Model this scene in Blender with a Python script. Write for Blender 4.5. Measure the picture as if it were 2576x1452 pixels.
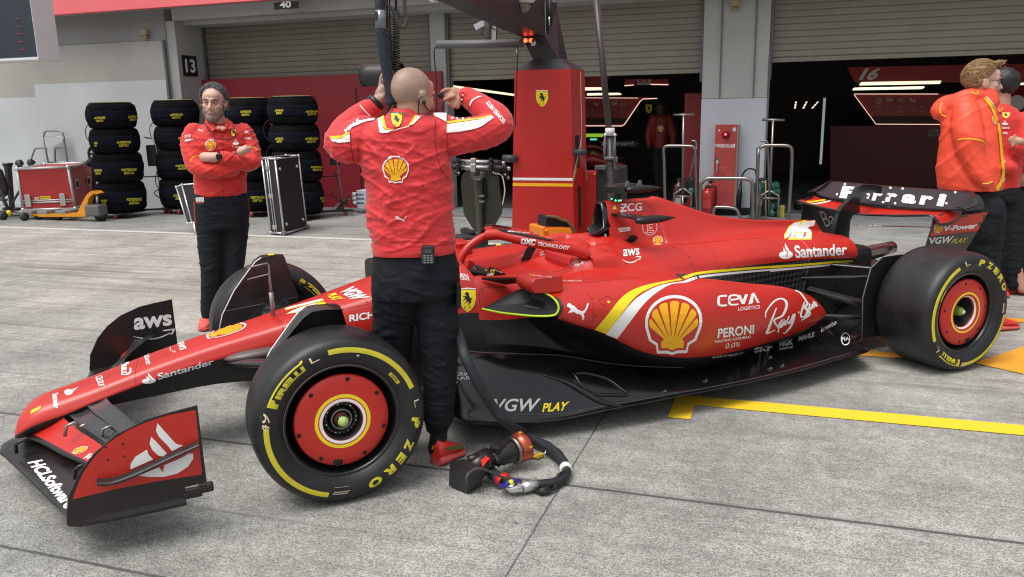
import bpy,bmesh,math,random
from mathutils import Vector,Matrix,noise
from mathutils.bvhtree import BVHTree
from mathutils.geometry import tessellate_polygon
random.seed(7)
PI=math.pi;R=math.radians
for o in list(bpy.data.objects):bpy.data.objects.remove(o)
SC=bpy.context.scene;COL=SC.collection
# ---------------------------------------------------------------- camera
# world frame: X runs back along the racing car, Y away from the pit lane, Z up; unit metre
CAM=Vector((-0.66482,-4.14669,1.59838));YAW,PITCH,ROLL=R(24.29278),R(12.42976),R(-1.19608);FPX=3241.91/4032*2576
_f=Vector((math.sin(YAW)*math.cos(PITCH),math.cos(YAW)*math.cos(PITCH),-math.sin(PITCH)))
_r=Vector((math.cos(YAW),-math.sin(YAW),0));_u=_r.cross(_f)
CR=math.cos(ROLL)*_r+math.sin(ROLL)*_u;CU=-math.sin(ROLL)*_r+math.cos(ROLL)*_u;CF=_f
cd=bpy.data.cameras.new('camera');cam=bpy.data.objects.new('camera',cd);COL.objects.link(cam)
cam.matrix_world=Matrix(((CR.x,CU.x,-CF.x,CAM.x),(CR.y,CU.y,-CF.y,CAM.y),(CR.z,CU.z,-CF.z,CAM.z),(0,0,0,1)))
cd.sensor_width=36;cd.lens=FPX/2576*36;cd.clip_end=500;cd.clip_start=.05
SC.camera=cam
# ---------------------------------------------------------------- world and sun (overcast)
W=bpy.data.worlds.new('World');SC.world=W;W.use_nodes=True
nt=W.node_tree;bg=nt.nodes['Background'];sky=nt.nodes.new('ShaderNodeTexSky')
sky.sky_type='NISHITA';sky.sun_disc=False;sky.air_density=1.6;sky.dust_density=6;sky.ozone_density=.6
SUN_EL,SUN_AZ=R(66),R(250) # azimuth measured clockwise from +Y
sky.sun_elevation=SUN_EL;sky.sun_rotation=SUN_AZ
hs=nt.nodes.new('ShaderNodeHueSaturation');hs.inputs['Saturation'].default_value=.28
nt.links.new(sky.outputs[0],hs.inputs['Color']);nt.links.new(hs.outputs[0],bg.inputs[0]);bg.inputs[1].default_value=.135
sd=bpy.data.lights.new('sun','SUN');sun=bpy.data.objects.new('sun',sd);COL.objects.link(sun)
sd.energy=1.2;sd.angle=R(34);sd.color=(1,.97,.93)
sun.rotation_euler=(PI/2-SUN_EL,0,-SUN_AZ+PI)
SC.view_settings.view_transform='Standard';SC.view_settings.look='None';SC.view_settings.gamma=1
SC.view_settings.exposure=.34
SC.cycles.filter_width=1.15
# ---------------------------------------------------------------- helpers
def ray(px,py):return CF+CR*((px-1288)/FPX)-CU*((py-726)/FPX)
YB=R(-43.00294);BD=Vector((math.cos(YB),math.sin(YB),0));BE=Vector((-math.sin(YB),math.cos(YB),0))
def bw(u,v,z=0):return BD*u+BE*v+Vector((0,0,z))
def at(px,py,X=None,Y=None,Z=None,v=None,u=None):
    d=ray(px,py)
    if X is not None:t=(X-CAM.x)/d.x
    elif Y is not None:t=(Y-CAM.y)/d.y
    elif Z is not None:t=(Z-CAM.z)/d.z
    elif v is not None:t=(v-CAM.dot(BE))/d.dot(BE)
    else:t=(u-CAM.dot(BD))/d.dot(BD)
    return CAM+d*t
def zoomf(ax,ox,oy):return lambda x,y:(x*ax+ox,y*ax+oy)
R1=zoomf(.44,0,702.8);R2=zoomf(.44,575,702.8);R3=zoomf(.44,1086.1,447.2);R4=zoomf(.44,1469.4,447.2);R5=zoomf(.44,1937.1,383.3)
R6=zoomf(.44,0,0);R7=zoomf(.44,638.9,0);R8=zoomf(.44,1277.8,0);R9=zoomf(.44,1937.1,0)
Z1=zoomf(.248,1937.1,447.2);Z2=zoomf(.248,1469.4,447.2);Z3=zoomf(.1984,1086.1,511.1);Z4=zoomf(.264,0,958.3);Z5=zoomf(.198,479.2,606.9)
ZM=zoomf(.396,766.7,127.8);ZF=zoomf(.176,447.2,178.9);ZG=zoomf(.1761,1054.2,1022.2)
# ---- materials
MATS={}
def mat(name,col,rough=.5,metal=0,coat=0,nscale=0,namt=0,bump=0,bscale=60,rvar=0,spec=.5,emit=None,estr=1,sheen=0,dirt=0,alpha=1,bdist=.004):
    if name in MATS:return MATS[name]
    m=bpy.data.materials.new(name);m.use_nodes=True;t=m.node_tree;b=t.nodes['Principled BSDF']
    b.inputs['Base Color'].default_value=(*col,1);b.inputs['Roughness'].default_value=rough;b.inputs['Metallic'].default_value=metal
    b.inputs['Coat Weight'].default_value=coat;b.inputs['Coat Roughness'].default_value=.12;b.inputs['Specular IOR Level'].default_value=spec
    if sheen:b.inputs['Sheen Weight'].default_value=sheen
    if emit:b.inputs['Emission Color'].default_value=(*emit,1);b.inputs['Emission Strength'].default_value=estr
    if alpha<1:b.inputs['Alpha'].default_value=alpha
    tc=t.nodes.new('ShaderNodeTexCoord')
    def nz(scale,det=4):
        n=t.nodes.new('ShaderNodeTexNoise');n.inputs['Scale'].default_value=scale;n.inputs['Detail'].default_value=det
        t.links.new(tc.outputs['Object'],n.inputs['Vector']);return n
    if namt:
        n=nz(nscale or 3,6);mx=t.nodes.new('ShaderNodeMixRGB');mx.blend_type='MULTIPLY';mx.inputs[0].default_value=1
        mr=t.nodes.new('ShaderNodeMapRange');mr.inputs[1].default_value=.3;mr.inputs[2].default_value=.7;mr.inputs[3].default_value=1-namt;mr.inputs[4].default_value=1+namt*.5
        t.links.new(n.outputs[0],mr.inputs[0]);mx.inputs[1].default_value=(*col,1);t.links.new(mr.outputs[0],mx.inputs[2]);t.links.new(mx.outputs[0],b.inputs['Base Color'])
    if rvar:
        n=nz(9,8);mr=t.nodes.new('ShaderNodeMapRange');mr.inputs[3].default_value=max(0,rough-rvar);mr.inputs[4].default_value=min(1,rough+rvar)
        t.links.new(n.outputs[0],mr.inputs[0]);t.links.new(mr.outputs[0],b.inputs['Roughness'])
    if bump:
        n=nz(bscale,5);bp=t.nodes.new('ShaderNodeBump');bp.inputs['Strength'].default_value=bump;bp.inputs['Distance'].default_value=bdist
        t.links.new(n.outputs[0],bp.inputs['Height']);t.links.new(bp.outputs[0],b.inputs['Normal'])
    MATS[name]=m;return m
def nodes_of(m):return m.node_tree,m.node_tree.nodes['Principled BSDF']
def creases(m,sc,dist,strength=.8,zs=2.2):
    # sharp cloth creases: ridged noise stretched across the body, added under the fine weave
    t,b=nodes_of(m);tc=t.nodes.new('ShaderNodeTexCoord');mp=t.nodes.new('ShaderNodeMapping');mp.inputs['Scale'].default_value=(sc,sc,sc*zs);mp.inputs['Rotation'].default_value=(.15,.25,0);n=t.nodes.new('ShaderNodeTexNoise');n.noise_type='RIDGED_MULTIFRACTAL';n.inputs['Scale'].default_value=1;n.inputs['Detail'].default_value=3;n.inputs['Roughness'].default_value=.45;n.inputs['Distortion'].default_value=.7
    t.links.new(tc.outputs['Object'],mp.inputs[0]);t.links.new(mp.outputs[0],n.inputs['Vector']);bp=t.nodes.new('ShaderNodeBump');bp.inputs['Strength'].default_value=strength;bp.inputs['Distance'].default_value=dist;t.links.new(n.outputs[0],bp.inputs['Height'])
    old=b.inputs['Normal'].links;
    if old:t.links.new(bp.outputs[0],old[0].from_node.inputs['Normal'])
    else:t.links.new(bp.outputs[0],b.inputs['Normal'])
RED=mat('car_red',(.50,.018,.010),.37,nscale=2.5,namt=.07,rvar=.09,spec=.5,coat=.16)
RED2=mat('panel_red',(.42,.014,.014),.5,nscale=1.5,namt=.08,rvar=.1)
WHT=mat('white_paint',(.80,.80,.80),.45);YEL=mat('yellow_paint',(.85,.66,.012),.45);GLD=mat('golden_paint',(.87,.43,.008),.45)
TYEL=mat('tyre_yellow',(.62,.55,.03),.6,nscale=20,namt=.12);FLUO=mat('fluo_yellow',(.60,.85,.02),.4)
BLK=mat('matt_black',(.007,.007,.008),.55,rvar=.1);DRK=mat('dark_void',(.004,.004,.004),.8)
CARB=mat('carbon_black',(.006,.006,.007),.22,rvar=.12,nscale=4,namt=.25,bump=.05,bscale=300,coat=.35)
CARBM=mat('carbon_matt',(.007,.007,.008),.45,rvar=.12,bump=.05,bscale=300)
RUB=mat('tyre_rubber',(.0125,.0125,.015),.44,rvar=.16,nscale=9,namt=.5,bump=.15,bscale=120)
STL=mat('steel',(.55,.54,.52),.3,1,rvar=.1);STLD=mat('worn_steel',(.30,.29,.28),.38,1,rvar=.12);ALU=mat('aluminium',(.62,.63,.64),.42,.9,nscale=8,namt=.15,rvar=.12)
GRY=mat('grey_plastic',(.12,.12,.125),.5);ORG=mat('orange_plastic',(.85,.22,.01),.45);GRN=mat('green_paint',(.02,.28,.06),.5)
# checkered carbon weave
CHK=mat('carbon_weave',(.02,.02,.02),.28)
t_,b_=nodes_of(CHK);c_=t_.nodes.new('ShaderNodeTexChecker');tc_=t_.nodes.new('ShaderNodeTexCoord');mp_=t_.nodes.new('ShaderNodeMapping')
mp_.inputs['Rotation'].default_value=(0,R(45),0);mp_.inputs['Scale'].default_value=(1,0,1);c_.inputs['Scale'].default_value=38;c_.inputs['Color1'].default_value=(.008,.008,.008,1);c_.inputs['Color2'].default_value=(.05,.05,.052,1)
t_.links.new(tc_.outputs['Object'],mp_.inputs[0]);t_.links.new(mp_.outputs[0],c_.inputs[0]);t_.links.new(c_.outputs[0],b_.inputs['Base Color'])
# ---- mesh builder (always in world coordinates)
class MB:
    def __init__(s):s.v=[];s.f=[];s.m=[];s.mats=[];s.sm=[]
    def mi(s,m):
        if m not in s.mats:s.mats.append(m)
        return s.mats.index(m)
    def add(s,vs,fs,m,smooth=False):
        o=len(s.v);s.v+=[Vector(p)for p in vs];k=s.mi(m)if not isinstance(m,(list,tuple))else None
        for i,f in enumerate(fs):
            s.f.append([a+o for a in f]);s.m.append(k if k is not None else s.mi(m[i]));s.sm.append(smooth)
        return s
    def box(s,c,d,m,M=None,bev=0,rz=0):
        hx,hy,hz=d[0]/2,d[1]/2,d[2]/2;bm=bmesh.new();bmesh.ops.create_cube(bm,size=1)
        for q in bm.verts:q.co=Vector((q.co.x*d[0],q.co.y*d[1],q.co.z*d[2]))
        if bev:bmesh.ops.bevel(bm,geom=bm.edges[:],offset=min(bev,min(d)*.45),segments=2,affect='EDGES',profile=.5)
        T=Matrix.Translation(Vector(c))@(M.to_4x4()if M else Matrix.Rotation(rz,4,'Z'))
        return s.bm(bm,m,T)
    def bm(s,bm,m,T=None,smooth=False):
        bm.verts.index_update();s.add([(T@q.co)if T else q.co.copy()for q in bm.verts],[[a.index for a in f.verts]for f in bm.faces],m,smooth);bm.free();return s
    def tube(s,pts,r,m,n=10,cap=True,flat=1,up=None):
        pts=[Vector(p)for p in pts];rs=r if isinstance(r,(list,tuple))else[r]*len(pts)
        vs=[];fs=[];pu=None
        for i,p in enumerate(pts):
            d=(pts[min(i+1,len(pts)-1)]-pts[max(i-1,0)]).normalized()
            if pu is None:
                a=Vector(up)if up else(Vector((0,0,1))if abs(d.z)<.9 else Vector((1,0,0)))
            else:a=pu
            a=(a-d*a.dot(d)).normalized();pu=a;b=d.cross(a)
            for k in range(n):
                t=2*PI*k/n;vs.append(p+a*(math.cos(t)*rs[i]*flat)+b*(math.sin(t)*rs[i]))
        for i in range(len(pts)-1):
            for k in range(n):fs.append([i*n+k,i*n+(k+1)%n,(i+1)*n+(k+1)%n,(i+1)*n+k])
        if cap:fs.append(list(range(n))[::-1]);fs.append([(len(pts)-1)*n+k for k in range(n)])
        return s.add(vs,fs,m,True)
    def lathe(s,prof,m,c=(0,0,0),axis=(0,1,0),n=64,mf=None,a0=0):
        # prof: [(axial, radius)...]; m one material or list per profile segment
        ax=Vector(axis).normalized();a=Vector((0,0,1))if abs(ax.z)<.9 else Vector((1,0,0));a=(a-ax*a.dot(ax)).normalized();b=ax.cross(a);c=Vector(c)
        vs=[c+ax*h+(a*math.cos(a0+2*PI*k/n)+b*math.sin(a0+2*PI*k/n))*rr for h,rr in prof for k in range(n)];fs=[];ms=[]
        for i in range(len(prof)-1):
            for k in range(n):
                fs.append([i*n+k,i*n+(k+1)%n,(i+1)*n+(k+1)%n,(i+1)*n+k]);ms.append(m[i]if isinstance(m,list)else m)
        return s.add(vs,fs,ms,True)
    def grid(s,rows,m,closed=False,smooth=True,mf=None):
        n=len(rows[0]);vs=[p for r_ in rows for p in r_];fs=[];ms=[]
        for i in range(len(rows)-1):
            for k in range(n if closed else n-1):
                k2=(k+1)%n;fs.append([i*n+k,i*n+k2,(i+1)*n+k2,(i+1)*n+k]);ms.append(mf(i,k)if mf else m)
        return s.add(vs,fs,ms,smooth)
    def prism(s,poly,dvec,m,m2=None,smooth=False):
        poly=[Vector(p)for p in poly];d=Vector(dvec);n=len(poly)
        tri=tessellate_polygon([poly]);s.add(poly+[p+d for p in poly],[list(t)for t in tri]+[[a+n for a in t][::-1]for t in tri],m)
        q=[p for p in poly]+[p+d for p in poly]
        return s.add(q,[[i,(i+1)%n,n+(i+1)%n,n+i]for i in range(n)],m2 or m,smooth)
    def sphere(s,c,r,m,seg=16,M=None):
        bm=bmesh.new();bmesh.ops.create_uvsphere(bm,u_segments=seg,v_segments=max(6,seg//2),radius=1);rr=r if isinstance(r,(tuple,list))else(r,r,r)
        T=Matrix.Translation(Vector(c))@(M.to_4x4()if M else Matrix())@Matrix.Diagonal((*rr,1));return s.bm(bm,m,T,True)
    def bvh(s):return BVHTree.FromPolygons([tuple(p)for p in s.v],s.f)
    def build(s,name,parent=None,recalc=True,sub=0):
        me=bpy.data.meshes.new(name);vs=s.v
        if parent is not None:
            Mi=WM[parent.name].inverted();vs=[Mi@p for p in vs]
        me.from_pydata([tuple(p)for p in vs],[],s.f)
        for m in s.mats:me.materials.append(m)
        me.polygons.foreach_set('material_index',s.m);me.polygons.foreach_set('use_smooth',s.sm)
        if recalc:
            bm=bmesh.new();bm.from_mesh(me);bmesh.ops.recalc_face_normals(bm,faces=bm.faces);bm.to_mesh(me);bm.free()
        me.update()
        o=bpy.data.objects.new(name,me);COL.objects.link(o)
        if parent is not None:o.parent=parent;WM[o.name]=WM[parent.name].copy()
        else:WM[o.name]=Matrix()
        if sub:
            q=o.modifiers.new('sub','SUBSURF');q.levels=sub;q.render_levels=sub
        return o
WM={}
def tag(o,label=None,cat=None,group=None,kind=None):
    for k,v_ in(('label',label),('category',cat),('group',group),('kind',kind)):
        if v_:o[k]=v_
    return o
def thing(name,label,cat,loc=(0,0,0),rz=0,group=None):
    o=bpy.data.objects.new(name,None);COL.objects.link(o);o.empty_display_size=.1;o.location=loc;o.rotation_euler=(0,0,rz)
    WM[o.name]=Matrix.Translation(Vector(loc))@Matrix.Rotation(rz,4,'Z');return tag(o,label,cat,group)
def solo(name,mb,label,cat,loc,rz=0,group=None,kind=None):
    # a thing that is one mesh, its origin at its base
    p=bpy.data.objects.new('tmp',None);WM['tmp']=Matrix.Translation(Vector(loc))@Matrix.Rotation(rz,4,'Z')
    me_v=[WM['tmp'].inverted()@q for q in mb.v];keep=mb.v;mb.v=me_v;o=mb.build(name);mb.v=keep;bpy.data.objects.remove(p)
    o.location=loc;o.rotation_euler=(0,0,rz);WM[o.name]=Matrix.Translation(Vector(loc))@Matrix.Rotation(rz,4,'Z');return tag(o,label,cat,group,kind)
def dup(root,loc,rz,label=None):
    def cp(o,par):
        c=o.copy();COL.objects.link(c);c.parent=par
        for ch in o.children:cp(ch,c)
        return c
    r_=cp(root,None);r_.location=loc;r_.rotation_euler=(0,0,rz)
    if label:r_['label']=label
    return r_
# ---- interpolation
def cr(p0,p1,p2,p3,t):
    return[.5*((2*b)+(-a+c)*t+(2*a-5*b+4*c-d)*t*t+(-a+3*b-3*c+d)*t*t*t)for a,b,c,d in zip(p0,p1,p2,p3)]
def spline(pts,n):
    out=[];L=len(pts)
    for i in range(L-1):
        for k in range(n):out.append(cr(pts[max(i-1,0)],pts[i],pts[i+1],pts[min(i+2,L-1)],k/n))
    out.append(list(pts[-1]));return out
def lerp(a,b,t):return a+(b-a)*t
# ---- 2D artwork: list of (verts2d, tris) in a unit box, mapped on to surfaces
_fc={}
def text2d(txt,bold=0,shear=0,aspect=None):
    key=(txt,bold,shear)
    if key in _fc:return _fc[key]
    cu=bpy.data.curves.new('t','FONT');cu.body=txt;cu.size=1;cu.offset=bold;cu.resolution_u=4;cu.fill_mode='BOTH';cu.space_line=.85
    cu.align_x='CENTER' if '\n' in txt else 'LEFT'
    ob=bpy.data.objects.new('t',cu);COL.objects.link(ob);dg=bpy.context.evaluated_depsgraph_get();me=bpy.data.meshes.new_from_object(ob.evaluated_get(dg))
    vs=[(p.co.x+shear*p.co.y,p.co.y)for p in me.vertices];fs=[list(p.vertices)for p in me.polygons]
    bpy.data.objects.remove(ob);bpy.data.curves.remove(cu);bpy.data.meshes.remove(me)
    x0=min(a for a,b in vs);x1=max(a for a,b in vs);y0=min(b for a,b in vs);y1=max(b for a,b in vs)
    vs=[((a-x0)/(x1-x0),(b-y0)/(y1-y0))for a,b in vs];_fc[key]=(vs,fs,(x1-x0)/(y1-y0));return _fc[key]
def poly2d(loops):
    L=[[Vector((a,b,0))for a,b in lp]for lp in loops];tri=tessellate_polygon(L);vs=[(p.x,p.y)for lp in L for p in lp]
    return vs,[list(t)for t in tri],1
def ell(cx,cy,rx,ry,a0=0,a1=360,n=40):return[(cx+rx*math.cos(R(a0+(a1-a0)*i/n)),cy+ry*math.sin(R(a0+(a1-a0)*i/n)))for i in range(n+1)][:n if a1-a0==360 else n+1]
def slice2d(art,n,m):
    bm=bmesh.new();vs=[bm.verts.new((a,b,0))for a,b in art[0]]
    for f in art[1]:
        try:bm.faces.new([vs[i]for i in f])
        except Exception:pass
    for ax,k in((0,n),(1,m)):
        lo=min(v.co[ax]for v in bm.verts);hi=max(v.co[ax]for v in bm.verts)
        for i in range(1,k):
            no=Vector((1,0,0))if ax==0 else Vector((0,1,0));co=Vector((0,0,0));co[ax]=lo+(hi-lo)*i/k
            bmesh.ops.bisect_plane(bm,geom=bm.verts[:]+bm.edges[:]+bm.faces[:],plane_co=co,plane_no=no,dist=1e-6)
    bm.verts.index_update();out=([(v.co.x,v.co.y)for v in bm.verts],[[v.index for v in f.verts]for f in bm.faces]);bm.free();return out
def bil(q,s,t):
    # q: four corners bottom-left, bottom-right, top-right, top-left
    a=[lerp(x,y,s)for x,y in zip(q[0],q[1])];b=[lerp(x,y,s)for x,y in zip(q[3],q[2])];return tuple(lerp(x,y,t)for x,y in zip(a,b))
def emboss(mb,art,fn,m,n=1,k=1):
    """art mapped by fn(s,t)->world point or None"""
    vs,fs=slice2d(art,n,k)if(n>1 or k>1)else art[:2]
    P_=[fn(a,b)for a,b in vs];idx={};out=[]
    for i,p in enumerate(P_):
        if p is not None:idx[i]=len(out);out.append(p)
    mb.add(out,[[idx[i]for i in f]for f in fs if all(i in idx for i in f)],m)
def on_surf(bvh,quad,off=.0016,back=0,maxd=None):
    """the artwork lies on a real surface: its corners are given where they stand in the photograph"""
    def fn(s,t):
        px,py=quad(s,t)if callable(quad)else bil(quad,s,t)
        d=ray(px,py).normalized();h=bvh.ray_cast(CAM,d)
        if h[0]is None:return None
        nrm=h[1]if h[1].dot(d)<0 else-h[1]
        if abs(nrm.dot(d))<.04:return None
        return h[0]+nrm*off
    return fn
def on_quad(P0,P1,P2,P3,off=.002):
    P0,P1,P2,P3=map(Vector,(P0,P1,P2,P3));nrm=(P1-P0).cross(P3-P0).normalized()*off
    return lambda s,t:(P0.lerp(P1,s)).lerp(P3.lerp(P2,s),t)+nrm
def pxart(mb,bvh,loops,m,n=6,k=6,off=.0016):
    """polygon given by outline points in photograph pixels, laid on the surface"""
    emboss(mb,poly2d(loops),on_surf(bvh,lambda s,t:(s,t),off),m,n,k)
def ribbon(mb,bvh,A,B,m,off=.0014,n=8):
    A=spline(A,n);B=spline(B,n);L=min(len(A),len(B));f=on_surf(bvh,lambda s,t:(s,t),off);rows=[]
    for i in range(L):
        r_=[f(lerp(A[i][0],B[i][0],t),lerp(A[i][1],B[i][1],t))for t in(0,.25,.5,.75,1)]
        if any(p is None for p in r_):
            if len(rows)>1:mb.grid(rows,m,smooth=True)
            rows=[];continue
        if rows and(rows[-1][2]-r_[2]).length>.15:
            if len(rows)>1:mb.grid(rows,m,smooth=True)
            rows=[]
        rows.append(r_)
    if len(rows)>1:mb.grid(rows,m,smooth=True)
# ---- emblem shapes in a unit box
def art_shell(rim=False):
    # scallop: returns list of (art, role)
    c=(.5,.30);rays=[]
    out=[(.5+.5*math.cos(R(a)),.5+.46*math.sin(R(a)))for a in[200-i*(220/24)for i in range(25)]]
    outer=[(.22,.0),(.20,.14),(.07,.22)]+[(.5+.5*math.cos(R(a)),.52+.48*math.sin(R(a)))for a in[200-i*10 for i in range(23)]]+[(.93,.22),(.80,.14),(.78,.0),(.60,.0),(.5,-.03),(.40,.0)]
    sc=lambda pts,f:[(.5+(x-.5)*f,.48+(y-.48)*f)for x,y in pts]
    white=poly2d([outer,sc(outer,.90)]);red=poly2d([sc(outer,.90)])
    fans=[];base=(.5,.02)
    for i in range(7):
        a0=158-i*(136/7)-1.6;a1=158-(i+1)*(136/7)+1.6;L=[.0]
        q=[(base[0]+.05*math.cos(R(a0)),base[1]+.13),(base[0]+.05*math.cos(R(a1)),base[1]+.13)]
        def rim_(a): # where the ray meets the inner outline
            return .5+.40*math.cos(R(a)),.50+.37*math.sin(R(a))
        b0=-20+200*(i)/7;pts=[]
        for k in range(5):
            a=R(190-(i*(200/7)+3+k*(200/7-6)/4));rr=1+(.05 if 0<k<4 else 0)
            pts.append((.5+.41*rr*math.cos(a),.50+.38*rr*math.sin(a)))
        fans.append(poly2d([[q[0]]+pts+[q[1]]]))
    fans.append(poly2d([[(.30,.09),(.29,.20),(.40,.30),(.60,.30),(.71,.20),(.70,.09),(.58,.09),(.5,.05),(.42,.09)]]))
    return white,red,fans
def put_shell(mb,fn,n=6,red=None,dz=0):
    w,r_,fans=art_shell();emboss(mb,r_,fn(0),red or RED,n,n);emboss(mb,w,fn(.0008),WHT,n,n)
    for f in fans:emboss(mb,f,fn(.0012),GLD,max(2,n-1),max(2,n-1))
def art_flame():
    a=poly2d([[(.0,.30)]+[(.5+.5*math.cos(R(t)),.22+.22*math.sin(R(t)))for t in range(190,372,12)]+[(.99,.32),(.92,.40),(.80,.47),(.72,.40),(.52,.10),(.50,.0+.12),(.36,.42),(.22,.46),(.08,.40)]])
    b=poly2d([[(.30,.48),(.34,.66),(.44,.46),(.62,.22),(.56,.14),(.40,.30)]])
    c=poly2d([[(.46,.72),(.50,1.0),(.62,.78),(.82,.52),(.74,.44),(.66,.34),(.54,.5),(.46,.62)]])
    return[a,b,c]
def art_flame2():
    # flame over an oval, drawn from the emblem on the wing end plate
    oval=[(.5+.5*math.cos(R(t)),.25+.25*math.sin(R(t)))for t in range(0,360,10)]
    body=[(.5+.5*math.cos(R(t)),.25+.25*math.sin(R(t)))for t in range(125,401,11)]+[(.80,.47),(.70,.50),(.69,.40)]+[(.66,.30),(.52,.08),(.54,.20),(.42,.34),(.27,.45)]
    f1=[(.31,.52),(.33,.74),(.40,.60),(.60,.37),(.63,.26),(.50,.28),(.36,.40)]
    f2=[(.42,.80),(.44,.99),(.54,.82),(.70,.60),(.74,.47),(.68,.38),(.56,.54),(.46,.66)]
    return[poly2d([body]),poly2d([f1]),poly2d([f2])]
def art_cat():
    return poly2d([[(.0,.78),(.05,.96),(.14,.98),(.20,.88),(.34,.80),(.52,.58),(.68,.50),(.80,.56),(.88,.74),(.92,.92),(1.0,1.0),(.99,.88),(.93,.66),(.84,.44),(.76,.34),(.80,.20),(.78,.02),(.70,.0),(.71,.14),(.66,.26),(.58,.34),(.44,.36),(.32,.48),(.24,.42),(.16,.44),(.10,.38),(.06,.44),(.14,.54),(.18,.62),(.12,.70)]])
def art_shield():return poly2d([[(.02,.98),(.5,1.0),(.98,.98),(1.0,.60),(.90,.30),(.70,.10),(.5,.0),(.30,.10),(.10,.30),(.0,.60)]])
def art_horse():
    return poly2d([[(.40,.98),(.50,1.0),(.56,.92),(.62,.80),(.62,.70),(.70,.62),(.74,.52),(.84,.56),(.90,.66),(.88,.50),(.80,.44),(.76,.40),(.80,.30),(.72,.20),(.62,.10),(.56,.02),(.50,.02),(.56,.14),(.60,.24),(.54,.32),(.48,.30),(.40,.22),(.28,.18),(.22,.14),(.24,.20),(.36,.28),(.42,.38),(.34,.46),(.22,.44),(.16,.36),(.12,.40),(.18,.50),(.30,.54),(.22,.62),(.12,.64),(.10,.72),(.16,.70),(.30,.68),(.38,.74),(.34,.80),(.22,.82),(.26,.88)]])
def put_shield(mb,fn,n=3,letters=True):
    sh=art_shield();emboss(mb,sh,fn(0),YEL,n,n);emboss(mb,art_horse(),(lambda g:(lambda s,t:g(.14+s*.72,.28+t*.62)))(fn(.0008)),BLK,n,n)
    g=fn(.0008);emboss(mb,poly2d([[(.0,1.0),(.5,1.03),(1,1.0),(1,1.05),(.5,1.08),(0,1.05)]]),g,WHT,n,1)
    if letters:
        tx=text2d('S');emboss(mb,tx,lambda s,t:g(.28+s*.12,.14+t*.12),BLK);tx=text2d('F',0,.3);emboss(mb,tx,lambda s,t:g(.56+s*.14,.14+t*.12),BLK)
def art_arrow():
    A=[];B=[]
    for i in range(17):
        s=i/16;x=.02+.86*s;y=.55-.55*math.sin(PI*min(1,s*.98+.02));w=.03+.16*math.sin(PI*min(1,s+.05)*.85)
        A.append((x,y+w*.5));B.append((x,y-w*.5))
    return[poly2d([A+B[::-1]]),poly2d([[(.74,.80),(.98,.86),(1.0,.96),(.70,.96)]]),poly2d([[(.92,.92),(1.0,.96),(.94,.42),(.88,.36),(.93,.62)]])]
def put_text(mb,bvh,txt,quad,m,bold=0,shear=0,n=6,k=2,off=.0016):emboss(mb,text2d(txt,bold,shear),on_surf(bvh,quad,off),m,n,k)
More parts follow.
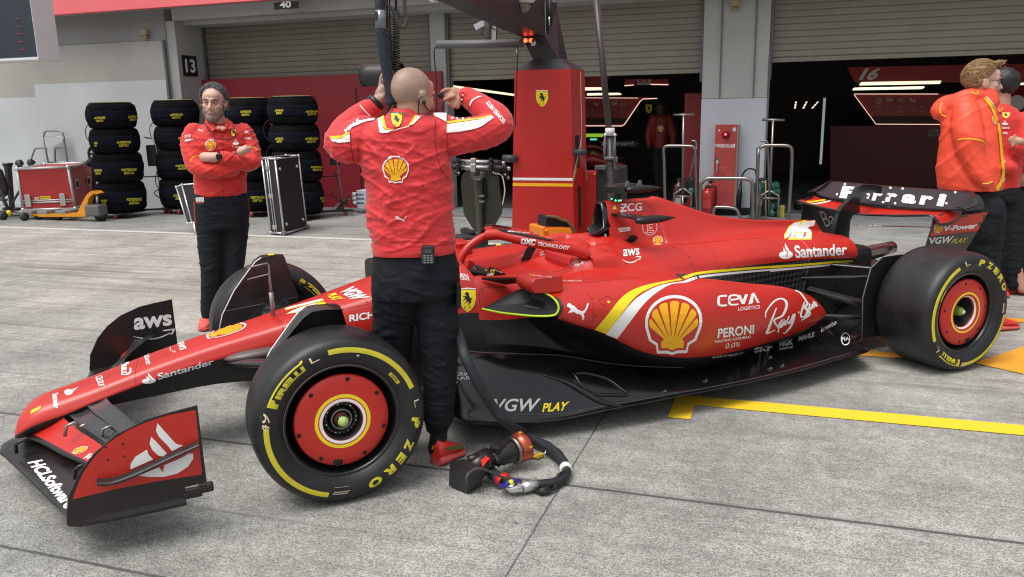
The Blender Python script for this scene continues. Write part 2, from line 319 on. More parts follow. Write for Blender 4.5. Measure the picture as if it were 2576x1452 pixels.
# ================================================================ SETTING
def structure(name,mb,loc=(0,0,0),rz=0):return solo(name,mb,None,None,loc,rz,None,'structure')
def slab(u0,u1,v0,v1,z,m):mb=MB();mb.add([bw(u0,v0,z),bw(u1,v0,z),bw(u1,v1,z),bw(u0,v1,z)],[[0,1,2,3]],m);return mb
CON=mat('pit_concrete',(.3,.29,.26),.78)
def concrete(m):
    t,b=nodes_of(m);N=t.nodes.new;L=t.links.new;tc=N('ShaderNodeTexCoord');sep=N('ShaderNodeSeparateXYZ');L(tc.outputs['Object'],sep.inputs[0])
    def math_(op,a,b_=None,c=None):
        n=N('ShaderNodeMath');n.operation=op
        for i,q in enumerate((a,b_,c)):
            if q is None:continue
            if isinstance(q,(int,float)):n.inputs[i].default_value=q
            else:L(q,n.inputs[i])
        return n.outputs[0]
    def noise_(sc,det=5,map_=None,rough=.6,dist=0):
        n=N('ShaderNodeTexNoise');n.inputs['Scale'].default_value=sc;n.inputs['Detail'].default_value=det;n.inputs['Roughness'].default_value=rough;n.inputs['Distortion'].default_value=dist
        if map_:
            mp=N('ShaderNodeMapping');mp.inputs['Scale'].default_value=map_;L(tc.outputs['Object'],mp.inputs[0]);L(mp.outputs[0],n.inputs['Vector'])
        else:L(tc.outputs['Object'],n.inputs['Vector'])
        return n.outputs[0]
    def ramp(v,a,b_,lo,hi):
        n=N('ShaderNodeMapRange');n.interpolation_type='SMOOTHSTEP';L(v,n.inputs[0])
        for i,q in zip((1,2,3,4),(a,b_,lo,hi)):n.inputs[i].default_value=q
        return n.outputs[0]
    def mix(f,c1,c2,mode='MIX'):
        n=N('ShaderNodeMixRGB');n.blend_type=mode
        if isinstance(f,(int,float)):n.inputs[0].default_value=f
        else:L(f,n.inputs[0])
        for i,c in((1,c1),(2,c2)):
            if isinstance(c,tuple):n.inputs[i].default_value=(*c,1)
            else:L(c,n.inputs[i])
        return n.outputs[0]
    v=sep.outputs[1];u=sep.outputs[0]
    warp=noise_(.8,4)
    vw=math_('ADD',v,math_('MULTIPLY',math_('SUBTRACT',warp,.5),.5))
    f1=ramp(vw,.2,2.2,0,1);f2=ramp(v,5.66,5.74,0,1);f3=ramp(v,8.03,8.06,0,1)
    base=mix(f1,(.288,.287,.266),(.362,.356,.318));base=mix(f2,base,(.270,.276,.264));base=mix(f3,base,(.20,.215,.225))
    # exposed aggregate speckle, coarse near the lane, finer further back
    vor=N('ShaderNodeTexVoronoi');vor.inputs['Scale'].default_value=190;L(tc.outputs['Object'],vor.inputs['Vector'])
    sp=N('ShaderNodeSeparateColor');L(vor.outputs['Color'],sp.inputs[0])
    agg=ramp(sp.outputs[0],.0,1.,.62,1.38);fine=ramp(noise_(320,3),.3,.7,.72,1.28)
    fs=ramp(v,-1,4,1,.45);fs2=math_('MULTIPLY',fs,ramp(f2,0,1,1,.4))
    c=mix(fs2,base,mix(1.0,base,agg,'MULTIPLY'));c=mix(.8,c,fine,'MULTIPLY')
    c=mix(1.0,c,ramp(noise_(1.1,7,None,.65),.3,.72,.76,1.16),'MULTIPLY');c=mix(1.0,c,ramp(noise_(5,7,(.6,1.3,1),.7),.3,.7,.88,1.1),'MULTIPLY');c=mix(1.0,c,ramp(noise_(14,6),.3,.7,.86,1.10),'MULTIPLY')
    # rubber laid along the direction of travel
    st=ramp(noise_(1.0,8,(.16,5.5,1),.62,.3),.52,.74,0,1);bandA=math_('MULTIPLY',ramp(v,.3,1.2,0,1),ramp(v,2.2,3.4,1,0));bandB=math_('MULTIPLY',ramp(v,-.2,.5,.55,.9),ramp(v,3.8,5,1,.2))
    stf=math_('MULTIPLY',st,math_('MULTIPLY',bandB,.62));c=mix(stf,c,(.085,.085,.085))
    st2=ramp(noise_(1.0,5,(.09,1.4,1),.5),.5,.66,0,1);c=mix(math_('MULTIPLY',math_('MULTIPLY',st2,bandA),.55),c,(.10,.10,.102));bC=math_('MULTIPLY',math_('MULTIPLY',ramp(vw,2.75,3.05,0,1),ramp(vw,3.2,3.45,1,0)),ramp(noise_(1.0,6,(.5,9,1),.6),.42,.62,0,.6));c=mix(math_('MULTIPLY',bC,ramp(u,-3,-1,1,.2)),c,(.09,.09,.092))
    st3=ramp(noise_(1.0,6,(.5,26,1),.6),.56,.7,0,1);c=mix(math_('MULTIPLY',st3,math_('MULTIPLY',bandB,.35)),c,(.10,.10,.10))
    st4=ramp(noise_(1.0,6,(.22,7,1),.62,.5),.54,.70,0,.42);c=mix(st4,c,(.12,.115,.11));st5=ramp(noise_(1.0,7,(.35,15,1),.68,.8),.55,.68,0,.5);c=mix(math_('MULTIPLY',st5,ramp(noise_(.35,3,(.5,1.6,1)),.42,.6,0,1)),c,(.085,.083,.08))
    rust=ramp(noise_(.55,4,None,.5,.6),.66,.76,0,.30);c=mix(math_('MULTIPLY',rust,ramp(v,0,2,0,1)),c,(.40,.29,.18))
    spot=N('ShaderNodeTexVoronoi');spot.inputs['Scale'].default_value=3.1;L(tc.outputs['Object'],spot.inputs['Vector']);c=mix(ramp(spot.outputs[0],.02,.045,.6,0),c,(.05,.045,.04))
    # joints between the slabs
    jit=math_('MULTIPLY',math_('SUBTRACT',noise_(9,5),.5),.010)
    def joint(co,pos,w,dark):
        d=math_('ABSOLUTE',math_('SUBTRACT',math_('ADD',co,jit),pos));return ramp(d,w*.45,w,dark,0)
    jf=None
    for co,pos,w,dk in[(v,-.302,.013,.85),(v,-1.40,.011,.8),(v,3.54,.007,.75),(v,-3.2,.01,.8),(v,1.62,.006,.3)]+[(u,1.472+3.15*k,.0055,.75)for k in range(-5,4)]:
        j=joint(co,pos,w,dk);jf=j if jf is None else math_('MAXIMUM',jf,j)
    edge=math_('MAXIMUM',joint(v,-.30,.035,.25),joint(v,3.54,.03,.2));c=mix(edge,c,(.16,.15,.14));c=mix(jf,c,(.045,.043,.04))
    L(c,b.inputs['Base Color'])
    bp=N('ShaderNodeBump');bp.inputs['Strength'].default_value=.35;bp.inputs['Distance'].default_value=.004
    hh=math_('ADD',math_('MULTIPLY',vor.outputs[0],.6),math_('MULTIPLY',jf,-1.5));L(hh,bp.inputs['Height']);L(bp.outputs[0],b.inputs['Normal'])
    L(ramp(noise_(2.2,6),.3,.7,.62,.85),b.inputs['Roughness'])
concrete(CON)
g=MB();g.add([bw(a,b_,0)for a,b_ in((-90,-70),(90,-70),(90,40),(-90,40))],[[0,1,2,3]],CON);structure('ground',g,(0,0,0),YB)
def worn(name,col,amt=.5):
    m=mat(name,col,.6);t,b=nodes_of(m);N=t.nodes.new;L=t.links.new;tc=N('ShaderNodeTexCoord');n=N('ShaderNodeTexNoise');n.inputs['Scale'].default_value=30;n.inputs['Detail'].default_value=8;n.inputs['Roughness'].default_value=.7
    L(tc.outputs['Object'],n.inputs[0]);r_=N('ShaderNodeMapRange');r_.inputs[1].default_value=.38;r_.inputs[2].default_value=.62;r_.inputs[3].default_value=amt;r_.inputs[4].default_value=0;L(n.outputs[0],r_.inputs[0])
    mx=N('ShaderNodeMixRGB');mx.inputs[1].default_value=(*col,1);mx.inputs[2].default_value=(.27,.26,.24,1);L(r_.outputs[0],mx.inputs[0]);L(mx.outputs[0],b.inputs['Base Color']);return m
WL=worn('line_white',(.62,.61,.57),.45);YL=worn('line_yellow',(.80,.36,.012),.16);YLB=worn('line_bright_yellow',(.86,.56,.010),.12);DS=mat('dark_red_strip',(.16,.03,.03),.6)
g=slab(-26,26,5.61,5.735,.004,WL);structure('road_marking_white_line',g,bw(0,5.67,0),YB)
a,b_=at(*R6(225,1303),Z=.0045),at(*R6(640,1240),Z=.0045);g=MB();w_=BE*.05;g.add([a-w_,a+w_,b_+w_*1.4,b_-w_*1.4],[[0,1,2,3]],WL);structure('road_marking_white_branch',g,a)
g=slab(1.80,16,.815,.958,.0042,YLB);g.add([bw(u,v,.0042)for u,v in((1.80,.60),(1.915,.60),(1.915,.812),(1.80,.812))],[[0,1,2,3]],YLB);structure('road_marking_yellow_line',g,bw(1.8,.8,0),YB)
g=slab(1.30,3.30,1.99,2.12,.0046,YL);structure('road_marking_yellow_bar',g,bw(2,2,0),YB)
g=MB();P_=[at(2452,913,Z=.005),at(2585,943,Z=.005),at(2585,868,Z=.005)]
g.add(P_,[[0,1,2]],YL);structure('road_marking_yellow_arrow',g,P_[0])
g=slab(3.35,14,3.13,3.25,.0044,YL);structure('road_marking_yellow_strip',g,bw(4,3,0),YB)
g=slab(-3.2,14,7.98,8.05,.0043,DS);q=text2d('PIT LANE',.02);emboss(g,q,on_quad(bw(2.6,7.99,.0046),bw(3.5,7.99,.0046),bw(3.5,8.04,.0046),bw(2.6,8.04,.0046),0),WHT);structure('road_marking_red_strip',g,bw(0,8,0),YB)
# ---- building
def wallmat(name,col,stain=.12):
    m=mat(name,col,.7,nscale=.9,namt=stain,bump=.04,bscale=80);return m
WALL=wallmat('painted_wall',(.27,.28,.275));WPAN=wallmat('white_partition',(.365,.362,.340),.12);WLOW=wallmat('pale_wall_wash',(.49,.52,.54),.12);CLM=wallmat('painted_column',(.40,.41,.40));CLW=wallmat('lower_column_paint',(.46,.49,.55),.06)
SOF=wallmat('soffit_paint',(.40,.41,.41));BAN=mat('banner_red',(.86,.17,.19),.5,nscale=1,namt=.04)
SHU=mat('shutter_metal',(.225,.213,.172),.55,nscale=2,namt=.12,rvar=.1)
t_,b_=nodes_of(SHU);n_=t_.nodes.new('ShaderNodeTexNoise');n_.inputs['Scale'].default_value=500
def block(mb,u0,u1,v0,v1,z0,z1,m,bev=.004):mb.box(bw((u0+u1)/2,(v0+v1)/2,(z0+z1)/2),(u1-u0,v1-v0,z1-z0),m,bev=bev,rz=YB);return mb
VW=8.22;VC=8.85;VS=8.98
bld=thing('pit_building','long grey pit building with roller shutters, red fascia banner and garage bays behind the car','building',bw(0,VW,0),YB)
mb=MB();block(mb,-40,-7.60,VW,VW+1.6,0,3.35,WALL);block(mb,-7.60,-7.42,VW+.02,VC+.14,0,3.10,CLM)
mb.build('wall',bld)
mb=MB();block(mb,-40,-7.66,VW-.035,VW-.003,.0,2.80,WPAN);block(mb,-7.655,-7.61,VW-.05,VW-.002,0,2.80,GRY);mb.build('wall_panel',bld);zw_=at(300,205,v=8.18).z;mb=MB();block(mb,-40,at(86,220,v=8.18).dot(BD),VW-.0385,VW-.036,0,zw_-.22,WLOW,0);block(mb,at(86,220,v=8.18).dot(BD)+.002,-7.665,VW-.0385,VW-.036,0,zw_,WLOW,0);mb.build('paint_wash',bld)
mb=MB();block(mb,-7.42,20,8.20,8.45,3.10,3.35,SOF);block(mb,-7.42,20,8.45,9.2,3.04,3.35,SOF);mb.build('soffit',bld)
mb=MB();block(mb,-7.42,20,7.95,8.195,3.28,3.7,SOF);mb.build('header_beam',bld)
mb=MB();block(mb,-10.6,20,7.80,7.94,3.26,5.2,BAN);block(mb,-10.6,20,7.942,8.195,3.285,3.4,SOF);mb.build('fascia_banner',bld)
mb=MB();block(mb,-40,40,8.4,11,3.36,6.5,WALL);mb.build('upper_storey',bld)
for u0,u1 in((-3.107,-2.855),):
    mb=MB();block(mb,u0,u1,VC,VC+.3,0,3.12,CLM,.01);mb.build('column',bld)
mb=MB();block(mb,1.09,1.99,VC,VC+.5,1.655,3.12,CLM,.01);block(mb,1.087,1.993,VC-.004,VC+.5,.10,1.652,CLW,.01);block(mb,1.09,1.99,VC+.006,VC+.5,0,.10,BLK)
for uu in(1.34,1.80):block(mb,uu-.008,uu+.008,VC-.03,VC-.006,1.66,3.12,GRY)
block(mb,1.992,2.015,VC-.02,VC+.02,0,2.2,GRY)
mb.build('column',bld)
mb=MB();block(mb,8.0,9.0,VC,VC+.5,0,3.12,CLM,.01);mb.build('column',bld)
def shutter(u0,u1,z0):
    mb=MB();p=.088;n=int((3.14-z0)/p)+1;rows=[]
    for i in range(n):
        z=z0+.03+i*p
        for dz,dv in((0,-.004),(.003,.008),(.008,.008),(.012,-.004),(.020,-.007),(p*.55,-.008),(p-.001,-.006)):
            rows.append([bw(u0,VS+dv,z+dz),bw(u1,VS+dv,z+dz)])
    mb.grid(rows,SHU,smooth=False);block(mb,u0,u1,VS-.025,VS+.02,z0-.03,z0+.03,SHU,.006)
    return mb.build('roller_shutter',bld)
shutter(-7.40,-3.11,2.12);shutter(-2.85,1.09,2.05);shutter(1.99,8.0,2.16)
for u0 in(-7.42,-3.15,-2.85,1.05,1.995):
    mb=MB();block(mb,u0,u0+.035,VS-.09,VS-.03,1.9,3.12,GRY);mb.build('shutter_rail',bld)
# numbers on black plates
mb=MB();zt_,zb_=at(476,140,u=-7.41).z,at(476,192,u=-7.41).z;block(mb,-7.419,-7.405,8.33,8.69,zb_,zt_,BLK);q0=[bw(-7.404,8.385,zb_+.06),bw(-7.404,8.635,zb_+.06),bw(-7.404,8.635,zt_-.06),bw(-7.404,8.385,zt_-.06)]
emboss(mb,text2d('13',.03),on_quad(*q0,.004),WHT);mb.build('number_plate',bld)
mb=MB();c_=at(720,14,v=7.9);
mb.box(c_,(.42,.02,.10),BLK,rz=YB);emboss(mb,text2d('40',.03),on_quad(c_+BD*-.10+BE*-.02+Vector((0,0,-.035)),c_+BD*.10+BE*-.02+Vector((0,0,-.035)),c_+BD*.10+BE*-.02+Vector((0,0,.06)),c_+BD*-.10+BE*-.02+Vector((0,0,.06))),WHT);mb.build('number_plate',bld)
# small wall lamps
for i,(px,lab)in enumerate((((365,82),'small beige wall lamp above the white partition on the left'),((1850,8),'small beige lamp high on the wide grey column'))):
    p=at(*px,v=VW-.06 if i==0 else VC-.06);mb=MB();mb.box(p,(.11,.09,.09),mat('beige_plastic',(.34,.27,.14),.5),rz=YB,bev=.01);mb.tube([p+Vector((0,0,-.05)),p+Vector((0,0,-.10))],[.035,.042],mat('beige_plastic',(.34,.27,.14)),12);solo('wall_lamp',mb,lab,'lamp',p,YB)
# timing screen board
p=thing('timing_board','dark timing screen board with thick white frame hanging at top left','screen',bw(-8.2,5.6,2.30),YB)
c0=at(95,142,v=5.5);uu=c0.dot(BD);zz=c0.z
mb=MB();block(mb,uu-3,uu,5.5,5.54,zz,zz+1.6,mat('screen_glass',(.025,.035,.05),.25));mb.build('screen',p)
mb=MB();block(mb,uu+.003,uu+.012,5.49,5.86,zz-.01,zz+1.6,mat('white_frame',(.62,.66,.68),.5));block(mb,uu-3,uu+.03,5.47,5.88,zz-.045,zz-.012,mat('white_frame',(.62,.66,.68),.5));mb.build('frame',p)
mb=MB();RL=mat('red_led',(.5,.02,.04),.5,emit=(1,.05,.12),estr=.18)
for k in range(9):
    for du,w in((-.30,.10),(-.42,.08)):
        if k<6 and du==-.30:block(mb,uu+du+.02*(k%2),uu+du+w-.01*k,5.488,5.496,zz+.10+.10*k,zz+.105+.10*k,RL,0)
mb.build('display_row',p)
# ---- garage interior
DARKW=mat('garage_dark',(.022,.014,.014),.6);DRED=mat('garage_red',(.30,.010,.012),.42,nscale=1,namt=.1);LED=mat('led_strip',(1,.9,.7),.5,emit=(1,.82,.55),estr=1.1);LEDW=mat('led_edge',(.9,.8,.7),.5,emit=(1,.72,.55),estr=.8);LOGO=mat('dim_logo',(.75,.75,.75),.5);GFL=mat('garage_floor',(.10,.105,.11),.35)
gar=thing('garage_interior','dark team garage interior with deep red partitions inside the open bays','garage',bw(0,12,0),YB)
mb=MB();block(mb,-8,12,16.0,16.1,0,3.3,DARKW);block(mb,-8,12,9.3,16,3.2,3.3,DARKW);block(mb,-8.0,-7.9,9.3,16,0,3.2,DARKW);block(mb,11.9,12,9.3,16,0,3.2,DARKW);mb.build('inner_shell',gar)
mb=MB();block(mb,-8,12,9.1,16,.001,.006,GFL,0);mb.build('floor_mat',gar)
mb=MB();block(mb,-7.40,-2.90,8.76,8.83,0,2.17,mat('door_red',(.26,.014,.024),.5,nscale=1.2,namt=.12));mb.build('red_partition',gar)
mb=MB();block(mb,-4.42,-4.40,8.752,8.759,0,1.95,BLK,0);mb.build('partition_seam',gar)
mb=MB();u_a=at(*R8(1010,600),v=9.6).dot(BD);u_b=at(*R8(1095,600),v=9.6).dot(BD);block(mb,u_a,u_b+.2,9.6,9.66,0,at(*R8(1050,533),v=9.6).z,mat('door_red',(.3,.01,.02)));mb.build('red_partition',gar)
# partition wall with sponsor marks, left open bay
def logo_wall(u0,u1,z0,z1,v,slope,names):
    mb=MB();mb.prism([bw(u0,v,z0),bw(u1,v,z0),bw(u1,v,z1),bw(u0,v,z1)],BE*.05,DRED);mb.build('logo_wall',gar);return v-.004
# left bay logo wall: its corners read from the photograph on the plane v = 13
for(quad,outl,sgn)in(((Z_:=lambda x,y:(x*.24197+1431.1,y*.24197+159.7)),0,1),):
    v=13.0;A=lambda x,y:at(*Z_(x,y),v=v)
    mb=MB();mb.prism([A(100,350),A(880,350),A(760,375),A(585,640),A(560,660),A(100,660)],BE*.06,mat('logo_wall_red',(.34,.012,.014),.4));mb.prism([A(100,570),A(615,570),A(585,625),A(100,640)],BE*-.01,DARKW);mb.build('logo_wall',gar)
    mb=MB();pts=[A(120,648),A(555,650),A(580,635),A(745,392),A(775,370),A(920,364)];mb.tube([p-BE*.03 for p in pts],.008,LEDW,6);mb.tube([A(120,358)-BE*.03,A(720,360)-BE*.03],.005,LEDW,6);mb.build('light_outline',gar)
    mb=MB();f=lambda x0,y0,x1,y1:on_quad(A(x0,y1)-BE*.02,A(x1,y1)-BE*.02,A(x1,y0)-BE*.02,A(x0,y0)-BE*.02,.004)
    emboss(mb,text2d('VGW',.03),f(447,404,508,430),LOGO);emboss(mb,text2d('PLAY',.01,.2),f(458,430,497,444),GLD);emboss(mb,art_cat(),f(260,402,313,445),LOGO)
    put_shell(mb,lambda dz:f(537,398,588,448),1)
    for tx,x,y,w,h in(('CEVA',190,490,46,12),('Santander',282,491,70,9),('PERONI',474,484,52,12),('DXC',558,488,42,20),('ceva',188,530,54,12),('Celsius',284,531,48,16),('BANG',372,531,30,16),('ZCG',472,530,40,16),('Ray-Ban',558,530,48,16)):
        emboss(mb,text2d(tx,.01),f(x-w/2,y-h/2,x+w/2,y+h/2),mat('dim_logo2',(.42,.40,.40)))
    mb.build('sponsor_mark',gar)
    mb=MB();put_shield(mb,lambda dz:on_quad(A(800,520),A(868,520),A(868,432),A(800,432),.03+dz));mb.build('shield_mark',gar)
mb=MB();v=12.0;A=lambda x,y:at(*Z_(x,y),v=v)
mb.prism([A(580,165),A(1035,165),A(1035,222),A(580,232)],BE*.05,DRED);mb.tube([A(580,232)-BE*.02,A(675,226)-BE*.02],.008,LEDW,6);mb.tube([A(850,218)-BE*.02,A(1035,222)-BE*.02],.008,LEDW,6)
mb.prism([A(713,165),A(853,165),A(853,222),A(713,222)],BE*-.02,mat('pale_plate',(.6,.6,.6)));emboss(mb,text2d('55',.04,.15),on_quad(A(720,205)-BE*.03,A(835,205)-BE*.03,A(835,160)-BE*.03,A(720,160)-BE*.03),RED2);mb.build('number_gantry',gar)
mb=MB();mb.prism([A(118,100),A(440,100),A(392,190),A(392,250),A(118,250)],BE*.05,DRED);mb.build('red_valance',gar)
# right bay
v=12.5;A=lambda x,y:at(*R9(x,y),v=v)
mb=MB();mb.prism([A(440,385),A(1452,365),A(1452,470),A(485,472)],BE*.05,mat('logo_wall_red',(.3,.01,.01)));emboss(mb,text2d('16',.05,.35),on_quad(*[A(*q)-BE*.01 for q in((505,458),(618,458),(630,388),(515,388))]),LOGO);mb.build('number_gantry',gar)
v=13.5
mb=MB();mb.prism([A(485,540),A(1452,535),A(1452,712),A(605,712)],BE*.05,mat('logo_wall_red',(.3,.01,.01)));
mb.prism([A(580,665),A(960,665),A(960,705),A(600,705)],BE*-.01,DARKW);mb.build('logo_wall',gar)
mb=MB();mb.tube([A(480,538)-BE*.03,A(960,538)-BE*.03],.006,LEDW,6);mb.tube([A(480,542)-BE*.03,A(605,710)-BE*.03,A(970,712)-BE*.03],.006,LEDW,6);mb.build('light_outline',gar)
mb=MB();f=lambda x0,y0,x1,y1:on_quad(A(x0,y1)-BE*.02,A(x1,y1)-BE*.02,A(x1,y0)-BE*.02,A(x0,y0)-BE*.02,.004)
emboss(mb,text2d('VGW',.03),f(661,563,703,578),LOGO);emboss(mb,text2d('PLAY',.01,.2),f(668,578,696,587),GLD);put_shell(mb,lambda dz:f(606,558,640,592),1);emboss(mb,art_cat(),f(796,560,833,588),LOGO)
for a_ in art_flame():emboss(mb,a_,f(736,562,752,577),LOGO)
for tx,x,y,w,h in(('Santander',744,582,44,6),('DXC',620,615,28,10),('PERONI',678,613,34,9),('aws',740,613,22,10),('RICHARD MILLE',810,615,46,5),('ceva',870,613,22,8),('BANG',932,614,34,5),('Ray-Ban',620,638,28,8),('ZCG',676,638,26,8),('Palantir',740,638,32,9),('Celsius',812,638,36,9),('GENESYS',866,638,24,8),('OMR',933,638,26,9)):
    emboss(mb,text2d(tx,.01),f(x-w/2,y-h/2,x+w/2,y+h/2),mat('dim_logo2',(.42,.40,.40)))
emboss(mb,text2d('CHARLES\nLECLERC',.04,.3),f(900,737,990,780),mat('dim_logo3',(.3,.28,.28)));mb.build('sponsor_mark',gar)
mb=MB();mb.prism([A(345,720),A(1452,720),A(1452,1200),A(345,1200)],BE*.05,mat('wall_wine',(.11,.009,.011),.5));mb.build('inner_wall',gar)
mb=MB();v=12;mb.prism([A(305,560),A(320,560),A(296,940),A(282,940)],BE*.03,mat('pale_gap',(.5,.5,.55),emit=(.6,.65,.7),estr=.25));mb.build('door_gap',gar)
# LED ceiling lamps
def lampq(zf,pts,v,lab):
    P_=[at(*zf(x,y),v=v+dv)for(x,y),dv in zip(pts,(0,0,.12,.12))];mb=MB();mb.prism(P_,Vector((0,0,.02)),LED);solo('ceiling_lamp',mb,lab,'lamp',P_[0],YB,'LED lamps inside the garages')
lampq(R9,((510,489),(970,480),(978,469),(522,477)),11.5,'long LED strip lamp under the number 16 board, upper of the pair')
lampq(R9,((472,517),(866,510),(882,502),(482,509)),11.5,'long LED strip lamp under the number 16 board, lower of the pair')
lampq(Z_,((120,282),(362,278),(330,260),(120,262)),11.5,'LED strip lamp beside the red tower, upper of the pair')
lampq(Z_,((188,334),(545,328),(520,317),(190,322)),11.5,'LED strip lamp beside the red tower, lower of the pair')
for i,x in enumerate((137,185,236)):
    P_=[at(*R9(x+dx,y),v=12.2)for dx,y in((0,620),(10,620),(16+i*14,580),(8+i*14,580))]
    mb=MB();
    for t0 in(0,.36,.7):mb.prism([P_[0].lerp(P_[3],t0),P_[1].lerp(P_[2],t0),P_[1].lerp(P_[2],t0+.26),P_[0].lerp(P_[3],t0+.26)],BE*.02,LED)
    solo('ceiling_lamp',mb,('short slanted LED lamp deep in the right garage, '+('leftmost','middle','rightmost')[i]+' of three'),'lamp',P_[0],YB,'LED lamps inside the garages')
a,b_=at(*R7(1100,490),v=10.4),at(*R7(1500,545),v=13.5);mb=MB();mb.tube([a,b_],.022,LED,6);solo('light_bar',mb,'long slanting LED light bar seen behind the bald mechanic\'s raised hand','lamp',a,YB)
p=at(*R9(1440,480),v=11);mb=MB();mb.tube([p-BD*.15,p+BD*.6],.016,LED,6);solo('light_bar',mb,'short LED light bar behind the dark-haired man on the right','lamp',p,YB)
p=at(*R9(1405,590),v=12.6);mb=MB();mb.lathe([(-.01,0),(-.01,.5),(.01,.5),(.01,0)],DRED,p,BE,24);mb.lathe([(-.02,.0),(-.02,.11),(-.03,.12),(-.03,.13)],LOGO,p-BE*.01,BE,24);mb.build('round_mark',gar)
# ================================================================ RACING CAR
car=thing('racing_car','red single seat racing car with black floor, number 16 and yellow and white stripes','racing car',(1.8,0,0))
def loft(mb,st,mf,nx=5,ns=4,mirror=True,rigid=()):
    """st: [(x or [x...], [(y,z)...])]; smooth in both directions; mf(x, segment position) -> material"""
    K=len(st[0][1]);secs=[]
    for x,pts in st:
        xs=x if isinstance(x,(list,tuple))else[x]*K
        secs.append([(xs[k],-pts[k][0],pts[k][1])for k in range(K)])
    cols=[spline([s[k]for s in secs],nx)for k in range(K)]
    rows=[]
    for i in range(len(cols[0])):
        rows.append(spline([cols[k][i]for k in range(K)],ns))
    def one(sg):
        rr=[[Vector((p[0],p[1]*sg,p[2]))for p in r_]for r_ in rows]
        mb.grid(rr,None,mf=lambda i,k:mf(rows[i][k][0],k/ns,rows[i][k][2]))
    one(1)
    if mirror:one(-1)
    return rows
# ---------------- survival cell and nose
ST=[
(-1.275,[(0,.235),(.03,.235),(.06,.232),(.08,.225),(.09,.215),(.09,.205),(.07,.20),(0,.195)]),
(-1.25,[(0,.285),(.05,.283),(.09,.272),(.115,.25),(.122,.235),(.12,.22),(.09,.20),(0,.195)]),
(-1.18,[(0,.338),(.07,.335),(.108,.318),(.13,.29),(.138,.268),(.135,.25),(.10,.215),(0,.205)]),
(-1.05,[(0,.372),(.07,.370),(.115,.353),(.138,.322),(.147,.30),(.140,.282),(.11,.245),(0,.235)]),
(-.93,[(0,.400),(.08,.398),(.122,.383),(.142,.355),(.150,.338),(.142,.318),(.11,.288),(0,.28)]),
(-.67,[(0,.470),(.085,.468),(.128,.455),(.148,.425),(.155,.405),(.146,.37),(.115,.312),(0,.30)]),
(-.43,[(0,.528),(.09,.526),(.135,.512),(.155,.48),(.163,.455),(.152,.40),(.12,.327),(0,.315)]),
(-.2,[(0,.574),(.10,.572),(.146,.558),(.168,.52),(.176,.482),(.165,.41),(.13,.318),(0,.305)]),
(.05,[(0,.628),(.12,.626),(.170,.612),(.196,.56),(.205,.50),(.190,.41),(.15,.31),(0,.295)]),
(.3,[(0,.690),(.14,.686),(.196,.668),(.232,.60),(.243,.52),(.23,.40),(.18,.30),(0,.27)]),
(.55,[(0,.745),(.15,.742),(.225,.722),(.272,.64),(.290,.555),(.29,.42),(.24,.26),(0,.2)]),
(.75,[(0,.785),(.16,.780),(.248,.755),(.302,.67),(.330,.578),(.35,.42),(.32,.22),(0,.14)]),
(.86,[(0,.79),(.18,.785),(.262,.757),(.315,.68),(.345,.572),(.38,.42),(.37,.2),(0,.12)]),
(.885,[(0,.45),(.20,.47),(.245,.735),(.318,.695),(.352,.57),(.39,.42),(.39,.2),(0,.12)]),
(1.0,[(0,.42),(.20,.44),(.255,.722),(.325,.695),(.37,.56),(.42,.42),(.42,.2),(0,.1)]),
(1.2,[(0,.40),(.20,.43),(.262,.716),(.345,.698),(.40,.56),(.43,.42),(.43,.2),(0,.1)]),
(1.38,[(0,.42),(.20,.45),(.258,.716),(.355,.702),(.42,.56),(.44,.42),(.44,.2),(0,.1)]),
(1.47,[(0,.44),(.195,.47),(.245,.775),(.345,.73),(.42,.58),(.45,.42),(.45,.2),(0,.1)]),
(1.55,[(0,.46),(.17,.50),(.225,.815),(.33,.785),(.40,.66),(.45,.45),(.45,.2),(0,.1)]),
(1.66,[(0,.50),(.16,.56),(.215,.835),(.325,.79),(.40,.68),(.45,.45),(.45,.2),(0,.1)]),
(1.72,[(0,.84),(.12,.845),(.215,.84),(.325,.785),(.40,.68),(.45,.45),(.45,.2),(0,.1)]),
(1.95,[(0,.80),(.12,.80),(.20,.79),(.30,.74),(.40,.66),(.45,.45),(.45,.2),(0,.1)])]
def mf_tub(x,k,z):
    if .88<x<1.70 and k<1.7 and z<.60:return BLK
    if x<.86 and k>=4:return CARBM
    if k>=(4.25 if x<1.4 else 6):return CARBM
    return RED
tub=MB();loft(tub,ST,mf_tub,5,4)
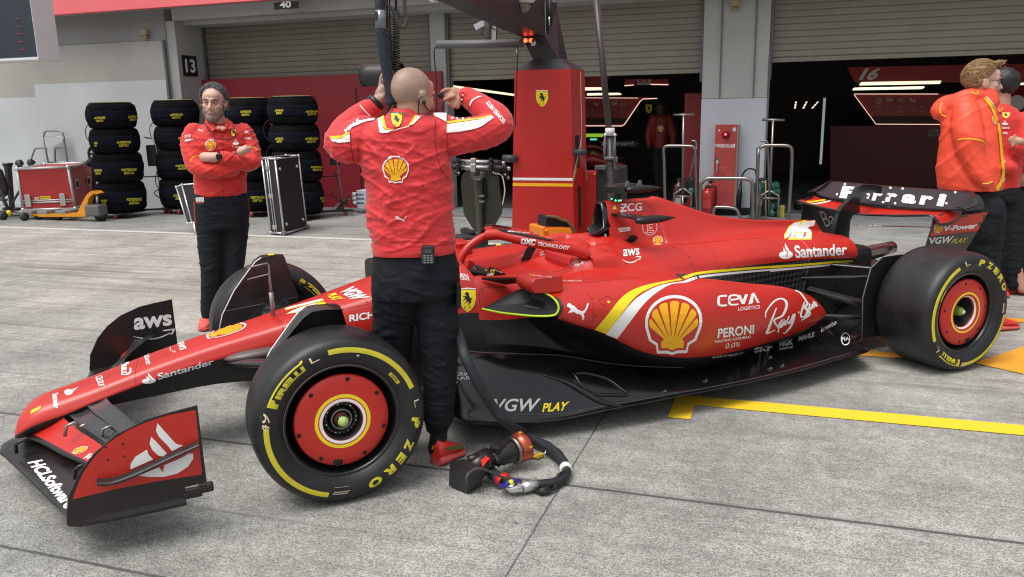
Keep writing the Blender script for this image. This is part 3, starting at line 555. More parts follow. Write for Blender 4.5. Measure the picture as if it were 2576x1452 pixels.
# ---------------- sidepods and engine cover (one moulded body)
BX=[
(1.10,[(0,.60),(.2,.62),(.34,.66),(.42,.695),(.50,.715),(.56,.722),(.63,.718),(.71,.70),(.77,.665),(.755,.605),(.60,.56),(.42,.52)]),
(1.22,[(0,.62),(.2,.64),(.34,.69),(.42,.71),(.50,.725),(.57,.73),(.64,.724),(.73,.70),(.79,.65),(.765,.555),(.58,.49),(.46,.42)]),
(1.35,[(0,.64),(.2,.66),(.34,.71),(.42,.72),(.50,.732),(.58,.735),(.66,.726),(.75,.69),(.805,.62),(.755,.50),(.56,.42),(.50,.33)]),
(1.6,[(0,.74),(.2,.75),(.30,.75),(.40,.732),(.50,.732),(.58,.735),(.67,.722),(.765,.67),(.815,.55),(.755,.365),(.60,.27),(.52,.22)]),
(1.85,[(0,.80),(.18,.80),(.30,.77),(.38,.725),(.46,.695),(.54,.692),(.64,.692),(.755,.655),(.812,.50),(.745,.297),(.62,.19),(.55,.15)]),
(2.1,[(0,.80),(.16,.80),(.28,.775),(.37,.715),(.405,.66),(.47,.635),(.59,.665),(.72,.635),(.79,.47),(.715,.268),(.60,.17),(.53,.12)]),
(2.4,[(0,.79),(.14,.79),(.26,.765),(.35,.705),(.375,.655),(.40,.53),(.53,.60),(.66,.575),(.725,.42),(.645,.252),(.52,.16),(.47,.11)]),
(2.7,[(0,.79),(.12,.79),(.23,.77),(.32,.705),(.335,.645),(.33,.48),(.46,.535),(.575,.525),(.632,.38),(.565,.245),(.44,.16),(.38,.11)]),
(2.92,[(0,.78),(.11,.78),(.21,.755),(.29,.695),(.305,.635),(.28,.43),(.42,.465),(.515,.455),(.555,.34),(.495,.245),(.38,.16),(.33,.10)]),
(3.06,[(0,.77),(.11,.77),(.20,.745),(.275,.69),(.29,.628),(.26,.41),(.39,.395),(.465,.385),(.495,.32),(.455,.265),(.34,.17),(.28,.10)]),
(3.13,[(0,.76),(.11,.76),(.19,.74),(.27,.685),(.28,.622),(.24,.42),(.36,.335),(.425,.325),(.44,.31),(.42,.295),(.30,.18),(.25,.10)]),
(3.16,[(0,.76),(.11,.76),(.19,.74),(.27,.685),(.28,.622),(.24,.42),(.26,.36),(.27,.33),(.275,.31),(.27,.29),(.24,.18),(.22,.10)]),
(3.35,[(0,.74),(.10,.74),(.175,.72),(.245,.67),(.25,.605),(.20,.46),(.19,.38),(.19,.34),(.19,.30),(.19,.27),(.19,.18),(.18,.10)]),
(3.61,[(0,.71),(.09,.71),(.165,.69),(.215,.635),(.213,.575),(.13,.50),(.12,.42),(.12,.36),(.12,.30),(.12,.26),(.12,.18),(.12,.10)])]
def mf_body(x,k,z):
    if k<4:return RED
    if k>=9:return CARBM
    if x>3.145:return CARBM
    if 4<=k<5.85 and x>1.98:return CHK
    if 4<=k<5 and x>2.3:return CHK
    return RED
body=MB();loft(body,BX,mf_body,6,4)
# open rear mouth of the cover
# ---------------- air box and shark fin
FX=[
([1.80,1.80,1.80,1.80,1.80,1.80],[(0,1.052),(.030,1.047),(.050,1.0),(.068,.905),(.085,.80),(.13,.73)]),
(2.0,[(0,1.05),(.038,1.045),(.068,.99),(.095,.895),(.125,.80),(.20,.73)]),
(2.12,[(0,1.05),(.034,1.043),(.068,.975),(.105,.885),(.145,.80),(.23,.74)]),
(2.17,[(0,1.055),(.028,1.045),(.07,.97),(.118,.88),(.165,.80),(.25,.75)]),
(2.35,[(0,.995),(.020,.985),(.05,.93),(.10,.855),(.15,.80),(.23,.75)]),
(2.6,[(0,.915),(.014,.908),(.03,.87),(.06,.83),(.11,.795),(.2,.76)]),
(2.9,[(0,.862),(.010,.857),(.016,.835),(.03,.81),(.06,.79),(.14,.76)]),
(3.2,[(0,.838),(.008,.834),(.010,.815),(.014,.795),(.035,.775),(.12,.74)]),
([3.44,3.44,3.455,3.475,3.50,3.50],[(0,.818),(.008,.814),(.009,.79),(.011,.765),(.015,.735),(.09,.70)])]
fin=MB();loft(fin,FX,lambda x,k,z:RED,6,4)
allb=MB()
for q in(tub,body,fin):allb.add(q.v,q.f,BLK)
BV=allb.bvh();TV=tub.bvh()
sf=lambda quad,off=.0016:on_surf(BV,quad,off)
def Q(zf,*pts):return[zf(*p)for p in pts]
def txt(mb,s,zf,bl,br,tr,tl,m=WHT,bold=.02,shear=0,n=10,k=4,bv=None):put_text(mb,bv or BV,s,Q(zf,bl,br,tr,tl),m,bold,shear,n,k,.0028)
# --- livery: sidepod
ribbon(body,BV,Q(R4,(60,868),(120,800),(200,700),(255,655),(320,625),(420,600),(540,580)),Q(R4,(128,893),(190,810),(262,715),(310,668),(360,640),(430,612),(540,588)),YEL)
ribbon(body,BV,Q(R4,(125,897),(200,800),(275,712),(330,668),(400,630),(470,608),(580,592)),Q(R4,(190,920),(265,820),(330,735),(385,680),(440,640),(500,610),(590,600)),WHT)
ribbon(body,BV,Q(R4,(530,583),(580,560),(640,542),(760,527),(1000,508),(1250,492),(1452,474)),Q(R4,(545,590),(600,572),(650,555),(770,541),(1000,521),(1250,504),(1452,485)),YEL)
ribbon(body,BV,Q(R5,(0,650),(150,640),(300,628),(475,615)),Q(R5,(0,664),(150,652),(300,640),(470,627)),YEL)
ribbon(body,BV,Q(R4,(570,592),(620,571),(660,561),(770,547),(1000,527),(1250,509),(1452,491)),Q(R4,(590,600),(630,585),(670,573),(780,559),(1000,537),(1250,519),(1452,498)),WHT)
ribbon(body,BV,Q(R5,(0,672),(150,658),(300,643),(468,631)),Q(R5,(0,684),(150,668),(300,652),(460,637)),WHT)
put_shell(body,lambda dz:sf(Q(R4,(348,1005),(655,1000),(690,672),(345,672)),.0018+dz),12)
def logo_ceva(mb,sfn):
    # rounded lettering built from strokes
    def stroke(pts,w,m=WHT):
        pts=spline(pts,5)if len(pts)>2 else[list(a)for a in pts];A=[];B=[]
        for i,p in enumerate(pts):
            d=Vector((pts[min(i+1,len(pts)-1)][0]-pts[max(i-1,0)][0],pts[min(i+1,len(pts)-1)][1]-pts[max(i-1,0)][1])).normalized();A.append((p[0]-d.y*w/2.4,p[1]+d.x*w));B.append((p[0]+d.y*w/2.4,p[1]-d.x*w))
        emboss(mb,poly2d([A+B[::-1]]),sfn,m,4,3)
    stroke([(.22,.85),(.10,.86),(.03,.76),(.03,.24),(.10,.12),(.22,.12)],.075);stroke([(.27,.5),(.47,.56),(.47,.80),(.40,.86),(.32,.84),(.28,.74),(.28,.24),(.35,.12),(.49,.12)],.07)
    stroke([(.50,.85),(.60,.14)],.085);stroke([(.60,.10),(.68,.88)],.085);emboss(mb,poly2d([[(.72,.02),(.80,.92),(.86,1.0),(.99,.10),(.93,.10),(.85,.72),(.83,.12)]]),sfn,WHT,3,3)
logo_ceva(body,sf(Q(R4,(762,742),(1005,722),(1005,655),(762,668))))
txt(body,'LOGISTICS',R4,(878,762),(1003,748),(1003,728),(878,742),bold=.01)
txt(body,'PERONI',R4,(760,918),(970,890),(970,838),(765,862),bold=.03);txt(body,'NASTRO AZZURRO',R4,(748,944),(952,914),(952,900),(748,929));txt(body,'0.0%',R4,(805,976),(892,962),(892,936),(808,946),bold=0,shear=.2)
def script(mb,bv,strokes,w,m=WHT,off=.0018):
    for s_ in strokes:
        P_=spline(s_,6);A=[];B=[]
        for i,p in enumerate(P_):
            a=P_[max(i-1,0)];b_=P_[min(i+1,len(P_)-1)];d=Vector((b_[0]-a[0],b_[1]-a[1]));d=d.normalized()if d.length>0 else Vector((1,0));t=i/(len(P_)-1);ww=w*(.5+.9*math.sin(PI*min(max(t,.08),.92)))
            ww*=.75+.5*abs(d.y);A.append((p[0]-d.y*ww,p[1]+d.x*ww));B.append((p[0]+d.y*ww,p[1]-d.x*ww))
        f=on_surf(bv,lambda s,t:(s,t),off);rows=[[f(*a),f(*b_)]for a,b_ in zip(A,B)];rows=[r_ for r_ in rows if None not in r_]
        if len(rows)>1:mb.grid(rows,m)
def rayban(mb,bv,zf,k=1.0,w=1.6):
    S_=[[(1098,745),(1072,810),(1050,870),(1045,890),(1090,870)],[(1036,800),(1040,765),(1080,712),(1120,692),(1150,705),(1155,740),(1130,790),(1085,815),(1110,860),(1105,884)],
[(1148,812),(1130,815),(1115,845),(1125,852),(1148,818),(1145,840),(1158,838)],[(1170,790),(1160,825),(1175,828),(1200,780),(1185,840),(1150,885),(1138,884)],[(1222,768),(1228,772)],
[(1260,710),(1248,740),(1238,790),(1258,795),(1275,765),(1262,735),(1275,725),(1268,705),(1235,660),(1205,645)],[(1250,745),(1280,760),(1285,785),(1240,815)],[(1290,720),(1285,755),(1298,745),(1305,722)],[(1310,705),(1308,745),(1318,715),(1325,735),(1334,728)]]
    script(mb,bv,[[zf(*p)for p in s_]for s_ in S_],w*k)
rayban(body,BV,R4,1,1.9)
LOWT=lambda:(txt(flo,'VISTAJET',R4,(730,1035),(912,1012),(914,996),(732,1020),m=mat('pale_letter',(.6,.6,.6)),bold=.0,shear=.2,bv=CBV),txt(flo,'SKF',R4,(970,1005),(1075,990),(1078,955),(973,970),bold=.05,bv=CBV),
txt(flo,'NGK',R4,(1116,972),(1195,955),(1195,922),(1118,938),bold=.04,bv=CBV),txt(flo,'SPARK PLUGS',R4,(1116,988),(1193,974),(1194,964),(1117,978),bv=CBV),txt(flo,'MAHLE',R4,(1225,937),(1315,912),(1317,884),(1228,908),bold=.04,bv=CBV),txt(flo,'brembo',R4,(1355,885),(1442,842),(1442,812),(1355,856),bold=.01,bv=CBV))
emboss(body,art_cat(),sf(Q(R3,(772,812),(897,812),(897,715),(772,715))),WHT,4,4)
# upper engine cover marks
for a_ in art_flame2():emboss(body,a_,sf(Q(R5,(50,612),(130,608),(130,518),(50,518))),WHT,4,4)
txt(body,'Santander',R5,(145,606),(438,586),(438,524),(135,534),bold=.025,n=10,k=4)
txt(body,'aws',R4,(222,452),(316,445),(316,404),(222,411),bold=.02);
for a_ in art_arrow():emboss(body,a_,sf(Q(R4,(216,488),(326,484),(326,448),(216,452))),WHT,4,3)
txt(body,'ZCG',R4,(203,196),(330,188),(328,144),(208,150),bold=.012);emboss(body,poly2d([[(0,.4),(1,.5),(1,.6),(0,.5)]]),sf(Q(R4,(205,190),(250,186),(250,150),(207,152))),WHT)
txt(body,'CHARLES',R4,(194,300),(263,292),(263,280),(194,287),bold=.05,shear=.25);txt(body,'LECLERC',R4,(200,312),(266,303),(266,292),(200,300),bold=.05,shear=.25)
emboss(body,poly2d([[(0,0),(1,0),(.5,1)]]),sf(Q(R4,(162,180),(186,180),(186,156),(162,156))),YEL,2,2);emboss(body,poly2d([[(.35,.1),(.6,.5),(.5,.5),(.6,.95),(.35,.45),(.5,.45)]]),sf(Q(R4,(168,178),(180,178),(180,164),(168,164)),.0022),BLK)
PINK=mat('pale_red_line',(.75,.42,.40));emboss(body,poly2d([ell(.5,.5,.5,.5),ell(.5,.5,.455,.455)]),sf(Q(R4,(330,330),(418,330),(418,236),(330,236))),PINK,4,4)
emboss(body,poly2d([[(.0,.0),(.9,.0),(1,.25),(.4,.25),(.4,.42),(.8,.42),(.8,.6),(.4,.6),(.4,.8),(.9,.8),(.9,1),(.0,1),(.0,.85),(.15,.85),(.15,.15),(.0,.15)],[(.12,.06),(.12,.10),(.22,.10),(.22,.90),(.12,.90),(.12,.94),(.82,.94),(.82,.86),(.32,.86),(.32,.54),(.72,.54),(.72,.48),(.32,.48),(.32,.19),(.9,.19),(.84,.06)]]),sf(Q(R4,(354,318),(400,314),(398,258),(354,258))),PINK,2,2)
put_shell(body,lambda dz:sf(Q(R4,(395,388),(448,385),(452,333),(390,333)),.0018+dz),3)
def num16(mb,bv,quad,off=.0018):
    for bold,m,o in((.11,YEL,0),(.05,WHT,.0008)):
        emboss(mb,text2d('16',bold,.35),on_surf(bv,quad if bold>.1 else[(lerp(quad[0][0],quad[2][0],.0)+e[0],lerp(quad[0][1],quad[0][1],0)*0+e[1])for e in[(0,0)]*0]or quad,off+o),m,6,6)
q16=Q(R5,(78,520),(236,520),(262,390),(100,402));
def shrink(q,f):
    cx=sum(p[0]for p in q)/4;cy=sum(p[1]for p in q)/4;return[(cx+(p[0]-cx)*f,cy+(p[1]-cy)*f)for p in q]
def put16(mb,bv,q,flip=False):
    tx=text2d('16',.10,.35);emboss(mb,tx,on_surf(bv,shrink(q,1.05),.0018),YEL,6,6);tx=text2d('16',.055,.35);emboss(mb,tx,on_surf(bv,shrink(q,.97),.0032),WHT,6,6)
ONE=Q(Z1,(152,575),(200,500),(238,460),(304,450),(300,480),(236,622),(190,622),(240,528),(185,606),(152,612));SIX=Q(Z1,(330,446),(452,434),(440,490),(392,498),(374,520),(406,530),(416,562),(408,622),(262,622),(266,570),(292,508));SIH=Q(Z1,(345,560),(366,556),(358,600),(334,606))
for L_ in(ONE,SIX):
    cx=sum(p[0]for p in L_)/len(L_);cy=sum(p[1]for p in L_)/len(L_);big=[(p[0]+2.6*(1 if p[0]>cx else-1),p[1]+2.6*(1 if p[1]>cy else-1))for p in L_];pxart(fin,BV,[big],YEL,10,10,.0018)
pxart(fin,BV,[ONE],WHT,10,10,.0034);pxart(fin,BV,[SIX],WHT,10,10,.0034);pxart(fin,BV,[SIH],RED,4,4,.0045)
# black gearbox-fairing letters on the floor side
txt(tub,'RICHARD MILLE',R2,(690,244),(1160,175),(1160,132),(690,204),bold=.03,n=14,bv=TV)
txt(tub,'PERONI',Z3,(365,975),(480,990),(455,905),(360,895),n=4,bv=TV)
def rot_q(q,k=1):return q[k:]+q[:k]
put_shield(tub,lambda dz:on_surf(TV,Q(R3,(158,770),(252,768),(252,640),(158,640)),.0018+dz),5)
# nose lettering (reads across the nose)
put16(tub,TV,rot_q(Q(Z5,(1230,935),(1760,830),(1670,735),(1160,830)),0)[::-1][1:]+rot_q(Q(Z5,(1230,935),(1760,830),(1670,735),(1160,830)),0)[::-1][:1])
txt(tub,'VGW',Z5,(1880,640),(2040,755),(2290,715),(2070,575),bold=.05,bv=TV,n=6,k=6)
txt(tub,'PLAY',Z5,(1735,690),(1810,765),(1960,735),(1840,660),m=YEL,bold=.04,bv=TV,n=4,k=4)
shq=Q(Z5,(205,1275),(215,1170),(650,1010),(770,1050));
put_shell(tub,lambda dz:on_surf(TV,[Z5(215,1265),Z5(195,1170),Z5(640,1010),Z5(790,1060)][::1]and[Z5(195,1165),Z5(230,1275),Z5(770,1105),Z5(640,1005)],.0018+dz),8)
txt(tub,'aws',R1,(1010,362),(1030,410),(1070,398),(1050,358),bold=.02,bv=TV);
for a_ in art_arrow():emboss(tub,a_,on_surf(TV,Q(R1,(965,385),(985,425),(1005,418),(990,380))),WHT,3,3)
txt(tub,'Palantir',R1,(822,430),(838,495),(870,488),(858,418),bold=.01,bv=TV);txt(tub,'IRELLI',R1,(695,485),(695,550),(725,550),(725,478),bold=.05,bv=TV)
pxart(tub,TV,[Q(R1,(722,478),(750,466),(752,530),(738,545),(724,548),(724,538),(738,534),(742,524),(741,482),(722,490))],WHT,2,2)
txt(tub,'CELSIUS',R1,(545,560),(565,612),(600,610),(585,550),bold=.02,bv=TV);txt(tub,'Santander',R1,(300,660),(308,738),(345,738),(335,650),bold=.03,bv=TV)
for a_ in art_flame2():emboss(tub,a_,on_surf(TV,Q(R1,(360,640),(385,672),(470,620),(440,610))),WHT,3,3)
pxart(tub,TV,[Q(R1,(175,770),(180,750),(236,722),(228,742))],YEL,2,2)
txt(tub,'Santander',R1,(905,575),(1222,484),(1222,452),(900,540),m=mat('silver_letter',(.62,.62,.64)),bold=.02,bv=TV,n=10)
for a_ in art_flame2():emboss(tub,a_,on_surf(TV,Q(R1,(812,600),(892,592),(892,530),(812,538))),WHT,4,4)
txt(tub,'AUTOMOTIVE',Z3,(1610,1003),(1905,1002),(1905,980),(1610,982),m=PINK,bold=.01,bv=BV)
def seam(mb,bv,zf,pts,r_=.0011,m=None):
    P_=[bv.ray_cast(CAM,ray(*q).normalized())[0]for q in spline([list(zf(*p))for p in pts],6)];P_=[p for p in P_ if p]
    if len(P_)>2:mb.tube(P_,r_,m or BLK,4,cap=False)
for zf,L_ in((R4,[(345,130),(395,190),(430,280),(462,370),(480,385)]),(R4,[(500,395),(560,415),(600,460),(640,540)]),(R4,[(690,385),(745,440),(775,520),(830,515)]),(R4,[(1035,385),(1065,430),(1075,465)]),(R3,[(880,645),(910,690),(925,750),(918,830)]),(R3,[(275,640),(272,700),(285,760)]),(R3,[(275,640),(300,630),(420,628)]),(R4,[(0,600),(100,590),(250,578),(330,572)]),(R4,[(480,388),(700,370),(900,352),(1010,345)]),(R4,[(88,690),(112,690),(125,680),(140,680),(150,690),(190,695)]),(R4,[(90,692),(92,720),(120,728),(138,742)])):seam(body,BV,zf,L_)
for zf,L_ in((R1,[(792,455),(775,520),(772,605)]),(R2,[(640,175),(760,150),(820,138)]),(R2,[(300,235),(312,300)]),(Z5,[(1100,950),(1120,1010),(1120,1080)])):seam(tub,TV,zf,L_)
for zf,x,y in((R4,50,690),(R4,68,790),(R4,207,208),(R4,462,362),(R4,548,420),(R4,598,450),(R4,608,495),(R3,290,648),(R2,655,170),(R2,790,132),(R2,300,240),(R1,775,535)):
    h=(BV if zf is not R1 else TV).ray_cast(CAM,ray(*zf(x,y)).normalized())
    if h[0]:body.lathe([(.0005,.0),(.0008,.0035),(0,.004)],DRK,h[0],-h[1]if h[1].dot(h[0]-CAM)>0 else h[1],8)
h=BV.ray_cast(CAM,ray(*R4(141,711)).normalized());body.lathe([(.001,0),(.0012,.007),(0,.0075)],FLUO,h[0],h[1]if h[1].dot(h[0]-CAM)<0 else-h[1],12)
tub.build('chassis',car);body.build('engine_cover',car);fin.build('shark_fin',car)
# cover interior cap and dark core
mb=MB();mb.lathe([(0,0),(0,.09),(.02,.09)],DRK,(3.55,0,.6),(1,0,0),20);mb.box((3.3,0,.42),(1.1,.30,.42),BLK,bev=.05);mb.build('gearbox',car);mb=MB();mb.box((1.62,0,.62),(.25,.38,.3),RED2,bev=.04);mb.build('seat_back',car)
# ---------------- floor
FL=[
(.58,[(.30,.40),(.40,.405),(.48,.40),(.54,.38),(.60,.32),(.63,.22),(.625,.17),(.3,.17)]),
(.66,[(.30,.42),(.42,.425),(.52,.42),(.585,.385),(.64,.31),(.685,.20),(.685,.125),(.3,.12)]),
(.85,[(.30,.42),(.44,.42),(.545,.41),(.62,.365),(.68,.27),(.725,.155),(.725,.105),(.3,.09)]),
(1.1,[(.30,.40),(.46,.385),(.57,.36),(.65,.30),(.71,.215),(.75,.12),(.745,.09),(.3,.07)]),
(1.35,[(.30,.33),(.50,.315),(.60,.275),(.68,.24),(.745,.185),(.785,.13),(.78,.108),(.3,.065)]),
(1.6,[(.30,.25),(.54,.24),(.63,.215),(.71,.19),(.77,.16),(.80,.132),(.795,.115),(.3,.07)]),
(1.8,[(.30,.20),(.54,.19),(.63,.175),(.71,.16),(.77,.145),(.80,.130),(.795,.118),(.3,.08)]),
(2.05,[(.30,.18),(.54,.165),(.63,.155),(.71,.145),(.765,.135),(.80,.128),(.797,.117),(.3,.09)]),
(2.5,[(.30,.17),(.48,.155),(.57,.148),(.66,.14),(.73,.132),(.775,.126),(.772,.116),(.3,.09)]),
(3.0,[(.20,.16),(.38,.15),(.47,.145),(.57,.138),(.65,.131),(.705,.125),(.702,.115),(.2,.09)]),
(3.25,[(.18,.17),(.32,.15),(.42,.143),(.52,.135),(.60,.13),(.66,.124),(.657,.114),(.2,.09)]),
(3.45,[(.15,.20),(.25,.16),(.32,.13),(.36,.12),(.39,.11),(.41,.10),(.405,.07),(.15,.07)]),
(4.05,[(.10,.36),(.20,.35),(.26,.34),(.32,.33),(.36,.30),(.38,.20),(.375,.18),(.1,.30)])]
flo=MB();loft(flo,FL,lambda x,k,z:CARB,6,5)
# raised blister and pocket on the floor shoulder
bl=at(*R3(960,1185),Y=-.60)
FV=flo.bvh();cb_=MB();cb_.add(flo.v,flo.f,BLK);cb_.add(body.v,body.f,BLK);CBV=cb_.bvh();LOWT()
tF=lambda s,bl_,br,tr,tl,**k:txt(flo,s,R3,bl_,br,tr,tl,bv=FV,**k)
tF('VGW',(345,1335),(600,1338),(622,1262),(355,1265),m=mat('silver_letter2',(.55,.55,.56)),bold=.02,shear=.1);tF('PLAY',(630,1340),(768,1330),(788,1280),(636,1290),m=YEL,bold=.03,shear=.1)
tF('SCUDERIA',(40,1138),(215,1132),(215,1112),(40,1118),m=PINK if 0 else LOGO,bold=0);tF('FERRARI',(60,1162),(228,1154),(228,1136),(60,1142),m=LOGO,bold=0);tF('HP',(105,1184),(148,1183),(148,1164),(105,1166),m=LOGO,bold=0)
emboss(flo,poly2d([ell(.5,.5,.5,.5,n=28),ell(.5,.5,.42,.42,n=28)]),on_surf(FV,Q(R5,(405,1105),(458,1105),(458,1032),(405,1032))),LOGO,3,3);txt(flo,'FIA',R5,(410,1080),(452,1078),(452,1056),(410,1058),m=LOGO,bold=.02,bv=FV)
EDG=mat('edge_wear_glint',(.06,.06,.063),.25)  # worn grey on the outer edge, painted reflection along the upper crease
for r_,m_,L_ in((.0035,EDG,[(150,985),(260,998),(340,1002),(560,1010),(750,1018),(1000,1060),(1200,1078),(1440,1086)]),(.0022,BLK,[(345,790),(342,900),(338,1000)]),(.0022,BLK,[(750,800),(752,900),(750,1005)])):seam(flo,CBV,R3,L_,r_,m_)
fe=spline([list(s_[1][5])+[s_[0]]for s_ in FL[1:-2]],6);flo.tube([(p[2],-p[0]-.001,p[1])for p in fe],.0028,EDG,5)
flo.build('floor',car)
for x,y in((1060,1030),(1130,1078),(1060,1095),(690,1165),(455,1225)):
    mb=MB();h=FV.ray_cast(CAM,ray(*R4(x,y)).normalized())[0]
    if h:mb.box(h+Vector((0,0,.002)),(.03,.014,.006),STLD,bev=.002);mb.box(h+Vector((.008,0,.007)),(.010,.010,.006),STL,bev=.002);mb.build('floor_bracket',car)
mb=MB()
for a,b_ in(((0,1358),(470,1275)),):
    p0=FV.ray_cast(CAM,ray(*R4(60,1350)).normalized())[0];p1=FV.ray_cast(CAM,ray(*R4(480,1272)).normalized())[0]
    if p0 and p1:mb.tube([p0,p0.lerp(p1,.5)+Vector((0,-.003,0)),p1],.004,STLD,5)
if mb.v:mb.build('floor_edge_strip',car)
mb=MB();p0=at(*R5(262,1048),Y=-.40);p1=at(*R5(352,1165),Y=-.60);mb.tube([p0,p1],.003,STL,6);mb.sphere(p1,.010,STL,10);mb.build('floor_stay',car)
# second moulded ridge running over the floor
mb=MB();rows=[]
for i,(x,y)in enumerate(((640,1125),(760,1160),(880,1230),(980,1285),(1080,1310))):
    pass
A=Q(R3,(640,1130),(760,1165),(880,1232),(980,1285),(1090,1308));
for p in spline(A,6):
    h=FV.ray_cast(CAM,ray(*p).normalized())[0]
    if h:rows.append(h)
if len(rows)>4:mb.tube(rows,[.004+.014*math.sin(PI*i/(len(rows)-1))for i in range(len(rows))],CARB,10)
lp=[R3(*p)for p in((815,1120),(880,1118),(1000,1150),(1080,1205),(1118,1240),(1040,1243),(920,1235),(850,1180))];lp=spline(lp+[lp[0]],4);rr=[]
for p in lp:
    h=FV.ray_cast(CAM,ray(*p).normalized())[0]
    if h:rr.append(h)
if len(rr)>8:mb.tube(rr,.010,CARB,8,cap=False)
mb.build('floor_ridge',car)
# ---------------- sidepod inlet
for sg in(1,-1):
    mb=MB();Yv=lambda p:Vector((p[0],p[1]*sg,p[2]))
    I_=lambda x,y,Y:tuple(at(*Z3(x,y),Y=Y))
    tip=I_(640,1340,-.47)
    rim=spline([tip,I_(900,1195,-.48),I_(1130,1085,-.50),I_(1235,1072,-.53),I_(1380,1120,-.62),I_(1500,1175,-.70),I_(1575,1240,-.755),I_(1608,1320,-.775),I_(1590,1390,-.775),I_(1520,1428,-.765),I_(1300,1432,-.72),I_(1050,1410,-.64),I_(850,1385,-.56),tip],5)
    ctr=Vector(I_(1250,1270,-.60));rows=[]
    for t,dx in((0,0),(.10,.010),(.30,.022),(.65,.030),(1,.034)):rows.append([Yv((lerp(p[0],ctr[0],t)+dx,lerp(p[1],ctr[1],t)+dx*.8,lerp(p[2],ctr[2],t)))for p in rim])
    DISH=mat('inlet_dish',(.020,.020,.022),.6,rvar=.08)
    mb.grid(rows,DISH)
    mb.grid([[Yv(p)for p in rim],[Yv((p[0]+.05,p[1]*.95,p[2]-.012))for p in rim]],CARBM)
    DV=mb.bvh()
    if sg==1:pxart(mb,DV,[Q(Z3,(1155,1315),(1270,1215),(1350,1225),(1435,1268),(1430,1312),(1375,1345))],DRK,3,3,.002);pxart(mb,DV,[Q(Z3,(1160,1312),(1180,1300),(1290,1320),(1375,1338),(1375,1347),(1280,1335))],GRY,3,2,.003)
    mb.tube([Yv(p)for p in rim[15:66]],.0050,FLUO,6)
    mb.grid([[Yv(I_(1560,1180,-.72)),Yv(I_(1640,1230,-.76)),Yv(I_(1668,1320,-.785)),Yv(I_(1640,1410,-.785)),Yv(I_(1560,1440,-.77))],[Yv(rim[27]),Yv(rim[31]),Yv(rim[35]),Yv(rim[40]),Yv(rim[45])]],CARBM)
    mb.build('sidepod_inlet',car)
# ---------------- air box mouth
mb=MB();th=[(0,1.047),(-.03,1.040),(-.05,.99),(-.066,.91),(-.068,.885),(-.05,.868),(0,.862),(.05,.868),(.068,.885),(.066,.91),(.05,.99),(.03,1.040)]
rows=[]
for x,s_ in((1.81,1.04),(1.775,1.03),(1.765,.97),(1.775,.88),(1.86,.80)):rows.append([Vector((x+(.955-z)*.28*0+(-.04 if z<.9 else 0),y*s_,.95+(z-.95)*s_))for y,z in th])
mb.grid(rows,CARB,closed=True,mf=lambda i,k:CARB if i<3 else DRK);mb.add(rows[-1],[list(range(len(th)))],DRK);mb.tube([(1.775,-.062,.87),(1.80,-.080,.80),(1.81,-.095,.76)],.012,CARB,8);mb.tube([(1.775,.062,.87),(1.80,.08,.80)],.012,CARB,8)
mb.box((1.80,0,.84),(.06,.05,.12),BLK);mb.build('air_intake',car)
mb=MB();mb.prism([(1.70,-.02,.70),(1.85,-.02,.70),(1.88,-.02,.90),(1.80,-.02,.90)],(0,.04,0),BLK);mb.build('roll_hoop',car)
for sg in(1,-1):
    c=BV.ray_cast(CAM,ray(*R4(272,358)).normalized())[0]if sg==1 else Vector((1.9,.17,.835));M_=Matrix.Rotation(R(20)*sg,3,'X')
    mb=MB();mb.sphere(c+Vector((0,.006*sg,0)),(.042,.016,.034),DRK,16,M_);mb.tube([c+Vector((-.042*math.cos(t),-.004*sg,.034*math.sin(t)))for t in[i*PI/8 for i in range(17)]],.004,RED,6);mb.build('side_duct',car)
# camera pod above the air box, side camera horns
def pod(mb,c,L,w,h,m):
    prof=[(-.0,.30),(.04,.72),(.15,.95),(.4,1),(.65,.82),(.85,.45),(1,.03)]
    rows=[]
    for t,s_ in prof:rows.append([Vector(c)+Vector((t*L,math.cos(a)*w*s_,math.sin(a)*h*s_))for a in[i*2*PI/14 for i in range(14)]])
    mb.grid(rows,m,closed=True);mb.add(rows[0],[list(range(14))],DRK)
mb=MB();mb.prism([(1.80,-.085,1.105),(1.84,-.085,1.135),(1.965,-.085,1.135),(1.965,-.085,1.10),(1.85,-.085,1.098)],(0,.17,0),CARB,CARB);pod(mb,(1.90,-.09,1.118),.25,.028,.022,CARBM);pod(mb,(1.90,.09,1.118),.25,.028,.022,CARBM)
mb.prism([(1.875,-.008,1.04),(1.91,-.008,1.04),(1.93,-.008,1.11),(1.895,-.008,1.11)],(0,.016,0),CARBM)
for x in(1.915,2.0):mb.prism([(x,-.06,1.13),(x+.03,-.06,1.13),(x+.024,-.06,1.165),(x+.012,-.06,1.165)],(0,.012,0),GRY)
mb.build('onboard_camera',car)
LG=mat('green_light',(.1,.8,.4),emit=(.1,1,.4),estr=3)
mb=MB()
for x,y in((157,122),(180,130),(198,131),(210,130)):
    mb.sphere(at(*R4(x,y),Y=-.03),.0045,LG,8)
mb.tube([at(*R4(150,124),Y=-.02),at(*R4(212,133),Y=-.02)],.004,BLK,6);mb.build('status_light',car)
for sg in(1,):
    mb=MB();pod(mb,(1.83,-.30*sg,.968),.27,.034,.024,CARBM);mb.prism([(1.82,-.05*sg,.975),(1.88,-.05*sg,.98),(1.93,-.29*sg,.975),(1.85,-.29*sg,.968)],(0,0,.010),CARB);mb.build('side_camera_pod',car)
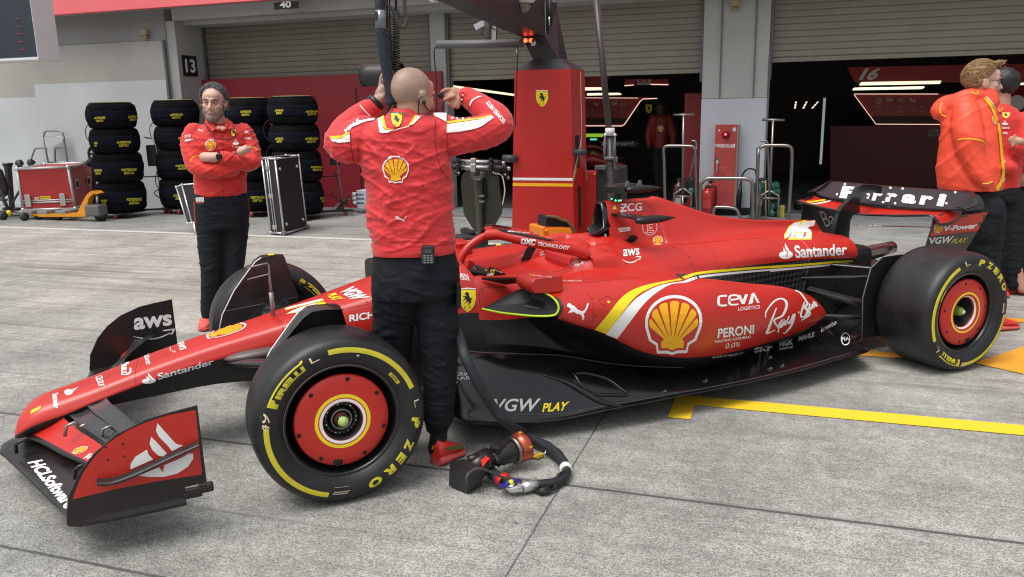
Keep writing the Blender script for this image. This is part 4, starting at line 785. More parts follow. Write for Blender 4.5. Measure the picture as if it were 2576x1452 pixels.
# ---------------- halo
PX=[tuple(at(*Z3(*p),Y=0))for p in((352,770),(392,660),(480,545),(610,450),(760,385))]
mb=MB();mb.tube(spline(PX,5),[.022]*21,RED,12)
for sg in(1,-1):
    arm=spline([(lambda p:(p.x,p.y*sg,p.z))(at(*Z3(x,y),Y=Y_))for x,y,Y_ in((700,405,-.012),(850,395,-.07),(1000,425,-.15),(1150,462,-.21),(1400,510,-.262),(1650,562,-.288),(1850,608,-.30),(1975,650,-.31))],6)
    def armf(q,a,w,h):
        n=len(q);rows=[]
        for i,p in enumerate(q):
            d=(Vector(q[min(i+1,n-1)])-Vector(q[max(i-1,0)])).normalized();s_=d.cross(Vector((0,0,1))).normalized();u_=s_.cross(d)
            rows.append([Vector(p)+s_*(math.cos(t)*w)+u_*(math.sin(t)*h)for t in[k*2*PI/16 for k in range(16)]])
        return rows
    rows=armf(arm,0,.028,.031)
    mb.grid(rows,None,closed=True,mf=lambda i,k:BLK if(k in(11,12,13,14)if sg==-1 else k in(9,10,11,12))else RED)
    # black strip with lettering on the top face
    st=arm[3:30];rows=[]
    for i,p in enumerate(st):
        d=(Vector(st[min(i+1,len(st)-1)])-Vector(st[max(i-1,0)])).normalized();s_=d.cross(Vector((0,0,1))).normalized();w_=.024*min(1,(i+1)/7,(len(st)-i)/4);rows.append([Vector(p)+s_*w_*t+Vector((0,0,.0325-.006*t*t))for t in(-1,-.5,0,.5,1)])
    mb.grid(rows,CARBM)
HV=mb.bvh()
put_text(mb,HV,'TECHNOLOGY',Q(Z3,(1340,535),(1735,592),(1745,552),(1345,490)),WHT,.03,0,12,5,.005);put_text(mb,HV,'RICHARD MILLE',Q(Z3,(965,365),(1235,388),(1250,375),(970,350)),WHT,.05,0,6,1);put_text(mb,HV,'BANG & OLUFSEN',Q(Z3,(1290,392),(1480,412),(1495,402),(1300,378)),LOGO,.01,0,6,1)
dq=Q(Z3,(1132,512),(1308,532),(1320,465),(1140,448));dx=text2d('DXC',.06);emboss(mb,dx,on_surf(HV,dq,.007),WHT,8,8)
mb.build('halo',car)
for sg in(1,-1): # fairing where the halo meets the body
    mb=MB();P_=lambda x,y,z:(x,y*sg,z)
    sec=[[P_(1.53,-.29,.80),P_(1.53,-.345,.795),P_(1.53,-.36,.74),P_(1.51,-.375,.64)],[P_(1.60,-.28,.825),P_(1.60,-.35,.80),P_(1.60,-.372,.74),P_(1.585,-.385,.64)],[P_(1.68,-.27,.82),P_(1.67,-.345,.80),P_(1.67,-.375,.74),P_(1.665,-.39,.69)]]
    mb.grid([spline(s_,5)for s_ in spline([[c for p in s_ for c in p]for s_ in sec],3)and[[tuple(r_[3*i:3*i+3])for i in range(4)]for r_ in spline([[c for p in s_ for c in p]for s_ in sec],4)]],RED);mb.build('halo_fairing',car)
    mb=MB();K_=lambda x,y,Y_:(lambda p:(p.x,p.y*sg,p.z))(at(*Z3(x,y),Y=Y_));rr_=[[K_(1925,640,-.300),K_(2010,600,-.285),K_(2110,566,-.275),K_(2190,562,-.27)],[K_(1990,668,-.325),K_(2070,640,-.325),K_(2160,615,-.32),K_(2245,618,-.31)],[K_(2036,725,-.345),K_(2110,715,-.350),K_(2190,705,-.350),K_(2264,690,-.34)],[K_(2040,800,-.350),K_(2110,800,-.360),K_(2190,795,-.360),K_(2262,785,-.345)],[K_(2012,905,-.350),K_(2090,895,-.368),K_(2180,885,-.365),K_(2255,862,-.345)]];cols_=[spline([r_[k]for r_ in rr_],4)for k in range(4)];mb.grid([spline([c_[i]for c_ in cols_],3)for i in range(len(cols_[0]))],RED);mb.tube(spline([rr_[i][3]for i in range(5)],4),.004,RED,6);mb.build('halo_fairing',car)
    mb=MB();pts=spline([P_(1.56,-.31,.818),P_(1.60,-.31,.828),P_(1.65,-.30,.826),P_(1.69,-.27,.815)],4);low=spline([P_(1.56,-.34,.79),P_(1.60,-.35,.79),P_(1.65,-.34,.775),P_(1.69,-.31,.765)],4);mb.grid([pts,low],RED);mb.build('fairing_lip',car)
# headrest pads and cockpit dressing
mb=MB();pad=[(1.52,.19,.74),(1.60,.14,.775),(1.66,.0,.785),(1.60,-.14,.775),(1.52,-.19,.74)];mb.tube(spline(pad,6),.045,RED,12);mb.sphere((1.80,0,.79),(.14,.12,.068),RED,20);mb.build('headrest',car)
rbv=BVHTree.FromPolygons([tuple(p)for p in allb.v],allb.f)
mb=MB();S2=lambda x,y:Z3(1800+(x-1036)*.45,720+(y-645)*.36);rayban(mb,rbv,S2,1,.42);S3=lambda x,y:Z3(1370+(x-1036)*.38,600+(y-645)*.27);rayban(mb,rbv,S3,1,.38);mb.build('cockpit_lettering',car)
mb=MB();mb.prism([(1.38,.24,.70),(1.46,.24,.70),(1.50,.24,.80),(1.47,.24,.82),(1.42,.24,.77)],(0,.012,0),BLK);mb.build('far_pad_edge',car)
# steering wheel
stw=MB();c=Vector((1.03,0,.675));M_=Matrix.Rotation(R(-68),3,'Y')
stw.box(c,(.11,.25,.03),CARBM,M_,bev=.012);stw.tube([c+M_@Vector((.05,-.13,0)),c+M_@Vector((0,-.145,.01)),c+M_@Vector((-.06,-.12,0))],.014,BLK,10);stw.tube([c+M_@Vector((.05,.13,0)),c+M_@Vector((0,.145,.01)),c+M_@Vector((-.06,.12,0))],.014,BLK,10)
for i in range(9):stw.sphere(c+M_@Vector((.03-.03*(i//3),-.08+.08*(i%3),.02)),.008,[GRN,YEL,RED][i%3],8)
sp=MB();stw.box((.955,-.12,.735),(.16,.10,.02),CARBM,Matrix.Rotation(R(14),3,'Y'),bev=.008);stw.build('steering_wheel',car)
mb=MB();q_=[at(*Z3(*p),Y=-.18)for p in((770,825),(840,840),(900,880),(985,935),(940,950),(760,900))];mb.prism(q_,(0,.05,0),CARBM);qq=on_quad(*[at(*Z3(*p),Y=-.182)for p in((790,850),(905,895),(905,878),(795,832))],.002);emboss(mb,text2d('Santander',.02),qq,WHT)
sh_=at(*Z3(768,885),Y=-.183);put_shield(mb,lambda dz:on_quad(sh_+Vector((-.012,0,-.018)),sh_+Vector((.012,0,-.018)),sh_+Vector((.012,0,.018)),sh_+Vector((-.012,0,.018)),.002+dz),1,False);mb.box(at(*Z3(740,930),Y=-.185),(.035,.006,.03),LOGO,bev=.002);mb.tube([at(*Z3(680,850),Y=-.19),at(*Z3(720,880),Y=-.18)],.005,STL,6);mb.build('cockpit_screen',car)
# far side details seen through the halo
mb=MB();mb.box((.95,.30,.80),(.05,.04,.09),RED,bev=.01);mb.prism([at(*Z3(*p),Y=.15)for p in((460,770),(480,720),(560,775),(575,850),(440,840))],(0,.02,0),RED);mb.build('cockpit_flap',car)
# ---------------- mirrors
for sg in(1,-1):
    y0,y1=-.50*sg,-.68*sg
    mb=MB();rows=[]
    for y,s_ in((y0,.80),(y0-.008*sg,.96),(y0-.03*sg,1),(y1+.03*sg,1),(y1+.006*sg,.98),(y1,.90)):
        rows.append([Vector((1.085+px*s_,y,.757+pz*s_-.0))for px,pz in((-.088,-.012),(-.088,.018),(-.072,.036),(.03,.042),(.078,.040),(.090,.034),(.090,-.042),(.02,-.044),(-.07,-.036))])
    mb.grid(rows,RED,closed=True,mf=lambda i,k:RED);mb.add(rows[0],[list(range(9))],RED);mb.add(rows[-1],[list(range(9))],RED)
    if sg==1:
        e=on_quad(Vector((1.04,-.66,.797)),Vector((1.04,-.54,.797)),Vector((1.10,-.54,.800)),Vector((1.10,-.66,.800)),.002)
        mvv=mb.bvh();put_text(mb,mvv,'VGW',Q(Z3,(1535,952),(1320,912),(1325,930),(1525,935)),WHT,.05,0,2,1);put_text(mb,mvv,'PLAY',Q(Z3,(1320,918),(1215,902),(1230,915),(1310,930)),YEL,.05,0,2,1)
    mo=mb.build('wing_mirror',car)
    g=MB();g.box((1.172,(y0+y1)/2,.757),(.004,.14,.055),mat('mirror_glass',(.3,.3,.32),.08,1),bev=.0);g.build('mirror_glass',mo)
    mb=MB();mb.prism([(.90,-.30*sg,.735),(1.05,-.50*sg,.755),(1.12,-.52*sg,.745),(1.02,-.33*sg,.70)],(0,0,.008),CARBM);mb.prism([(.90,-.30*sg,.744),(1.05,-.50*sg,.764),(1.11,-.52*sg,.755),(1.01,-.33*sg,.712)],(0,0,.006),RED);mb.prism([(1.08,-.60*sg,.72),(1.16,-.60*sg,.72),(1.17,-.57*sg,.68),(1.11,-.57*sg,.68)],(0,.02*sg,0),RED);mb.build('mirror_mount',car)
# ---------------- pitot and nose fork
mb=MB();z=lambda x,y:at(*Z5(x,y),Y=0);mb.tube([z(1050,940),z(1040,800),z(1022,650)],[.011,.011,.012],mat('pitot_grey',(.28,.24,.23),.4,.5),8);mb.tube([z(1022,650),z(1008,480),z(995,300),z(975,280),z(705,342)],[.008,.006,.0045,.004,.003],mat('pitot_grey',(.3,.3,.3)),8);mb.tube([z(1000,415),z(985,420),z(720,488)],.003,mat('pitot_grey',(.3,.3,.3)),8);mb.build('pitot_tube',car)
# ---------------- front wing
def wing_el(name,LE,TE,th,mfn,camber=.02,ny=6,art=None):
    mb=MB();L=spline(LE,ny);T=spline(TE,ny)
    for sg in(1,-1):
        up=[];lo=[]
        for a,b_ in zip(L,T):
            a=Vector((a[0],a[1]*sg,a[2]));b_=Vector((b_[0],b_[1]*sg,b_[2]));r1=[];r2=[]
            for k in range(11):
                t=k/10;tt=t*t*(3-2*t)*.3+t*.7;p=a.lerp(b_,tt);t_h=th*math.sqrt(max(t,0))*(1-t)*2;sag=-camber*math.sin(PI*t);nz=Vector((-(b_.z-a.z),0,b_.x-a.x)).normalized()
                r1.append(p+nz*(t_h+sag));r2.append(p+nz*(-t_h*.4+sag-.002))
            up.append(r1+r2[::-1][0:])
        mb.grid(up,None,closed=True,mf=lambda i,k:mfn(i,k))
    if art:art(mb,mb.bvh())
    return mb
fw=thing('front_wing',None,None,(-.9,0,0));del_=None
fw.parent=car;fw.location=Vector((-.9,0,0))-Vector((1.8,0,0));WM[fw.name]=Matrix.Translation((-.9,0,0))
FB=mat('wing_black',(.016,.012,.012),.28,nscale=5,namt=.3,rvar=.12)
def art_main(mb,bv):
    put_text(mb,bv,'HCLSoftware',Q(Z4,(230,770),(620,1185),(735,1150),(330,745)),WHT,.04,.0,8,4)
q_hcl=Q(Z4,(235,765),(590,1185),(720,1185),(405,745))
def art_main2(mb,bv):
    put_text(mb,bv,'HCLSoftware',[Z4(300,842),Z4(700,1290),Z4(760,1190),Z4(410,755)]and[Z4(250,770),Z4(620,1225),Z4(745,1170),Z4(405,752)],WHT,.04,-.15,10,4)
    # national stripes on the tip
    pxart(mb,bv,[Q(Z4,(0,512),(75,502),(50,535),(0,552))],GRN,3,2);pxart(mb,bv,[Q(Z4,(0,552),(50,535),(30,560),(0,580))],WHT,2,2)
wing_el('main',[(-1.352,0,.135),(-1.348,-.06,.135),(-1.30,-.17,.13),(-1.19,-.45,.125),(-1.10,-.70,.13),(-1.045,-.86,.145),(-1.02,-.985,.165)],[(-1.16,0,.20),(-1.15,-.06,.19),(-1.10,-.17,.18),(-.99,-.45,.17),(-.88,-.70,.18),(-.82,-.86,.195),(-.80,-.985,.21)],.012,lambda i,k:FB,.012,art=art_main2).build('main_plane',fw)
def art_el2(mb,bv):
    put_shell(mb,lambda dz:on_surf(bv,Q(Z4,(670,680),(745,712),(865,640),(800,612)),.0018+dz),4);put_text(mb,bv,'V-Power',Q(Z4,(775,745),(960,760),(1000,720),(860,690)),WHT,.05,.0,4,2)
wing_el('el2',[(-1.262,0,.205),(-1.255,-.06,.205),(-1.165,-.21,.202),(-1.068,-.395,.20),(-.983,-.545,.20),(-.90,-.76,.205),(-.86,-.985,.225)],[(-1.12,0,.285),(-1.08,-.12,.283),(-1.01,-.30,.272),(-.955,-.42,.268),(-.90,-.56,.268),(-.82,-.76,.28),(-.76,-.985,.31)],.012,lambda i,k:FB if(k<=1 or k>=11)else RED,.012,art=art_el2).build('flap',fw)
wing_el('el3',[(-1.05,-.14,.290),(-1.01,-.25,.283),(-.96,-.38,.280),(-.90,-.53,.279),(-.83,-.76,.29),(-.77,-.985,.32)],[(-.965,-.14,.312),(-.935,-.25,.310),(-.885,-.38,.312),(-.84,-.53,.318),(-.77,-.76,.322),(-.70,-.985,.325)],.006,lambda i,k:mat('flap_grey',(.035,.035,.038),.2,nscale=6,namt=.3,rvar=.1),.010).build('flap',fw)
wing_el('el4',[(-.975,-.14,.322),(-.945,-.25,.320),(-.90,-.38,.321),(-.855,-.53,.326),(-.785,-.76,.328),(-.71,-.985,.332)],[(-.895,-.14,.350),(-.872,-.25,.354),(-.835,-.38,.360),(-.795,-.53,.362),(-.72,-.76,.358),(-.64,-.985,.350)],.005,lambda i,k:mat('flap_grey',(.1,.1,.1)),.008).build('flap',fw)
mb=MB()
for x,y in((195,610),(760,850)):
    p=at(*Z4(x,y),Z=.20);mb.tube([p+Vector((-.02,0,-.035)),p+Vector((-.018,0,.005)),p+Vector((.005,0,.018)),p+Vector((.03,0,.012))],.008,FB,8)
for x,y,s_ in((700,450,1.2),(1040,480,1.1)):
    p=at(*Z4(x,y),Z=.30);mb.tube([p+Vector((-.03,0,-.025))*s_,p+Vector((-.02,0,.012))*s_,p+Vector((.005,0,.02))*s_,p+Vector((.02,0,.0))*s_],.006*s_,STLD,8);mb.tube([p+Vector((.015,0,0)),p+Vector((.05,-.01,.012))],.005,STL,6)
mb.build('slot_gap_bracket',fw)
EPO=[(-1.022,.165),(-1.02,.186),(-1.01,.257),(-.96,.352),(-.905,.413),(-.83,.468),(-.72,.509),(-.64,.521),(-.545,.532),(-.541,.222),(-.62,.222-.004),(-.62,.172),(-.85,.168),(-.98,.155)]
for sg in(1,-1):
    mb=MB();mb.prism([(x,-.992*sg,z)for x,z in EPO],(0,-.008*sg,0),FB)
    if sg==1:
        EV=mb.bvh()
        RP=[(-.993,.238),(-.945,.352),(-.893,.403),(-.825,.455),(-.72,.495),(-.64,.507),(-.556,.516),(-.552,.252)]
        RP=Q(Z4,(690,1128),(740,990),(790,880),(850,790),(920,700),(1010,610),(1110,535),(1240,460),(1400,390),(1600,325),(1865,275),(1895,590),(1925,890),(1500,955),(1100,1030));pxart(mb,EV,[RP],RED,1,1)
        for L_ in([(1500,400),(1560,470),(1655,575),(1680,600),(1745,612),(1640,668),(1600,618),(1510,525),(1485,470)],[(1440,530),(1500,590),(1590,690),(1555,718),(1510,710),(1450,655),(1425,595)],
[(1400,652),(1440,720),(1510,745),(1555,800),(1555,868),(1500,760),(1420,740)],[(1243,835),(1245,790),(1290,720),(1400,652),(1415,700),(1460,745),(1250,838)],[(1320,900),(1515,820),(1552,870),(1565,800),(1700,745),(1800,690),(1840,690),(1840,740),(1790,815),(1690,880),(1560,912),(1420,912)]):
            if L_[0]==(1400,652)and len(L_)==7 and L_[3]==(1555,800):continue
            pxart(mb,EV,[Q(Z4,*L_)],WHT,1,1,.003)
        for x,y in((1172,600),(1008,628),(1184,717),(1028,748)):
            h=at(*Z4(x,y),Y=-1.0);mb.lathe([(0,0),(0,.004),(-.002,.004)],BLK,h+Vector((0,-.003,0)),(0,-1,0),10)
    else:
        EV=mb.bvh();put_text(mb,EV,'aws',Q(R1,(765,292),(985,262),(980,198),(765,222)),WHT,.03,0,2,1)
        for a_ in art_arrow():emboss(mb,a_,on_surf(EV,Q(R1,(758,345),(1002,335),(1002,278),(758,312))),WHT,2,2)
    ep=mb.build('endplate',fw)
    mb=MB();d0=[(-.915,.268),(-.80,.275),(-.66,.345),(-.565,.425)]
    d0=[(at(*Z4(x,y),Y=-1.0).x,at(*Z4(x,y),Y=-1.0).z)for x,y in((925,945),(1080,935),(1300,855),(1600,715),(1885,585))]
    rows=[]
    for x,z in[(p[0],p[1])for p in spline(d0,5)]:
        rows.append([Vector((x,-1.0*sg,z+.008)),Vector((x,-1.022*sg,z+.003)),Vector((x,-1.042*sg,z+.006)),Vector((x,-1.045*sg,z-.004)),Vector((x,-1.03*sg,z-.010)),Vector((x,-1.0*sg,z-.006))])
    DP=mat('dive_plane_carbon',(.022,.021,.022),.45,nscale=30,namt=.3)
    mb.grid(rows,DP);mb.add(rows[0],[[0,1,2,3,4,5]],DP);mb.add(rows[-1],[[0,1,2,3,4,5]],DP);mb.build('dive_plane',ep)
    mb=MB();rows=[]
    for i,(x,z,w)in enumerate(((-1.022,.165,.0),(-.98,.154,.006),(-.86,.152,.010),(-.70,.154,.012),(-.62,.158,.012))):rows.append([Vector((x,-1.0*sg,z+.022)),Vector((x,(-1.0-w*.5)*sg,z+.006)),Vector((x,(-1.0-w)*sg,z-.0)),Vector((x,(-1.0-w*.4)*sg,z-.010)),Vector((x,-.96*sg,z-.012))])
    mb.grid(rows,FB);mb.box((-.595,-.985*sg,.185),(.07,.05,.03),FB,bev=.008);mb.box((-.545,-.985*sg,.196),(.055,.045,.03),FB,bev=.008);mb.build('footplate',ep)
# ---------------- wheels
SPRO=[(-.945,.228),(-.962,.236),(-.985,.262),(-.996,.290),(-.995,.315),(-.982,.338),(-.958,.3525),(-.92,.3585),(-.85,.360)]
def sw_y(r):
    P_=SPRO
    for a,b_ in zip(P_,P_[1:]):
        if a[1]<=r<=b_[1]:return lerp(a[0],b_[0],(r-a[1])/(b_[1]-a[1]))
    return-.996
CREAM=mat('chalk_mark',(.75,.62,.38),.7)
def wheel(X0,sg,w,front):
    half=w-.05;root=thing('wheel',None,None,(X0,0,0));root.parent=car;root.location=Vector((X0-1.8,0,0));WM[root.name]=Matrix.Translation((X0,0,0))
    C=Vector((X0,0,.36));inner=-1+w
    prof=SPRO+[(inner-.15,.360),(inner-.08,.3585),(inner-.045,.350),(inner-.02,.333),(inner-.005,.30),(inner-.01,.27),(inner-.03,.236),(inner-.05,.228)]
    prof2=spline([list(p)for p in prof],3);mb=MB();mb.lathe([(a*sg,b_)for a,b_ in prof2],RUB,C,(0,1,0),96)
    def pol(a0,a1,r0,r1,off=.0015):
        def f(s,t):
            a=R(lerp(a0,a1,s));r_=lerp(r0,r1,t);return Vector((X0+math.cos(a)*r_*1,(sw_y(r_)-off)*sg,.36+math.sin(a)*r_))
        return f
    rect=([(0,0),(1,0),(1,1),(0,1)],[[0,1,2,3]],1)
    if sg==1:
        if front:
            emboss(mb,rect,pol(98.5,19.5,.297,.318),TYEL,30,2);emboss(mb,rect,pol(174,254,.297,.318),TYEL,30,2)
            rg=[(-8,'P'),(-20.5,'Z'),(-33,'E'),(-45.5,'R'),(-59,'O')]
            emboss(mb,text2d('P',.06,.1),pol(-5,-14,.285,.323),TYEL,3,3);emboss(mb,text2d('Z',.06,.1),pol(-24,-34,.285,.323),TYEL,3,3);emboss(mb,text2d('E',.06,.1),pol(-36.5,-45.5,.285,.323),TYEL,3,3);emboss(mb,text2d('R',.06,.1),pol(-48.5,-58.5,.285,.323),TYEL,3,3);emboss(mb,text2d('O',.06,.1),pol(-62.5,-74,.285,.323),TYEL,3,3)
            emboss(mb,text2d('IRELLI',.06),pol(150,119,.280,.305),TYEL,8,2);emboss(mb,poly2d([[(0,0),(.10,0),(.10,.30),(.15,.38),(.15,.62),(.95,.62),(.99,.72),(.99,.84),(.95,.92),(0,.92),(-.01,.80),(.02,.80),(.02,.86),(.93,.86),(.93,.74),(0,.74)]]),pol(158,117,.278,.334),TYEL,16,6)
            emboss(mb,text2d('4',0,.2),pol(177,170.5,.296,.330),CREAM,2,2);emboss(mb,text2d('9',0,.2),pol(169.5,163,.296,.332),CREAM,2,2);emboss(mb,text2d('L',-.01),pol(113,106,.292,.330),CREAM,2,2);emboss(mb,text2d('L',-.01),pol(9,3,.300,.322),CREAM,2,2)
            emboss(mb,rect,pol(42,29,.262,.277),TYEL,6,1);emboss(mb,text2d('TRAVEL',.01),pol(40,31,.265,.274,.0025),BLK,3,1);emboss(mb,rect,pol(258,270.5,.276,.297),mat('paper_label',(.45,.36,.26)),5,1)
            for k in range(16):emboss(mb,rect,pol(259.5+k*.62,259.5+k*.62+.3,.278,.290,.0028),BLK,1,1)
            emboss(mb,text2d('00476044',.01),pol(257,269,.301,.306),LOGO,3,1);emboss(mb,poly2d([ell(.5,.5,.5,.5)]),pol(76.5,74,.280,.290),mat('chalk_dot',(.6,.6,.55)))
        else:
            emboss(mb,rect,pol(114,205,.297,.318),TYEL,30,2);emboss(mb,rect,pol(264,352,.297,.318),TYEL,30,2)
            for ch,a in(('P',84),('Z',69),('E',56),('R',43.5),('O',30.5)):emboss(mb,text2d(ch,.06,.1),pol(a+.5,a-9.5,.285,.323),TYEL,3,3)
            emboss(mb,text2d('IRELLI',.06),pol(252,226,.280,.305),TYEL,8,2);emboss(mb,poly2d([[(0,0),(.10,0),(.10,.30),(.15,.38),(.15,.62),(.95,.62),(.99,.72),(.99,.84),(.95,.92),(0,.92),(-.01,.80),(.02,.80),(.02,.86),(.93,.86),(.93,.74),(0,.74)]]),pol(260,224,.278,.334),TYEL,16,6)
            emboss(mb,text2d('49',0,.2),pol(273,263,.296,.328),CREAM,3,2);emboss(mb,text2d('L',-.01),pol(105,98,.300,.332),CREAM,2,2);emboss(mb,text2d('L',-.01),pol(219,212,.300,.322),CREAM,2,2);emboss(mb,rect,pol(158,144,.262,.277),TYEL,6,1);emboss(mb,rect,pol(6,-6,.285,.300),mat('paper_label',(.45,.36,.26)),5,1)
    else:
        emboss(mb,text2d('P ZERO',.06),(lambda s,t:Vector((X0+math.cos(R(60-40*s))*lerp(.285,.322,t),-(inner+.006)*-1*0+(-(inner-.003))*-1*-1 if False else(.70 if front else .60),.36+math.sin(R(60-40*s))*lerp(.285,.322,t)))),TYEL,10,2)
    mb.build('tyre',root)
    # rim
    RIM=mat('rim_black',(.010,.010,.011),.25,rvar=.08)
    mb=MB();mb.lathe([(a*sg,b_)for a,b_ in((-.948,.236),(-.962,.240),(-.968,.236),(-.964,.228),(-.945,.224),(-.925,.218),(-.90,.212),(-.85,.205),(-.85,.04))],RIM,C,(0,1,0),72);mb.lathe([((inner-.05)*sg,.235),((inner-.02)*sg,.23),((inner-.05)*sg,.21),((inner-.10)*sg,.19),((inner-.10)*sg,.0)],RIM,C,(0,1,0),48)
    mb.lathe([(-.9655*sg,.2385),(-.9675*sg,.2365),(-.9665*sg,.2345)],STLD,C,(0,1,0),72);mb.build('rim',root)
    mb=MB()
    if front:P_=[(-.952,.196),(-.956,.195),(-.962,.19),(-.968,.15),(-.970,.115),(-.9705,.101),(-.9705,.096),(-.9705,.084),(-.970,.082),(-.968,.078),(-.93,.074),(-.90,.072)];MS=[RED,RED,RED,RED,YEL,RED,WHT,RED,BLK,BLK,DRK]
    else:P_=[(-.948,.200),(-.952,.199),(-.958,.194),(-.964,.15),(-.966,.123),(-.9665,.112),(-.966,.104),(-.958,.100),(-.952,.092),(-.945,.089),(-.93,.085),(-.86,.060)];MS=[RED,RED,RED,RED,YEL,RED,RED,WHT,RED,BLK,BLK]
    mb.lathe([(a*sg,b_)for a,b_ in P_],MS,C,(0,1,0),80)
    holes=[(80,.176),(133,.176),(33,.176),(190,.182),(-17,.176),(236,.176),(-62,.176)]if front else[(95,.172),(50,.172),(170,.172),(5,.172),(215,.172),(-50+8,.172),(262,.172)]
    for a,r_ in holes:mb.lathe([(0,0),(0,.0085),(.0012,.0095)],DRK,C+Vector((math.cos(R(a))*r_,(-.9655 if front else-.9615)*sg,math.sin(R(a))*r_)),(0,1*sg,0),14)
    a=(260 if front else 285);r_=.176;mb.lathe([(0,0),(0,.019),(.0015,.021)],DRK,C+Vector((math.cos(R(a))*r_,(-.9657 if front else-.962)*sg,math.sin(R(a))*r_)),(0,1*sg,0),18)
    mb.build('wheel_cover',root)
    mb=MB()
    if front:
        mb.lathe([(-.905*sg,.072),(-.93*sg,.070),(-.93*sg,.056),(-.92*sg,.054)],BLK,C,(0,1,0),40);mb.lathe([(-.90*sg,.048),(-.945*sg,.046),(-.95*sg,.040),(-.93*sg,.034)],mat('nut_steel',(.25,.24,.24),.3,.9),C,(0,1,0),24);mb.lathe([(-.90*sg,.030),(-.96*sg,.028),(-.975*sg,.022),(-.985*sg,.014),(-.988*sg,0)],[mat('hub_rust',(.25,.05,.03),.4),STL,mat('hub_fluo',(.45,.55,.15),.4),mat('hub_fluo',(.4,.5,.1))],C,(0,1,0),20)
        for k in range(22):
            a=2*PI*k/22;mb.box(C+Vector((math.cos(a)*.064,-.932*sg,math.sin(a)*.064)),(.005,.004,.009),[STL,GRN,RED2][k%3],Matrix.Rotation(-a,3,'Y'))
    else:
        mb.lathe([(-.86*sg,.04),(-.90*sg,.030),(-.935*sg,.026),(-.955*sg,.012),(-.958*sg,0)],[BLK,mat('nut_green',(.18,.32,.03),.4),mat('nut_green',(.2,.3,.02)),LOGO],C,(0,1,0),16)
    mb.build('hub',root);return root
WB=3.70
w1=wheel(0,1,.305,True);w2=wheel(0,-1,.305,True);w3=wheel(WB,1,.405,False);w4=wheel(WB,-1,.405,False)
# wheel arch vanes on the front uprights
VAN=[(-.33,.36),(-.295,.48),(-.22,.61),(-.13,.72),(-.09,.765),(-.055,.787),(.0,.79),(.07,.782),(.10,.66),(.13,.54),(.16,.36),(0,.30)]
VP=mat('vane_carbon',(.030,.026,.026),.22,nscale=7,namt=.35,rvar=.15)
for sg in(1,-1):
    mb=MB();mb.prism([(x,-.665*sg,z)for x,z in VAN],(0,-.006*sg,0),VP if sg==-1 else BLK);rows=[]
    for x,z in VAN[:9]:
        k=max(0,(z-.45)/.34);rows.append([Vector((x,-.671*sg,z)),Vector((x,(-.68-.05*k)*sg,z+.004)),Vector((x,(-.69-.08*k)*sg,z-.004))])
    mb.grid(rows,VP);mb.tube([(x-.003,-.669*sg,z+.001)for x,z in VAN[:6]],.0035,WHT,6);
    mb.build('wheel_vane',car)
    mb=MB();mb.box((.0,-.69*sg,.796),(.035,.03,.004),YEL,bev=.001)
    if sg==-1:mb.tube([(-.02,.6635,.78),(-.02,.6635,.50)],.0015,DRK,4);mb.tube([(-.28,.6635,.50),(.12,.6635,.535)],.0015,GRY,4)
    mb.build('vane_marker',car)
    mb=MB();mb.box((-.0,-.60*sg,.44),(.20,.12,.20),CARB,bev=.05);mb.box((-.05,-.53*sg,.47),(.13,.16,.09),CARBM,bev=.03);mb.build('brake_duct',car)
    def arm(a,b_,w0,w1,t=.012,name='suspension_arm',m=CARB):
        mb=MB();a=Vector((a[0],a[1]*sg,a[2]));b_=Vector((b_[0],b_[1]*sg,b_[2]));rows=[]
        for i in range(9):
            p=a.lerp(b_,i/8);w=lerp(w0,w1,i/8);rows.append([p+Vector((math.cos(q)*w,0,math.sin(q)*t))for q in[k*PI/5 for k in range(10)]])
        mb.grid(rows,m,closed=True);mb.build(name,car)
    arm((-.30,-.14,.43),(-.07,-.60,.50),.10,.045,.020);arm((.22,-.20,.52),(.05,-.60,.52),.04,.04);arm((-.2,-.12,.34),(-.03,-.60,.24),.05,.035);arm((.30,-.20,.30),(.03,-.60,.24),.04,.035);arm((.12,-.18,.55),(.02,-.60,.30),.03,.02)
    arm((3.05,-.20,.50),(3.62,-.60,.52),.035,.03);arm((3.35,-.18,.56),(3.66,-.62,.55),.03,.03);arm((3.1,-.20,.26),(3.66,-.62,.24),.05,.04,.02);arm((3.95,-.12,.27),(3.74,-.62,.24),.04,.03);arm((3.2,-.22,.42),(3.60,-.60,.28),.05,.04,.025)
    mb=MB();mb.prism([(3.30,-.585*sg,.16),(3.28,-.585*sg,.42),(3.33,-.585*sg,.60),(3.42,-.585*sg,.66),(3.60,-.585*sg,.66),(3.60,-.585*sg,.16)],(0,.006*sg,0),CARBM);mb.tube([(3.30,-.587*sg,.16),(3.28,-.587*sg,.42),(3.33,-.587*sg,.60),(3.42,-.587*sg,.66)],.004,GRY,6);mb.box((3.62,-.50*sg,.38),(.30,.14,.36),CARBM,bev=.06);mb.build('brake_duct',car)
# small grey pod fairing on the side of the nose
for sg in(1,-1):
    mb=MB();z0=at(*Z5(560,1330),Y=-.17);rows=[]
    for t,s_ in((0,.15),(.08,.6),(.3,.95),(.6,1),(1,.8)):rows.append([Vector((-.375+.30*t,(-.155-.07*s_*max(0,math.cos(a)))*sg,.455+.030*s_*math.sin(a)+.02*t))for a in[k*PI/6 for k in range(12)]])
    mb.grid(rows,mat('pod_grey',(.10,.07,.07),.35),closed=True);mb.build('arm_fairing',car)
